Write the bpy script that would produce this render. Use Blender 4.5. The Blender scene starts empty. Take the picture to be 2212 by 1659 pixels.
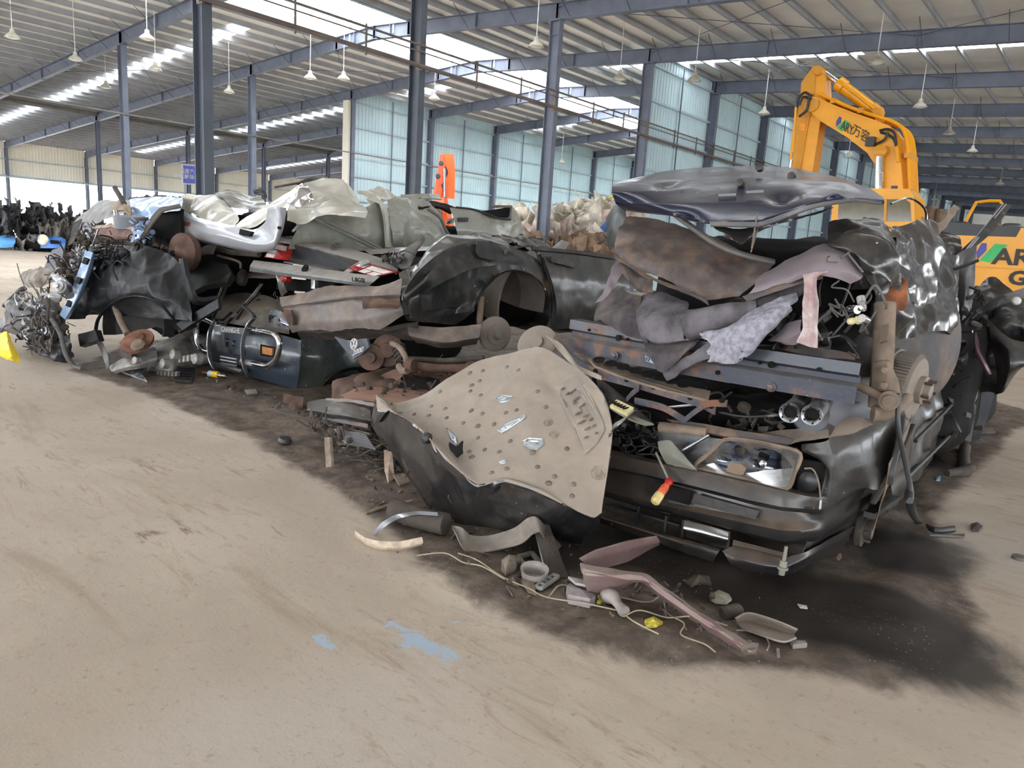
import bpy, bmesh, math, random
import numpy as np
from mathutils import Vector, Matrix

scene = bpy.context.scene
COL = scene.collection
# ------------------------------------------------------------------ camera
BAY = 6.0
FPX = 1558.2
HC = 1.55
CAM = np.array([2.5935*BAY, -1.3356*BAY, HC])
YAW, PITCH, ROLL = 0.6891, -0.1893, 0.0638
_f = np.array([-math.sin(YAW)*math.cos(PITCH), math.cos(YAW)*math.cos(PITCH), math.sin(PITCH)])
_r0 = np.array([math.cos(YAW), math.sin(YAW), 0.0])
_u0 = np.cross(_r0, _f)
_r = math.cos(ROLL)*_r0 + math.sin(ROLL)*_u0
_u = -math.sin(ROLL)*_r0 + math.cos(ROLL)*_u0
cd = bpy.data.cameras.new('camera')
cam = bpy.data.objects.new('camera', cd)
COL.objects.link(cam)
cd.sensor_fit = 'HORIZONTAL'
cd.sensor_width = 36.0
cd.lens = 36.0*FPX/2212.0
cd.clip_start = 0.05
cd.clip_end = 600
cam.matrix_world = Matrix(((_r[0], _u[0], -_f[0], CAM[0]), (_r[1], _u[1], -_f[1], CAM[1]), (_r[2], _u[2], -_f[2], CAM[2]), (0, 0, 0, 1)))
scene.camera = cam
# ------------------------------------------------------------------ sky and exposure
world = bpy.data.worlds.new('overcast_sky')
scene.world = world
world.use_nodes = True
_bg = world.node_tree.nodes['Background']
_bg.inputs['Color'].default_value = (0.90, 0.95, 1.0, 1)
_bg.inputs['Strength'].default_value = 7.0
SKYLIGHT_STRENGTH = 5.0
MONITOR_STRENGTH = 4.5
scene.view_settings.view_transform = 'Standard'
scene.view_settings.look = 'None'
scene.view_settings.exposure = 0.68
scene.view_settings.gamma = 1.0
scene.view_settings.use_curve_mapping = False
scene.cycles.max_bounces = 6
scene.cycles.diffuse_bounces = 4
scene.cycles.glossy_bounces = 3
scene.cycles.transparent_max_bounces = 8
scene.cycles.sample_clamp_indirect = 8.0

# ------------------------------------------------------------------ measuring: a sight line met with a real plane of the place
def ray(px, py):
    return _f + (px-1106.0)/FPX*_r - (py-829.5)/FPX*_u
def PX(px, py, x):
    d = ray(px, py); return CAM + d*(x-CAM[0])/d[0]
def PY(px, py, y):
    d = ray(px, py); return CAM + d*(y-CAM[1])/d[1]
def PZ(px, py, z=0.0):
    d = ray(px, py); return CAM + d*(z-CAM[2])/d[2]
def PD(px, py, dd):
    return CAM + ray(px, py)*dd
def depth(p):
    return float((np.asarray(p, float)-CAM) @ _f)
def P(pt, plane='y'):
    """(px, py, c) -> world point on plane y=c / x=c / z=c; a 4-tuple carries its own plane; arrays pass through"""
    if isinstance(pt, np.ndarray):
        return pt
    if len(pt) == 4:
        plane = pt[3]
    a, b, c = pt[:3]
    if plane == 'w':
        return np.array([a, b, c], float)
    return {'y': PY, 'x': PX, 'z': PZ, 'd': PD}[plane](a, b, c)

# ------------------------------------------------------------------ noise
def _hash(ix, iy, iz, seed):
    h = (ix.astype(np.int64)*374761393 + iy.astype(np.int64)*668265263 + iz.astype(np.int64)*2147483647 + seed*974634777) & 0xFFFFFFFF
    h = ((h ^ (h >> 13))*1274126177) & 0xFFFFFFFF
    h = (h ^ (h >> 16)) & 0xFFFFFFFF
    return (h & 0xFFFF)/65535.0
def vnoise(p, seed=0):
    p = np.asarray(p, float)
    i = np.floor(p).astype(np.int64); f = p-i
    f = f*f*(3-2*f)
    out = 0
    for dx in (0, 1):
        wx = f[..., 0] if dx else 1-f[..., 0]
        for dy in (0, 1):
            wy = f[..., 1] if dy else 1-f[..., 1]
            for dz in (0, 1):
                wz = f[..., 2] if dz else 1-f[..., 2]
                out = out + wx*wy*wz*_hash(i[..., 0]+dx, i[..., 1]+dy, i[..., 2]+dz, seed)
    return out
def fbm(p, seed=0, o=3):
    s = 0; a = 0.5
    for k in range(o):
        s = s + a*(vnoise(np.asarray(p)*(2.03**k), seed+k*17)-0.5); a *= 0.5
    return s
def crumple(p, seed=0, o=3):
    """creased sheet: sharp ridges and valleys, about -0.5..0.5"""
    p = np.asarray(p, float)
    w = p + 0.35*np.stack([vnoise(p*1.3+3.1, seed+5), vnoise(p*1.3+9.7, seed+6), vnoise(p*1.3+5.3, seed+7)], -1)
    s = 0; a = 0.6
    for k in range(o):
        n = vnoise(w*(1.9**k), seed+k*31)
        s = s + a*(np.abs(2*n-1)-0.42); a *= 0.45
    return s

def facet(p, seed=0):
    """pressed-in panels: dished cells meeting in sharp creases, about -0.5..0.5"""
    p = np.asarray(p, float); i0 = np.floor(p).astype(np.int64)
    best = np.full(p.shape[:-1], 1e9)
    for dx in (-1, 0, 1):
        for dy in (-1, 0, 1):
            for dz in (-1, 0, 1):
                a, b, c = i0[..., 0]+dx, i0[..., 1]+dy, i0[..., 2]+dz
                s = np.stack([a+_hash(a, b, c, seed+1), b+_hash(a, b, c, seed+2), c+_hash(a, b, c, seed+3)], -1)
                g = np.stack([_hash(a, b, c, seed+4), _hash(a, b, c, seed+5), _hash(a, b, c, seed+6)], -1)*2-1
                d = p-s
                best = np.minimum(best, (g*d).sum(-1)*0.75+(d*d).sum(-1)*0.9)
    return np.clip(best-0.12, -.7, .7)

# ------------------------------------------------------------------ materials
MATS = {}
def _new(name):
    m = bpy.data.materials.new(name); m.use_nodes = True
    nt = m.node_tree
    b = nt.nodes['Principled BSDF']
    return m, nt, b
def _n(nt, t, **kw):
    n = nt.nodes.new(t)
    for k, v in kw.items():
        setattr(n, k, v)
    return n
def _noise(nt, vec, scale, detail=4, rough=0.55, dist=0.0):
    n = _n(nt, 'ShaderNodeTexNoise')
    n.inputs['Scale'].default_value = scale; n.inputs['Detail'].default_value = detail
    n.inputs['Roughness'].default_value = rough; n.inputs['Distortion'].default_value = dist
    nt.links.new(vec, n.inputs['Vector'])
    return n.outputs['Fac']
def _map(nt, v, a, b, c=0.0, d=1.0):
    n = _n(nt, 'ShaderNodeMapRange', interpolation_type='SMOOTHSTEP')
    n.inputs['From Min'].default_value = a; n.inputs['From Max'].default_value = b
    n.inputs['To Min'].default_value = c; n.inputs['To Max'].default_value = d
    nt.links.new(v, n.inputs['Value'])
    return n.outputs['Result']
def _math(nt, op, a, b=None, clamp=False):
    n = _n(nt, 'ShaderNodeMath', operation=op); n.use_clamp = clamp
    for i, v in enumerate((a, b)):
        if v is None: continue
        if isinstance(v, (int, float)): n.inputs[i].default_value = v
        else: nt.links.new(v, n.inputs[i])
    return n.outputs[0]
def _mix(nt, fac, a, b):
    n = _n(nt, 'ShaderNodeMix', data_type='RGBA')
    for s, v in ((n.inputs[0], fac), (n.inputs[6], a), (n.inputs[7], b)):
        if isinstance(v, tuple): s.default_value = (*v, 1) if len(v) == 3 else v
        elif isinstance(v, (int, float)): s.default_value = v
        else: nt.links.new(v, s)
    return n.outputs[2]
def _mixf(nt, fac, a, b):
    n = _n(nt, 'ShaderNodeMix', data_type='FLOAT')
    for s, v in ((n.inputs[0], fac), (n.inputs[2], a), (n.inputs[3], b)):
        if isinstance(v, (int, float)): s.default_value = v
        else: nt.links.new(v, s)
    return n.outputs[0]
def _bump(nt, b, h, strength=0.3, dist=0.01):
    n = _n(nt, 'ShaderNodeBump')
    n.inputs['Strength'].default_value = strength; n.inputs['Distance'].default_value = dist
    nt.links.new(h, n.inputs['Height']); nt.links.new(n.outputs[0], b.inputs['Normal'])
def srgb(r, g, b):
    def c(v):
        v /= 255.0
        return v/12.92 if v <= 0.04045 else ((v+0.055)/1.055)**2.4
    return (c(r), c(g), c(b))
DUST = srgb(142, 130, 118)
RUST = srgb(112, 66, 42)

def plain(name, col, rough=0.6, metal=0.0, var=0.12, scale=6.0, bump=0.0, spec=0.5, grime=0.0):
    if name in MATS: return MATS[name]
    m, nt, b = _new(name)
    tc = _n(nt, 'ShaderNodeNewGeometry').outputs['Position']
    f = _noise(nt, tc, scale, 4)
    dk = tuple(c*(1-var*1.6) for c in col); lt = tuple(min(1, c*(1+var)) for c in col)
    c = _mix(nt, _map(nt, f, 0.3, 0.7), dk, lt)
    if grime:
        g = _map(nt, _noise(nt, tc, scale*0.4, 6, 0.65), 0.45, 0.75, 0, grime)
        c = _mix(nt, g, c, DUST)
    nt.links.new(c, b.inputs['Base Color'])
    b.inputs['Roughness'].default_value = rough; b.inputs['Metallic'].default_value = metal
    b.inputs['Specular IOR Level'].default_value = spec
    if bump: _bump(nt, b, _noise(nt, tc, scale*6, 5), bump, 0.006)
    MATS[name] = m
    return m

def paint(name, col, rough=0.22, dust=0.5, rust=0.15, coat=0.6, metal=0.0, up=0.6, scrape=0.25, dustcol=DUST, prim=(0.55, 0.56, 0.58), mottle=1.0, drough=0.78, spec=0.35, up0=-0.1):
    """body paint with settled dust on faces that look upward, rust blooms and scraped-off patches"""
    if name in MATS: return MATS[name]
    m, nt, b = _new(name)
    g = _n(nt, 'ShaderNodeNewGeometry'); pos = g.outputs['Position']
    sep = _n(nt, 'ShaderNodeSeparateXYZ'); nt.links.new(g.outputs['Normal'], sep.inputs[0])
    n1 = _noise(nt, pos, 3.1, 6, 0.62, 0.4); n2 = _noise(nt, pos, 11.0, 6, 0.65, 0.3); n3 = _noise(nt, pos, 5.3, 5, 0.6, 0.8)
    upf = _map(nt, sep.outputs['Z'], up0, max(0.95, 0.0) if up0 < 0 else up0+0.4)
    d = _math(nt, 'ADD', _math(nt, 'MULTIPLY', upf, up), _math(nt, 'MULTIPLY', _map(nt, n1, 0.22, 0.82), (1.0-0.35*up)*mottle))
    d = _math(nt, 'MULTIPLY', _math(nt, 'ADD', d, _math(nt, 'MULTIPLY', _math(nt, 'SUBTRACT', n2, 0.5), 0.7*mottle+0.1)), dust, True)
    d = _math(nt, 'POWER', d, 1.7)
    scr = _n(nt, 'ShaderNodeTexWave', wave_type='BANDS', bands_direction='DIAGONAL')
    sc2 = _noise(nt, pos, 21.0, 3, 0.6, 1.5)
    scm = _math(nt, 'MULTIPLY', _map(nt, sc2, 0.66, 0.72), _map(nt, n3, 0.52, 0.62))
    scm = _math(nt, 'MULTIPLY', scm, scrape*2.5, True)
    c = _mix(nt, scm, col, prim)
    rm = _math(nt, 'MULTIPLY', _map(nt, _math(nt, 'ADD', _math(nt, 'MULTIPLY', n3, 0.6), _math(nt, 'MULTIPLY', n2, 0.4)), 0.62-0.22*rust, 0.70-0.16*rust), min(1.0, rust*2.0), True)
    rc = _mix(nt, n2, srgb(62, 44, 36), srgb(124, 84, 62))
    c = _mix(nt, rm, c, rc)
    c = _mix(nt, d, c, _mix(nt, n2, tuple(v*0.72 for v in dustcol), tuple(min(1, v*1.18) for v in dustcol)))
    nt.links.new(c, b.inputs['Base Color'])
    rr = _mixf(nt, _math(nt, 'MAXIMUM', d, rm), rough, drough)
    nt.links.new(rr, b.inputs['Roughness'])
    b.inputs['Metallic'].default_value = metal; b.inputs['Specular IOR Level'].default_value = spec
    cw = _math(nt, 'MULTIPLY', _math(nt, 'SUBTRACT', 1.0, _math(nt, 'MAXIMUM', d, rm), True), coat)
    nt.links.new(cw, b.inputs['Coat Weight']); b.inputs['Coat Roughness'].default_value = 0.16
    n4 = _noise(nt, pos, 42.0, 4, 0.6, 0.4)
    _bump(nt, b, _math(nt, 'ADD', _math(nt, 'ADD', n2, _math(nt, 'MULTIPLY', d, 0.4)), _math(nt, 'MULTIPLY', n4, 0.3)), 0.3, 0.008)
    MATS[name] = m
    return m

def metal(name, col, rough=0.3, grime=0.3, rust=0.0):
    if name in MATS: return MATS[name]
    m, nt, b = _new(name)
    pos = _n(nt, 'ShaderNodeNewGeometry').outputs['Position']
    n1 = _noise(nt, pos, 7.0, 6, 0.62, 0.5); n2 = _noise(nt, pos, 30.0, 4)
    gm = _map(nt, n1, 0.62-0.4*grime, 0.82-0.4*grime)
    c = _mix(nt, gm, _mix(nt, n2, tuple(v*0.85 for v in col), col), tuple(v*0.75 for v in DUST))
    if rust:
        rm = _map(nt, _noise(nt, pos, 5.0, 6, 0.65), 0.70-0.3*rust, 0.80-0.25*rust)
        c = _mix(nt, rm, c, _mix(nt, n2, srgb(66, 40, 28), srgb(140, 84, 56)))
        gm = _math(nt, 'MAXIMUM', gm, rm)
    nt.links.new(c, b.inputs['Base Color'])
    nt.links.new(_mixf(nt, gm, rough, 0.8), b.inputs['Roughness'])
    nt.links.new(_mixf(nt, gm, 1.0, 0.0), b.inputs['Metallic'])
    _bump(nt, b, n2, 0.15, 0.004)
    MATS[name] = m
    return m

def emitter(name, col, strength):
    if name in MATS: return MATS[name]
    m, nt, b = _new(name)
    b.inputs['Base Color'].default_value = (0.8, 0.85, 0.88, 1)
    b.inputs['Emission Color'].default_value = (*col, 1); b.inputs['Emission Strength'].default_value = strength
    MATS[name] = m
    return m

def glass(name, col=(0.9, 0.95, 0.95), rough=0.05, alpha=0.25):
    """thin pane: mostly clear, tinted, with a soft reflection"""
    if name in MATS: return MATS[name]
    m, nt, b = _new(name)
    tr = _n(nt, 'ShaderNodeBsdfTransparent'); gl = _n(nt, 'ShaderNodeBsdfGlossy'); mx = _n(nt, 'ShaderNodeMixShader')
    tr.inputs['Color'].default_value = (*[c**0.35 for c in col], 1)
    gl.inputs['Color'].default_value = (0.8, 0.8, 0.8, 1); gl.inputs['Roughness'].default_value = max(rough, 0.15)
    mx.inputs[0].default_value = alpha*0.5
    nt.links.new(tr.outputs[0], mx.inputs[1]); nt.links.new(gl.outputs[0], mx.inputs[2])
    nt.links.new(mx.outputs[0], nt.nodes['Material Output'].inputs['Surface'])
    MATS[name] = m
    return m

# ------------------------------------------------------------------ objects
ORG = {}
def link(name, V, F, mat, parent=None, smooth=False, label=None):
    me = bpy.data.meshes.new(name)
    o = bpy.data.objects.new(name, me)
    org = np.zeros(3)
    if parent is not None:
        org = ORG.get(parent.name, np.zeros(3))
        o.parent = parent
    V = np.asarray(V, float)-org
    if isinstance(F, np.ndarray) and F.ndim == 2:
        nf, k = F.shape
        me.vertices.add(len(V)); me.vertices.foreach_set('co', V.astype(np.float32).ravel())
        me.loops.add(nf*k); me.loops.foreach_set('vertex_index', F.astype(np.int32).ravel())
        me.polygons.add(nf); me.polygons.foreach_set('loop_start', (np.arange(nf)*k).astype(np.int32))
        me.update(calc_edges=True); me.validate()
    else:
        me.from_pydata(V.tolist(), [], [list(map(int, f)) for f in F])
    for mm in (mat if isinstance(mat, (list, tuple)) else [mat]):
        me.materials.append(mm)
    if smooth:
        me.polygons.foreach_set('use_smooth', np.ones(len(me.polygons), bool))
        me.set_sharp_from_angle(angle=math.radians(38))
    me.update()
    COL.objects.link(o)
    ORG[o.name] = org
    if label: o['label'] = label
    return o
def tag(o, label, cat, group=None, kind=None):
    o['label'] = label; o['category'] = cat
    if group: o['group'] = group
    if kind: o['kind'] = kind
    return o
def thing(name, loc, label, cat, group=None):
    o = bpy.data.objects.new(name, None)
    o.empty_display_size = 0.1
    COL.objects.link(o); o.location = tuple(map(float, loc))
    ORG[o.name] = np.array(loc, float)
    return tag(o, label, cat, group)
def struct(o):
    o['kind'] = 'structure'; return o

class MB:
    def __init__(s): s.V = []; s.F = []; s.n = 0
    def add(s, V, F):
        s.V.append(np.asarray(V, float)); s.F += [[int(i)+s.n for i in f] for f in F]; s.n += len(V); return s
    def box(s, c, h, R=None):
        c = np.asarray(c, float); h = np.asarray(h, float)
        v = np.array([[x, y, z] for x in (-1, 1) for y in (-1, 1) for z in (-1, 1)], float)*h
        if R is not None: v = v @ np.asarray(R, float)
        return s.add(v+c, [[0, 1, 3, 2], [4, 6, 7, 5], [0, 4, 5, 1], [2, 3, 7, 6], [0, 2, 6, 4], [1, 5, 7, 3]])
    def bar(s, a, b, w, t, up=(0, 0, 1)):
        a = np.asarray(a, float); b = np.asarray(b, float)
        d = b-a; L = np.linalg.norm(d); d = d/L
        up = np.asarray(up, float); x = np.cross(d, up)
        if np.linalg.norm(x) < 1e-5: x = np.cross(d, (1, 0, 0.1))
        x /= np.linalg.norm(x); z = np.cross(x, d)
        return s.box((a+b)/2, (L/2, w/2, t/2), np.stack([d, x, z]))
    def tube(s, pts, r, n=8, closed=False, flat=1.0):
        V, F = tube_vf(pts, r, n, closed, flat); return s.add(V, F)
    def lathe(s, c, ax, prof, n=24, a0=0.0, a1=2*math.pi):
        V, F = lathe_vf(c, ax, prof, n, a0, a1); return s.add(V, F)
    def prism(s, pts, vec):
        V, F = prism_vf(pts, vec); return s.add(V, F)
    def build(s, name, mat, parent=None, smooth=False, label=None):
        return link(name, np.concatenate(s.V), s.F, mat, parent, smooth, label)

def tube_vf(pts, r, n=8, closed=False, flat=1.0):
    p = np.asarray(pts, float); m = len(p)
    rr = np.full(m, r, float) if np.isscalar(r) else np.asarray(r, float)
    t = np.gradient(p, axis=0)
    if closed:
        t = np.roll(p, -1, 0)-np.roll(p, 1, 0)
    t /= np.linalg.norm(t, axis=1)[:, None]+1e-12
    a = np.array([0, 0, 1.0]) if abs(t[0][2]) < 0.9 else np.array([1.0, 0, 0])
    x = np.cross(t[0], a); x /= np.linalg.norm(x)
    V = []
    ang = np.linspace(0, 2*math.pi, n, endpoint=False)
    for i in range(m):
        x = x-t[i]*(x@t[i]); x /= np.linalg.norm(x)+1e-12
        y = np.cross(t[i], x)
        V.append(p[i]+rr[i]*(np.cos(ang)[:, None]*x+flat*np.sin(ang)[:, None]*y))
    V = np.concatenate(V)
    F = []
    for i in range(m if closed else m-1):
        j = (i+1) % m
        for k in range(n):
            k2 = (k+1) % n
            F.append([i*n+k, i*n+k2, j*n+k2, j*n+k])
    if not closed:
        F.append(list(range(n))[::-1]); F.append([(m-1)*n+k for k in range(n)])
    return V, F
def lathe_vf(c, ax, prof, n=24, a0=0.0, a1=2*math.pi):
    c = np.asarray(c, float); ax = np.asarray(ax, float); ax = ax/np.linalg.norm(ax)
    q = np.array([0, 0, 1.0]) if abs(ax[2]) < 0.9 else np.array([1.0, 0, 0])
    x = np.cross(ax, q); x /= np.linalg.norm(x); y = np.cross(ax, x)
    full = abs(a1-a0) > 6.28
    m = n if full else n+1
    ang = a0+(a1-a0)*np.arange(m)/n
    V = []
    for r, h in prof:
        V.append(c+ax*h+r*(np.cos(ang)[:, None]*x+np.sin(ang)[:, None]*y))
    V = np.concatenate(V); F = []
    for i in range(len(prof)-1):
        for k in range(n):
            k2 = (k+1) % m
            F.append([i*m+k, i*m+k2, (i+1)*m+k2, (i+1)*m+k])
    if full:
        if prof[0][0] > 1e-6: F.append(list(range(m))[::-1])
        if prof[-1][0] > 1e-6: F.append([(len(prof)-1)*m+k for k in range(m)])
    return V, F
def prism_vf(pts, vec):
    p = np.asarray(pts, float); n = len(p); q = p+np.asarray(vec, float)
    F = [list(range(n))[::-1], list(range(n, 2*n))]
    F += [[i, (i+1) % n, n+(i+1) % n, n+i] for i in range(n)]
    return np.concatenate([p, q]), F

def cr(pts, per=8, closed=False):
    """smooth path through points"""
    p = np.asarray(pts, float)
    if closed: q = np.concatenate([p[-1:], p, p[:2]])
    else: q = np.concatenate([2*p[:1]-p[1:2], p, 2*p[-1:]-p[-2:-1]])
    out = []
    for i in range(len(q)-3):
        a, b, c, d = q[i:i+4]
        for t in np.arange(per)/per:
            out.append(0.5*((2*b)+(c-a)*t+(2*a-5*b+4*c-d)*t*t+(3*b-a-3*c+d)*t**3))
    if not closed: out.append(p[-1])
    return np.array(out)
def _interp(G, n, sharp):
    """G (m, ..., 3) resampled to n along axis 0"""
    m = G.shape[0]
    t = np.linspace(0, m-1, n); i = np.minimum(t.astype(int), m-2); f = t-i
    sh = (slice(None),)+(None,)*(G.ndim-1); f = f[sh]
    Gp = np.concatenate([2*G[:1]-G[1:2], G, 2*G[-1:]-G[-2:-1]])
    a, b, c, d = Gp[i], Gp[i+1], Gp[i+2], Gp[i+3]
    s = 0.5*((2*b)+(c-a)*f+(2*a-5*b+4*c-d)*f*f+(3*b-a-3*c+d)*f**3)
    return s*(1-sharp)+(b*(1-f)+c*f)*sharp
def sheet_vf(rows, plane='y', res=0.03, th=0.004, crump=0.02, freq=3.0, sharp=0.4, jag=0.0, seed=0, holes=(), fine=0.0, dents=(), cap=90, edge=0.0):
    G = np.array([[P(p, plane) for p in row] for row in rows])
    lu = np.linalg.norm(np.diff(G, axis=0), axis=2).sum(0).max(); lv = np.linalg.norm(np.diff(G, axis=1), axis=2).sum(1).max()
    nu = int(np.clip(lu/res, G.shape[0]*2, cap)); nv = int(np.clip(lv/res, G.shape[1]*2, cap))
    S = _interp(G, nu, sharp)
    S = np.swapaxes(_interp(np.swapaxes(S, 0, 1), nv, sharp), 0, 1)
    def normals(S):
        N = np.cross(np.gradient(S, axis=0), np.gradient(S, axis=1)); return N/(np.linalg.norm(N, axis=2)[..., None]+1e-12)
    N = normals(S)
    uu, vv = np.meshgrid(np.linspace(0, 1, nu), np.linspace(0, 1, nv), indexing='ij')
    if jag:
        e = np.minimum(np.minimum(uu, 1-uu)*lu, np.minimum(vv, 1-vv)*lv)
        w = np.exp(-e/(jag*1.2))
        cen = S.mean((0, 1))
        ctr = np.cross(N, np.gradient(S, axis=0)); 
        j = (vnoise(S*14, seed+50)-0.5)*2+(vnoise(S*37, seed+51)-0.5)
        Tu = np.gradient(S, axis=0); Tu /= np.linalg.norm(Tu, axis=2)[..., None]+1e-9
        Tv = np.gradient(S, axis=1); Tv /= np.linalg.norm(Tv, axis=2)[..., None]+1e-9
        S = S+(w*j*jag)[..., None]*(Tu*((uu < .5)*-1.0+(uu >= .5)*1.0)[..., None]*0.7+Tv*((vv < .5)*-1.0+(vv >= .5)*1.0)[..., None]*0.7)
    if crump: S = S+((crumple(S*freq, seed)*.9+facet(S*freq*1.1, seed+40)*1.1+facet(S*freq*2.6, seed+60)*.35)*crump)[..., None]*N
    if fine: S = S+(fbm(S*26, seed+9, 3)*fine)[..., None]*N
    for (du, dv, dr, dh) in dents:
        dd = ((uu-du)*lu)**2+((vv-dv)*lv)**2
        S = S+(dh*np.exp(-dd/(dr*dr)))[..., None]*N
    if edge:
        e = np.minimum(np.minimum(uu, 1-uu)*lu, np.minimum(vv, 1-vv)*lv)
        S = S+(edge*np.exp(-e/0.02))[..., None]*N
    N = normals(S)
    T = S-N*th
    idx = np.arange(nu*nv).reshape(nu, nv)
    keep = np.ones((nu-1, nv-1), bool)
    for (hu, hv, ru, rv) in holes:
        cu = (np.arange(nu-1)+.5)/(nu-1); cv = (np.arange(nv-1)+.5)/(nv-1)
        keep &= ~((((cu[:, None]-hu)/ru)**2+((cv[None]-hv)/rv)**2) < 1)
    a, b, c, d = idx[:-1, :-1], idx[1:, :-1], idx[1:, 1:], idx[:-1, 1:]
    Q = np.stack([a, b, c, d], -1)[keep]
    nn = nu*nv
    F = [Q, Q[:, ::-1]+nn]
    # rim: edges used once
    E = np.concatenate([Q[:, [0, 1]], Q[:, [1, 2]], Q[:, [2, 3]], Q[:, [3, 0]]])
    key = np.sort(E, 1); k1 = key[:, 0]*nn+key[:, 1]
    u_, inv, cnt = np.unique(k1, return_inverse=True, return_counts=True)
    B = E[cnt[inv] == 1]
    F.append(np.stack([B[:, 1], B[:, 0], B[:, 0]+nn, B[:, 1]+nn], 1))
    F = np.concatenate(F)
    V = np.concatenate([S.reshape(-1, 3), T.reshape(-1, 3)])
    used = np.zeros(len(V), bool); used[F.ravel()] = True
    re = np.cumsum(used)-1
    return V[used], re[F]
def sheet(name, rows, mat, parent=None, label=None, smooth=True, **kw):
    V, F = sheet_vf(rows, **kw)
    return link(name, V, F, mat, parent, smooth, label)
def tube(name, pts, r, mat, parent=None, plane='y', n=8, curve=0, closed=False, label=None, flat=1.0, **kw):
    p = np.array([P(q, plane) for q in pts])
    if curve: p = cr(p, curve, closed)
    V, F = tube_vf(p, r, n, closed, flat)
    return link(name, V, F, mat, parent, True, label)
def prism(name, pts, vec, mat, parent=None, plane='y', label=None):
    V, F = prism_vf([P(q, plane) for q in pts], vec)
    return link(name, V, F, mat, parent, False, label)
def solid(name, rows, mat, parent=None, plane='y', label=None, **kw):
    kw.setdefault('th', 0.05)
    return sheet(name, rows, mat, parent, label, plane=plane, **kw)
def blob(name, c, rad, mat, parent=None, crump=0.15, freq=3.0, seed=0, n=28, label=None, R=None, power=0.7):
    """a crushed rounded-box lump"""
    th = np.linspace(0, math.pi, n); ph = np.linspace(0, 2*math.pi, 2*n, endpoint=False)
    t, p = np.meshgrid(th, ph, indexing='ij')
    d = np.stack([np.sin(t)*np.cos(p), np.sin(t)*np.sin(p), np.cos(t)], -1)
    v = np.sign(d)*np.abs(d)**power
    v = v*np.asarray(rad, float)
    if R is not None: v = v @ np.asarray(R, float)
    v = v+np.asarray(c, float)
    v = v+(crumple(v*freq, seed)*crump*2)[..., None]*d
    m = 2*n
    idx = np.arange(n*m).reshape(n, m)
    nx = np.roll(idx, -1, 1)
    F = np.stack([idx[:-1], idx[1:], nx[1:], nx[:-1]], -1).reshape(-1, 4)
    return link(name, v.reshape(-1, 3), F, mat, parent, True, label)
def text_vf(s, size, loc, xd, yd, ext=0.004, shear=0.0, align='CENTER', wid=1.0, bold=0.0):
    cu = bpy.data.curves.new('lettering', 'FONT'); cu.body = s; cu.size = 1.0
    cu.align_x = align; cu.align_y = 'CENTER'; cu.shear = shear; cu.resolution_u = 3; cu.offset = bold
    ob = bpy.data.objects.new('lettering', cu); COL.objects.link(ob)
    dg = bpy.context.evaluated_depsgraph_get()
    me = bpy.data.meshes.new_from_object(ob.evaluated_get(dg))
    v = np.zeros(len(me.vertices)*3, np.float32); me.vertices.foreach_get('co', v); v = v.reshape(-1, 3)
    F = [list(p.vertices) for p in me.polygons]
    bpy.data.objects.remove(ob); bpy.data.curves.remove(cu); bpy.data.meshes.remove(me)
    xd = np.asarray(xd, float); xd /= np.linalg.norm(xd); yd = np.asarray(yd, float); yd = yd-xd*(xd@yd)*0.0; yd /= np.linalg.norm(yd)
    nz = np.cross(xd, yd); nz /= np.linalg.norm(nz)
    V = np.asarray(loc, float)+size*(wid*v[:, :1]*xd+v[:, 1:2]*yd)
    n = len(V)
    e = {}
    for f in F:
        for i in range(len(f)):
            a, b = f[i], f[(i+1) % len(f)]; k = (min(a, b), max(a, b)); e[k] = None if k in e else (a, b)
    side = [[b, a, a+n, b+n] for ab in e.values() if ab for a, b in (ab,)]
    return np.concatenate([V+nz*ext, V]), F+[[i+n for i in f[::-1]] for f in F]+[[s_[1], s_[0], s_[3], s_[2]] for s_ in side]
def text(name, s, size, loc, xd, yd, mat, parent=None, label=None, **kw):
    V, F = text_vf(s, size, loc, xd, yd, **kw)
    return link(name, V, F, mat, parent, False, label)

def many(name, items, mat, parent=None, smooth=False):
    out = []
    for V, F in items:
        out.append(link(name, V, F, mat, parent, smooth))
    return out
# ================================================================== THE HALL
XP, XQ, XR, XS = 0.0, -18.54, -37.3, -55.9
XRR, XSS = 18.8, 37.3
XRIDGE = -9.27
K0, K1 = -4, 16
def z_raft(x): return 9.37-0.0565*abs(x-XRIDGE)
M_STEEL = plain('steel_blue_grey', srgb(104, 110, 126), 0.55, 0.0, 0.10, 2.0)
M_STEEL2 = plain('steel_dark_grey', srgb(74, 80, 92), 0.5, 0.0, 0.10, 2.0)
M_PURLIN = plain('purlin_galvanised_grey', srgb(156, 158, 162), 0.6, 0.0, 0.08, 1.5)
M_ROOF = plain('roof_liner_offwhite', srgb(246, 244, 240), 0.8, 0.0, 0.04, 0.8, bump=0.2)
M_CLAD = plain('cladding_pale_blue', srgb(186, 208, 214), 0.55, 0.0, 0.05, 0.5)
M_CLADB = plain('cladding_beige', srgb(232, 228, 216), 0.6, 0.0, 0.05, 0.5)
M_GIRT = plain('girt_pale_grey', srgb(168, 182, 190), 0.5, 0.0, 0.06, 1.5)
M_SKY = emitter('skylight_sheet', (0.92, 0.96, 1.0), SKYLIGHT_STRENGTH)
M_MON = emitter('monitor_sheet', (0.95, 0.98, 1.0), MONITOR_STRENGTH)
M_PIPE = plain('pipe_dull_grey', srgb(120, 116, 108), 0.6, 0.0, 0.15, 2.0)
M_PIPER = plain('pipe_brown_grey', srgb(104, 92, 86), 0.6, 0.0, 0.15, 2.0)

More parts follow.
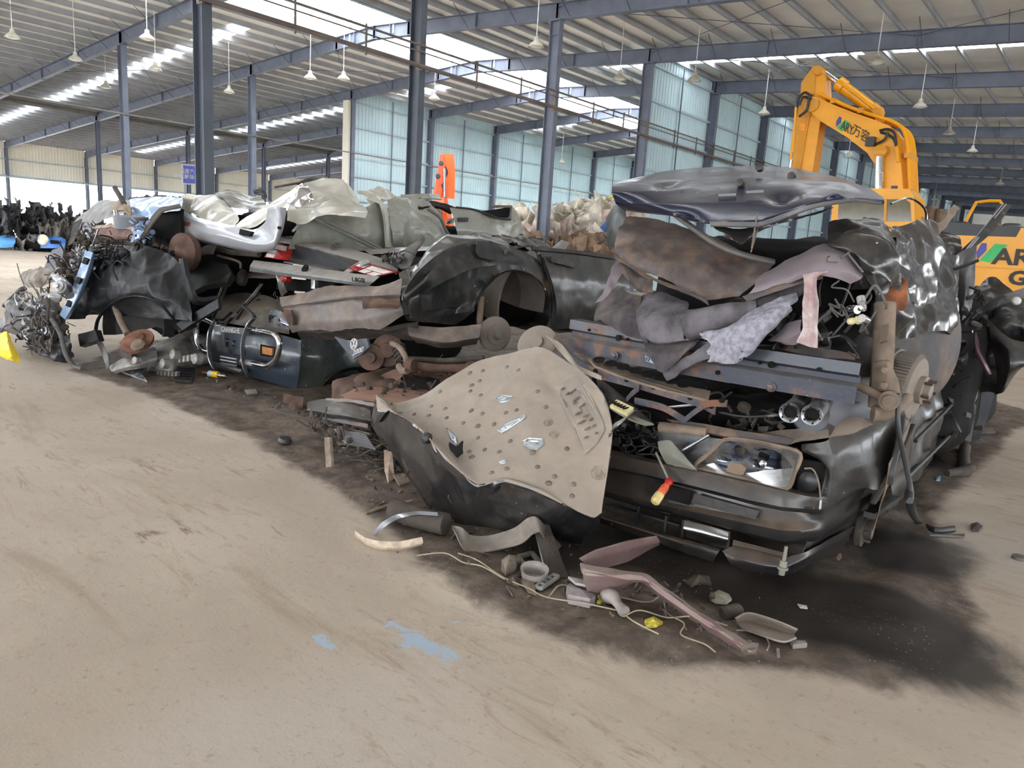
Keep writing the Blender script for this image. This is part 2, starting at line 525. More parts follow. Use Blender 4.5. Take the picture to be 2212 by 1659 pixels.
# ---- floor -------------------------------------------------------
_soil_shade_px = [(150, 800), (300, 845), (420, 900), (540, 950), (640, 1010), (760, 1085), (840, 1145), (910, 1222), (990, 1280), (1146, 1365), (1292, 1425), (1420, 1445), (1600, 1440),
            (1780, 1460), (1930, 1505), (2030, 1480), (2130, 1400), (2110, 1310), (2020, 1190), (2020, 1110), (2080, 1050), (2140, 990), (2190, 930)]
_sp = [PZ(a, b, 0)[:2] for a, b in _soil_shade_px]
_soil_shade_poly = np.array(_sp+[np.array([15.3, 2.0]), np.array([13.5, 4.0]), np.array([6.0, 4.0]), np.array([5.8, -4.0])])
def poly_sd(P2, poly):
    d = np.full(len(P2), 1e9); ins = np.zeros(len(P2), bool)
    for i in range(len(poly)):
        a = poly[i]; b = poly[(i+1) % len(poly)]
        ab = b-a; t = np.clip(((P2-a) @ ab)/(ab@ab), 0, 1)
        d = np.minimum(d, np.linalg.norm(P2-a-t[:, None]*ab, axis=1))
        c = ((a[1] > P2[:, 1]) != (b[1] > P2[:, 1])) & (P2[:, 0] < (b[0]-a[0])*(P2[:, 1]-a[1])/(b[1]-a[1]+1e-12)+a[0])
        ins ^= c
    return np.where(ins, d, -d)
def floor_mat():
    m, nt, b = _new('floor_dusty_concrete')
    pos = _n(nt, 'ShaderNodeNewGeometry').outputs['Position']
    mp = _n(nt, 'ShaderNodeMapping'); mp.inputs['Rotation'].default_value = (0, 0, 0.9); mp.inputs['Scale'].default_value = (0.5, 2.2, 1)
    nt.links.new(pos, mp.inputs['Vector'])
    a = _noise(nt, pos, 0.55, 6, 0.6, 0.5); s = _noise(nt, mp.outputs[0], 1.3, 6, 0.65, 0.6); f = _noise(nt, pos, 9.0, 8, 0.7)
    ff = _noise(nt, pos, 60.0, 3, 0.7)
    c = _mix(nt, _map(nt, a, 0.3, 0.7), srgb(164, 151, 137), srgb(181, 169, 154))
    c = _mix(nt, _map(nt, s, 0.52, 0.72, 0, 0.5), c, srgb(138, 119, 101))
    c = _mix(nt, _map(nt, s, 0.30, 0.18, 0, 0.5), c, srgb(188, 176, 160))
    c = _mix(nt, _map(nt, f, 0.55, 0.75, 0, 0.35), c, srgb(132, 115, 98))
    st = _noise(nt, mp.outputs[0], 2.3, 5, 0.6, 0.9)
    c = _mix(nt, _math(nt, 'MULTIPLY', _map(nt, st, 0.62, 0.72), _map(nt, a, 0.42, 0.6), True), c, srgb(108, 88, 70))
    g2 = _noise(nt, pos, 0.35, 3, 0.5)
    c = _mix(nt, _map(nt, g2, 0.52, 0.68, 0, 0.55), c, srgb(180, 172, 162))
    sp = _noise(nt, pos, 26.0, 6, 0.75, 0.3)
    c = _mix(nt, _map(nt, sp, 0.56, 0.70, 0, 0.45), c, srgb(122, 95, 72))
    sp2 = _noise(nt, mp.outputs[0], 5.5, 8, 0.75, 1.2)
    c = _mix(nt, _math(nt, 'MULTIPLY', _map(nt, sp2, 0.52, 0.70, 0, 0.6), _map(nt, a, 0.35, 0.6), True), c, srgb(132, 104, 80))
    # chips of pale blue floor paint showing through
    at2 = _n(nt, 'ShaderNodeAttribute', attribute_name='chip')
    ch = _map(nt, _math(nt, 'ADD', at2.outputs['Fac'], _math(nt, 'MULTIPLY', _math(nt, 'SUBTRACT', _noise(nt, pos, 14.0, 6, 0.7, 0.6), 0.5), 1.3)), 0.48, 0.53)
    c = _mix(nt, ch, c, srgb(158, 172, 186))
    # dark oily earth with the pile's shadow painted in, under and before the wrecks
    at = _n(nt, 'ShaderNodeAttribute', attribute_name='soil_shade')
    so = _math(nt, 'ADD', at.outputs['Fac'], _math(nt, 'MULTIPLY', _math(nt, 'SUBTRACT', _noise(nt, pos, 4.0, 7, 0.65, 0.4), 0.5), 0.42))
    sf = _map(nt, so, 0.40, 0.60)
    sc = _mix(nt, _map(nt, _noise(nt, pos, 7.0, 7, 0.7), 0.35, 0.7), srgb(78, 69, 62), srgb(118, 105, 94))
    at3 = _n(nt, 'ShaderNodeAttribute', attribute_name='oil')
    of = _map(nt, _math(nt, 'ADD', at3.outputs['Fac'], _math(nt, 'MULTIPLY', _math(nt, 'SUBTRACT', _noise(nt, pos, 3.0, 7, 0.68, 0.5), 0.5), 0.8)), 0.3, 0.75)
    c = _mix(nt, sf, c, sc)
    c = _mix(nt, _math(nt, 'MULTIPLY', of, 0.92), c, srgb(40, 36, 34))
    spk = _n(nt, 'ShaderNodeTexVoronoi'); spk.inputs['Scale'].default_value = 38.0; nt.links.new(pos, spk.inputs['Vector'])
    sm = _math(nt, 'MULTIPLY', _map(nt, spk.outputs['Distance'], 0.16, 0.10), _math(nt, 'MULTIPLY', _math(nt, 'MAXIMUM', sf, of), _map(nt, _noise(nt, pos, 2.0, 3), 0.45, 0.6)), True)
    c = _mix(nt, _math(nt, 'MULTIPLY', sm, 0.7), c, srgb(165, 160, 152))
    nt.links.new(c, b.inputs['Base Color'])
    nt.links.new(_mixf(nt, of, 0.82, 0.5), b.inputs['Roughness'])
    b.inputs['Specular IOR Level'].default_value = 0.3
    h = _math(nt, 'ADD', _math(nt, 'MULTIPLY', f, _mixf(nt, sf, 0.25, 1.0)), _math(nt, 'MULTIPLY', ff, 0.15))
    _bump(nt, b, h, 0.35, 0.02)
    return m
def soil_shade_amount(p2):
    sd = poly_sd(p2, _soil_shade_poly)
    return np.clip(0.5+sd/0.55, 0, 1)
def build_floor():
    xs = np.concatenate([[-140, -60, -30, -10, 0], np.arange(3, 18.01, 0.06), [22, 30, 60, 120]])
    ys = np.concatenate([[-80, -40, -20, -12], np.arange(-9, 4.51, 0.06), [8, 14, 25, 50, 110, 160]])
    X, Y = np.meshgrid(xs, ys, indexing='ij')
    p2 = np.stack([X.ravel(), Y.ravel()], 1)
    soil_shade = soil_shade_amount(p2)
    n3 = np.concatenate([p2, np.zeros((len(p2), 1))], 1)
    inner = ((p2[:, 0] > 3.2) & (p2[:, 0] < 17.8) & (p2[:, 1] > -8.8) & (p2[:, 1] < 4.3))
    z = np.where(inner, soil_shade*np.maximum(0, fbm(n3*2.6, 3, 4)+0.1)*0.14, 0)
    V = np.concatenate([p2, z[:, None]], 1)
    nx, ny = X.shape
    i = np.arange(nx*ny).reshape(nx, ny)
    F = np.stack([i[:-1, :-1], i[1:, :-1], i[1:, 1:], i[:-1, 1:]], -1).reshape(-1, 4)
    o = link('floor', V, F, floor_mat(), None, True)
    def att(nm, v):
        a = o.data.attributes.new(nm, 'FLOAT', 'POINT'); a.data.foreach_set('value', v.astype(np.float32))
    att('soil_shade', soil_shade)
    oil = np.zeros(len(p2))
    for (px, py, rx, ry) in [(1830, 1330, .75, .5), (1960, 1400, .5, .35), (1600, 1250, .7, .5), (1450, 1200, .6, .4), (1950, 1190, .4, .5), (1240, 1180, .5, .4), (1990, 1000, .25, .5)]:
        c = PZ(px, py, 0)
        oil = np.maximum(oil, np.exp(-(((p2[:, 0]-c[0])/rx)**2+((p2[:, 1]-c[1])/ry)**2)))
    att('oil', oil)
    chip = np.zeros(len(p2))
    for (px, py, rx, ry) in [(700, 1385, .10, .06), (925, 1395, .2, .07), (880, 1390, .12, .06), (845, 1350, .08, .05), (975, 1345, .06, .05)]:
        c = PZ(px, py, 0)
        chip = np.maximum(chip, 0.62*np.exp(-(((p2[:, 0]-c[0])/rx)**4+((p2[:, 1]-c[1])/ry)**4)))
    att('chip', chip)
    struct(o)
    return o
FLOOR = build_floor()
M_YARD = plain('yard_pale_bounce', srgb(236, 234, 230), 0.8, 0.0, 0.06, 0.4)  # outside slabs made this pale to bounce sky light up to the roof
struct(MB().box((-160, 40, 0.01), (103, 160, 0.02)).build('ground_yard', M_YARD))
struct(MB().box((98, 40, 0.01), (60, 66, 0.02)).build('ground_yard', M_YARD))
struct(MB().box((20, -85.5, 0.01), (160, 60, 0.02)).build('ground_yard', M_YARD))
def ground_z(x, y):
    s = soil_shade_amount(np.array([[x, y]], float))
    return float((s*np.maximum(0, fbm(np.array([[x*2.6, y*2.6, 0]]), 3, 4)+0.1)*0.14)[0])

# ---- columns -----------------------------------------------------
def column(x, y, top, m=None, dx=0.19, dy=0.11):
    mb = MB()
    for s in (-1, 1):
        mb.box((x+s*dx, y, top/2), (0.012, dy, top/2))
    mb.box((x, y, top/2), (dx, 0.008, top/2))
    mb.box((x, y, 0.02), (dx+.1, dy+.1, 0.02))
    mb.box((x, y, top-0.02), (dx+.03, dy+.03, 0.02))
    for s in (-1, 1): mb.box((x, y+s*dy*.55, top-0.45), (dx*.9, 0.006, 0.012))
    o = mb.build('column', m or M_STEEL)
    struct(o); return o
for k in range(0, K1+1):
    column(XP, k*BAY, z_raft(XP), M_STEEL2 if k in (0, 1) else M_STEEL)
    column(XQ, k*BAY, z_raft(XQ))
for k in range(0, 12):
    column(XR, k*BAY, z_raft(XR), dx=0.15, dy=0.1)
    column(XS, k*BAY, z_raft(XS), dx=0.15, dy=0.1)
for k in range(-1, K1+1, 1):
    column(XRR, k*BAY, z_raft(XRR))

# ---- roof --------------------------------------------------------
CEIL = bpy.data.objects.new('ceiling', None); COL.objects.link(CEIL); CEIL['kind'] = 'structure'; ORG['ceiling'] = np.zeros(3)
MX0, MX1 = -11.75, -7.2
def rafter_mesh():
    mb = MB()
    xs = [XS, XR, XQ, MX0, XRIDGE, MX1, XP, XRR, XSS]
    D = 0.5
    for a, b in zip(xs[:-1], xs[1:]):
        za, zb = z_raft(a), z_raft(b)
        mb.bar((a, 0, za+.012), (b, 0, zb+.012), 0.22, 0.024)
        mb.bar((a, 0, za+D), (b, 0, zb+D), 0.22, 0.024)
        mb.prism([(a, -.006, za), (b, -.006, zb), (b, -.006, zb+D), (a, -.006, za+D)], (0, .012, 0))
        n = max(2, int(abs(b-a)/4.6))
        for i in range(n+1):
            x = a+(b-a)*i/n
            mb.box((x, 0, z_raft(x)+D/2), (0.012, 0.10, D/2+.02))
    return mb
_rm = rafter_mesh()
r0 = None
for k in range(K0, K1+1):
    if r0 is None:
        r0 = _rm.build('rafter', M_STEEL, CEIL); r0.location = (0, k*BAY, 0)
    else:
        c = r0.copy(); COL.objects.link(c); c.location = (0, k*BAY, 0)
# fly braces: short raking rods from the rafter's foot to the purlins
_fb = MB(); 
for s in (-1, 1):
    _fb.tube([(0, s*.02, 0.03), (0, s*.85, 0.66)], 0.012, 5)
fb0 = None
for k in range(0, 9):
    for x in np.arange(XS+2.2, XRR, 2.26):
        if MX0-.3 < x < MX1+.3: continue
        if k > 5 and x < 0: continue
        if fb0 is None:
            fb0 = _fb.build('fly_brace', M_STEEL2, CEIL); o = fb0
        else:
            o = fb0.copy(); COL.objects.link(o)
        o.location = (x, k*BAY, z_raft(x))
YA, YB = K0*BAY-0.2, K1*BAY+0.2
def purlin_mb(dark=False):
    mb = MB()
    L = YB-YA; yc = (YA+YB)/2
    mb.box((0, yc, 0.115), (0.003, L/2, 0.115))
    mb.box((0.03, yc, 0.003), (0.033, L/2, 0.003)); mb.box((-0.03, yc, 0.227), (0.033, L/2, 0.003))
    return mb
p0 = None
PUR_X = [x for x in np.arange(XS+0.4, XSS, 1.13) if not (MX0+.1 < x < MX1-.1)]
for x in PUR_X:
    if p0 is None:
        p0 = purlin_mb().build('purlin', M_PURLIN, CEIL); o = p0
    else:
        o = p0.copy(); COL.objects.link(o)
    o.location = (x, 0, z_raft(x)+0.512)
def deck(x0, x1, y0, y1, name='roof_panel', m=M_ROOF, dz=0.0):
    z0, z1 = z_raft(x0)+0.742+dz, z_raft(x1)+0.742+dz
    mb = MB()
    mb.prism([(x0, y0, z0), (x1, y0, z1), (x1, y1, z1), (x0, y1, z0)], (0, 0, 0.06))
    return mb.build(name, m, CEIL)
SK = [(XS+3.5, XR-1.0), (XR+1.0, XQ-.6), (XQ+.6, -14.4), (-4.3, 6.9), (7.9, 17.5), (19.5, 33)]
for k in range(K0, K1):
    y0, y1 = k*BAY, (k+1)*BAY
    for a, b in ((XS-.6, MX0), (MX1, XSS+.6)):
        if k % 2 == 1:
            c = (y0+y1)/2+0.1
            deck(a, b, y0, c-.42); deck(a, b, c+.42, y1)
            xs = [a]
            for s0, s1 in SK:
                if s0 >= a and s1 <= b:
                    deck(s0, s1, c-.42, c+.42, 'skylight_panel', M_SKY)
                    deck(xs[-1], s0, c-.42, c+.42); xs.append(s1)
            deck(xs[-1], b, c-.42, c+.42)
        else:
            deck(a, b, y0, y1)
# ridge monitor: raised translucent roof on posts over a long open slot
_zt = z_raft(MX0)+1.75
for k in range(K0, K1):
    y0, y1 = k*BAY, (k+1)*BAY
    for a, b, za, zb in ((MX0-.35, XRIDGE, _zt, _zt+.3), (XRIDGE, MX1+.35, _zt+.3, _zt)):
        MB().prism([(a, y0+.03, za), (b, y0+.03, zb), (b, y1-.03, zb), (a, y1-.03, za)], (0, 0, .03)).build('skylight_panel', M_MON, CEIL)
for x in (MX0-.02, MX1+.02):
    MB().box((x, (YA+YB)/2, z_raft(MX0)+1.22), (0.01, (YB-YA)/2, 0.5)).build('skylight_panel', M_MON, CEIL)
    MB().box((x, (YA+YB)/2, z_raft(MX0)+0.64), (0.05, (YB-YA)/2, 0.12)).build('curb_beam', M_GIRT, CEIL)
for x in (MX0+.9, MX1-.9):
    mb = MB(); mb.tube([(x, YA, z_raft(x)+0.95), (x, YB, z_raft(x)+0.95)], 0.035, 6); mb.tube([(x, YA, z_raft(x)+0.62), (x, YB, z_raft(x)+0.62)], 0.025, 6)
    mb.build('monitor_rail', M_GIRT, CEIL)
pp = None
for k in range(0, K1+1):
    for x in (MX0+.9, MX1-.9):
        mb = MB(); mb.box((0, 0, .78), (.045, .045, .82)); mb.bar((0, 0, .9), (0.6*(1 if x < XRIDGE else -1), 0, 1.5), .04, .04)
        o = mb.build('monitor_post', M_GIRT, CEIL); o.location = (x, k*BAY, z_raft(x)+.2)
# roof bracing rods crossing under the purlins
for k, (xa, xb) in [(2, (0, 9.4)), (2, (9.4, 18.8)), (2, (-18.5, -12)), (1, (0, 9.4)), (3, (0, 9.4)), (1, (-28, -18.5))]:
    for s in (0, 1):
        a = (xa, (k+s)*BAY, z_raft(xa)+.35); b = (xb, (k+1-s)*BAY, z_raft(xb)+.35)
        MB().tube([a, b], 0.011, 5).build('bracing_rod', M_STEEL2, CEIL)

# ---- cladding walls ----------------------------------------------
def corrugated(x, y0, y1, z0, z1, rib=0.24, d=0.03, axis='x'):
    n = int(round((y1-y0)/rib)); rib = (y1-y0)/n
    prof = []
    for i in range(n):
        a = y0+i*rib
        prof += [(a, 0), (a+rib*.62, 0), (a+rib*.70, d), (a+rib*.92, d)]
    prof.append((y1, 0))
    m = len(prof)
    V = []
    for off in (0, -0.012):
        for z in (z0, z1):
            for (y, e) in prof:
                V.append((x+e+off, y, z) if axis == 'x' else (y, x-e-off, z))
    F = []
    for i in range(m-1):
        F.append([i, i+1, m+i+1, m+i]); F.append([2*m+i+1, 2*m+i, 3*m+i, 3*m+i+1])
        F.append([i+1, i, 2*m+i, 2*m+i+1]); F.append([m+i, m+i+1, 3*m+i+1, 3*m+i])
    return V, F
def wall(name):
    o = bpy.data.objects.new(name, None); COL.objects.link(o); o['kind'] = 'structure'; ORG[name] = np.zeros(3); return o
def clad_wall(w, x, ks, z0, z1, m=M_CLAD, girt_dx=0.10, girt_z=None, posts=True):
    g0 = None
    for k in ks:
        V, F = corrugated(x, k*BAY+.02, (k+1)*BAY-.02, z0, z1)
        link('wall_panel', V, F, m, w)
        if posts:
            MB().box((x+girt_dx*1.6, (k+.5)*BAY, (z0+z1)/2), (.02, .03, (z1-z0)/2-.3)).build('stud', M_STEEL, w)
        for z in (girt_z if girt_z is not None else np.arange(z0+1.0, z1-.2, 1.32)):
            o = MB().box((x+girt_dx, (k+.5)*BAY, z), (.035, BAY/2-.02, .045)).build('girt', M_GIRT, w)
W_IN = wall('wall_inner'); clad_wall(W_IN, XP-.22, range(3, K1), 0.0, z_raft(XP)+.72)
W_MID = wall('wall_middle'); clad_wall(W_MID, XQ-.22, range(3, K1), 1.2, z_raft(XQ)+.72)
for k in range(3, K1): MB().box((XQ-.22, (k+.5)*BAY, .6), (.06, BAY/2, .6)).build('base_panel', M_CLADB, W_MID)
MB().box((XQ-.22, 17.85, 4.4), (.22, .1, 4.4)).build('corner_trim', M_CLADB, W_MID)
W_L = wall('wall_left'); clad_wall(W_L, XS-.22, range(K0, 13), 4.55, z_raft(XS)+.72, M_CLADB, girt_z=[4.6, 5.9], posts=False)
W_B = wall('wall_back')
for a, b in ((XS, XR), (XR, XQ), (XQ, XP), (XP, XRR), (XRR, XSS)):
    V, F = corrugated(K1*BAY+.3, a, b, 0 if b > XQ else 4.5, 8.6 if min(abs(a), abs(b)) > 30 else 9.6, 0.4, axis='y'); link('wall_panel', V, F, M_CLADB, W_B)
for x in np.arange(XP+3, XSS, 5.2): MB().box((x, K1*BAY+.1, 4.4), (.12, .12, 4.4)).build('post', M_STEEL2, W_B)
W_R = wall('wall_right_unseen')  # unseen side, left open low down to brighten the right roof
for k in range(K0, K1):
    V, F = corrugated(XSS, k*BAY, (k+1)*BAY, 4.2 if k < 9 else 0, z_raft(XSS)+.7, 0.5); link('wall_panel', V, F, M_CLADB, W_R)

W_F = wall('wall_front_unseen')  # unseen gable added, closed at the top to cut sky light on the floor
for a, b in ((XS, XR), (XR, XQ), (XQ, XP), (XP, XRR), (XRR, XSS)):
    V, F = corrugated(K0*BAY-.3, a, b, 4.6, 8.6 if min(abs(a), abs(b)) > 30 else 9.9, 0.4, axis='y'); link('wall_panel', V, F, M_CLADB, W_F)
# ---- pipes along the column lines --------------------------------
def run(x, z, r, y0, y1, m, nm='pipe'):
    o = MB().tube([(x, y0, z), (x, y1, z)], r, 8).build(nm, m); return o
_t = 0
def trim(o):
    global _t
    _t += 1; o.name = 'trim_%d' % _t; struct(o); return o
_zp = PX(905, 142, XP+.3)[2]
trim(run(XP+.32, _zp, .055, -6, 80, M_PIPER)); trim(run(XP+.30, _zp+.52, .03, -6, 80, M_PIPER)); trim(run(XP+.36, _zp+.34, .02, -6, 80, M_PIPER))
_zr = PX(208, 248, XR)[2]
trim(run(XR+.2, _zr, .12, -6, 70, M_PIPE))
_zq = PX(760, 330, XQ+.25)[2]
trim(run(XQ+.3, _zq, .03, -6, 60, M_PIPE)); 
trim(run(XS+.25, 4.5, .06, -6, 70, M_GIRT))
for k in range(0, 10):
    mb = MB(); mb.box((XP+.26, k*BAY-.2, _zp+.25), (.06, .02, .34)); mb.bar((XP+.2, k*BAY-.2, _zp-.1), (XP+.42, k*BAY-.2, _zp-.1), .03, .03)
    o = mb.build('trim', M_PIPER); trim(o)
for k in range(-1, 10):
    for j in (1, 2):
        o = MB().box((XP+.33, k*BAY+j*2.0, _zp+.22), (.02, .02, .36)).build('trim', M_PIPER); trim(o)

# ---- hanging lamps -----------------------------------------------
M_LAMP = plain('lamp_enamel', srgb(176, 172, 158), 0.4, 0.0, 0.1, 8.0)
M_ROD = plain('lamp_rod_white', srgb(206, 208, 210), 0.5)
M_LENS = plain('lamp_lens', srgb(226, 224, 210), 0.3)
def lamp_proto():
    t = bpy.data.objects.new('pendant_lamp', None); COL.objects.link(t); ORG[t.name] = np.zeros(3)
    MB().lathe((0, 0, 0), (0, 0, 1), [(.05, .30), (.07, .28), (.075, .2), (.10, .16), (.19, .09), (.24, .02), (.245, 0), (.235, 0), (.18, .08), (.02, .14)], 20).build('lamp_shade', M_LAMP, t, True)
    MB().lathe((0, 0, 0), (0, 0, 1), [(.001, -.02), (.12, -.015), (.205, .015), (.21, .03), (.001, .05)], 20).build('lamp_lens', M_LENS, t, True)
    MB().tube([(0, 0, .28), (0, 0, 1.0)], .014, 6).build('rod', M_ROD, t)
    return t
LP = lamp_proto()
LAMPS = [(318, 85, 'on a thin white rod left of the first tall dark column'), (163, 130, 'on a wire beneath the left roof slope, next to the rafter'),
         (495, 200, 'between the first dark column and the next grey column'), (670, 170, 'above the crushed white van'), (742, 172, 'on a brown wire just below the rafter, by the beige wall edge'),
         (336, 152, 'under the skylight strip left of the first dark column'), (229, 190, 'under the skylight strip, past the second rafter'), (1158, 102, 'on a wire beside the bright ridge skylight'),
         (1338, 172, 'on a wire left of the column where the blue wall begins'), (938, 215, 'below the short skylight strip behind the second dark column'), (1650, 247, 'left of the yellow excavator arm'),
         (1893, 138, 'above the excavator ram, between two skylight strips'), (1987, 232, 'right of the excavator elbow, on a white rod'), (2050, 290, 'deep in the right bay behind the excavator boom'),
         (2100, 328, 'third in the row running back on the right side'), (2160, 398, 'fourth in the row running back on the right side'), (1500, 175, 'in front of the first pale blue wall bay'),
         (1832, 340, 'seen under the excavator boom'), (1213, 352, 'low in front of the pale blue wall'), (2018, 432, 'far back between boom and handrail'), (27, 82, 'high under the left roof, yellowish, near the picture edge')]
for i, (px, py, lb) in enumerate(LAMPS):
    q = PZ(px, py, 7.45)
    if np.linalg.norm(q-CAM) > 90: q = PD(px, py, 60)
    if i == 0: t = LP; parts = list(LP.children)
    else:
        t = LP.copy(); COL.objects.link(t); parts = []
        for c in LP.children:
            d = c.copy(); COL.objects.link(d); d.parent = t; parts.append(d)
    t.location = tuple(q); zt = z_raft(q[0])+.6
    for c in parts:
        if c.name.startswith('rod'):
            c.location = (0, 0, .28-.28*((zt-q[2]-.28)/.72)); c.scale = (1, 1, (zt-q[2]-.28)/.72)
    tag(t, 'enamel pendant lamp '+lb, 'lamp', 'pendant lamps under the hall roof')
# ================================================================== THE WRECKS: shared materials
M_BLUE = paint('paint_dark_blue', srgb(17, 24, 46), 0.26, 0.12, 0.02, 0.35, up=0.25, scrape=0.25)
M_BLACK = paint('paint_black', srgb(17, 18, 21), 0.26, 0.38, 0.05, 0.4, up=0.35, scrape=0.3)
M_BLACKD = paint('paint_black_dusty', srgb(22, 22, 23), 0.36, 0.66, 0.06, 0.3, up=0.5, scrape=0.3, dustcol=srgb(92, 83, 74))
M_TAN = paint('paint_black_under_thick_dust', srgb(20, 22, 26), 0.2, 1.45, 0.0, 0.8, up=0.95, scrape=0.2, dustcol=srgb(143, 131, 119), mottle=0.35, drough=0.5, up0=0.22)
M_BUMP = paint('bumper_plastic_dusty', srgb(24, 24, 26), 0.32, 0.62, 0.0, 0.35, up=0.9, scrape=0.15, dustcol=srgb(108, 92, 78), mottle=.8)
M_BEAM = paint('beam_steel_blue_rust', srgb(38, 43, 56), 0.4, 0.5, 0.62, 0.15, up=0.75, scrape=0.12)
M_RUSTPAN = paint('floor_pan_rusty', srgb(42, 44, 56), 0.4, 0.72, 0.62, 0.1, up=0.5, scrape=0.15, dustcol=srgb(134, 118, 104))
M_PINK = paint('grey_pink_sheet', srgb(112, 102, 108), 0.5, 0.35, 0.15, 0.1, up=0.3, scrape=0.3, prim=(0.45, 0.2, 0.22))
M_REDWHITE = paint('red_white_strip', srgb(128, 78, 86), 0.5, 1.3, 0.0, 0.1, up=0.2, scrape=0.3, dustcol=srgb(188, 178, 174))
M_FELT = plain('felt_grey', srgb(96, 92, 96), 0.95, 0, 0.25, 9.0, bump=0.8, spec=0.1)
M_FELTD = plain('felt_dark_grey', srgb(72, 68, 70), 0.95, 0, 0.25, 9.0, bump=0.8, spec=0.1, grime=0.4)
M_FELTL = plain('felt_light_grey', srgb(152, 150, 160), 0.95, 0, 0.2, 40.0, bump=1.0, spec=0.1)
M_RUBBER = plain('rubber_black', srgb(34, 34, 36), 0.5, 0, 0.2, 8.0, grime=0.35)
M_RUBBERG = plain('rubber_dusty_grey', srgb(84, 82, 80), 0.7, 0, 0.2, 8.0, grime=0.5)
M_DARK = plain('inside_shade_black', srgb(15, 14, 14), 0.85, 0, 0.3, 4.0, bump=0.5, grime=0.05, spec=.2)  # near-black holds the shade inside wrecks and holes, also black marks
M_DIRTY = plain('running_gear_dusty', srgb(118, 102, 88), 0.85, 0, 0.22, 7.0, bump=0.5)
M_DIRTYD = plain('running_gear_dark', srgb(70, 61, 54), 0.85, 0, 0.25, 7.0, bump=0.5)
M_RUSTY = plain('rust_brown', srgb(80, 58, 47), 0.85, 0, 0.3, 8.0, bump=0.5)
M_DRUM = metal('drum_iron', srgb(150, 142, 132), 0.5, 0.75)
M_CHROME = metal('chrome_worn', srgb(215, 215, 218), 0.18, 0.2)
M_ALU = metal('aluminium_dirty', srgb(190, 192, 196), 0.4, 0.35)
M_STEELB = metal('bare_steel', srgb(150, 152, 158), 0.35, 0.3, 0.2)
M_REFL = metal('reflector_mirror', srgb(150, 156, 170), 0.16, 0.5)
M_LENSC = glass('lamp_glass_clear', (0.5, 0.5, 0.5), 0.12, 0.22)
M_PLASTIC = plain('plastic_black', srgb(28, 28, 30), 0.4, 0, 0.2, 6.0, grime=0.3)
M_PLASTICG = plain('plastic_grey_green', srgb(108, 108, 96), 0.6, 0, 0.15, 6.0, grime=0.3)
M_RED = plain('plastic_red', srgb(170, 34, 30), 0.3, 0, 0.15, 10.0)
M_CREAM = plain('plastic_cream', srgb(196, 184, 140), 0.45, 0, 0.15, 10.0)
M_WHITEP = plain('plastic_white_dirty', srgb(188, 186, 184), 0.5, 0, 0.1, 10.0, grime=0.2)

def pix(V):
    d = np.asarray(V, float)-CAM; z = d@_f
    return np.stack([1106+FPX*(d@_r)/z, 829.5-FPX*(d@_u)/z], -1)
def mesh_w(o):
    v = np.zeros(len(o.data.vertices)*3, np.float32); o.data.vertices.foreach_get('co', v)
    n = np.zeros(len(o.data.vertices)*3, np.float32); o.data.vertices.foreach_get('normal', n)
    return v.reshape(-1, 3).astype(float)+ORG[o.name], n.reshape(-1, 3).astype(float)
def surf_at(o, px, py):
    """the vertex of a sheet on the sight line through a point of the photograph (nearest to the eye)"""
    V, N = mesh_w(o)
    q = pix(V); d = np.hypot(q[:, 0]-px, q[:, 1]-py)
    i = np.argsort(d)[:10]; j = i[np.argmin(((V[i]-CAM)@_f))]
    n = N[j]; n = n/np.linalg.norm(n)
    if n@(CAM-V[j]) < 0: n = -n
    return V[j], n
def arcpath(c, r, a0, a1, n, ax):
    V, _ = lathe_vf(c, ax, [(r, 0)], n, a0, a1); return V
def bolt(mb, c, ax, r=.012, h=.014):
    mb.lathe(c, ax, [(r, 0), (r, h), (r*.6, h*1.2), (.0005, h*1.2)], 6)
def wires(name, parent, mat, c, R, n, seed, r=.003, label=None):
    rs = np.random.RandomState(seed); mb = MB()
    for i in range(n):
        a = np.array(c)+(rs.rand(3)-.5)*2*R
        pts = [a]
        for k in range(3): pts.append(pts[-1]+(rs.rand(3)-.5)*np.array(R)*1.1)
        mb.tube(cr(pts, 6), r*(.7+rs.rand()), 5)
    return mb.build(name, mat, parent, True, label)
def junk(name, parent, mat, c, R, n, seed, size=.05):
    """a tangle of small brackets, rods and torn bits, too small to pick apart"""
    rs = np.random.RandomState(seed); mb = MB()
    for i in range(n):
        a = np.array(c)+(rs.rand(3)-.5)*2*np.array(R); t = rs.rand()
        q = np.linalg.qr(rs.randn(3, 3))[0]
        if t < .35: mb.prism([a, a+q[0]*size*(.5+rs.rand()), a+q[0]*size*(.4+rs.rand())+q[1]*size*(.3+rs.rand()*.6), a+q[1]*size*(.2+rs.rand()*.5)], q[2]*size*.06)
        elif t < .6: mb.tube([a, a+q[0]*size*(.5+rs.rand())], size*.12, 6)
        elif t < .8: mb.lathe(a, q[0], [(size*.2, 0), (size*.5, size*.1), (size*.5, size*.4), (size*.3, size*.5)], 10)
        else: mb.tube(cr([a, a+q[0]*size, a+q[0]*size+q[1]*size, a+q[1]*size*2], 4), size*.1, 5)
    o = mb.build(name, mat, parent); o['kind'] = 'stuff'; return o

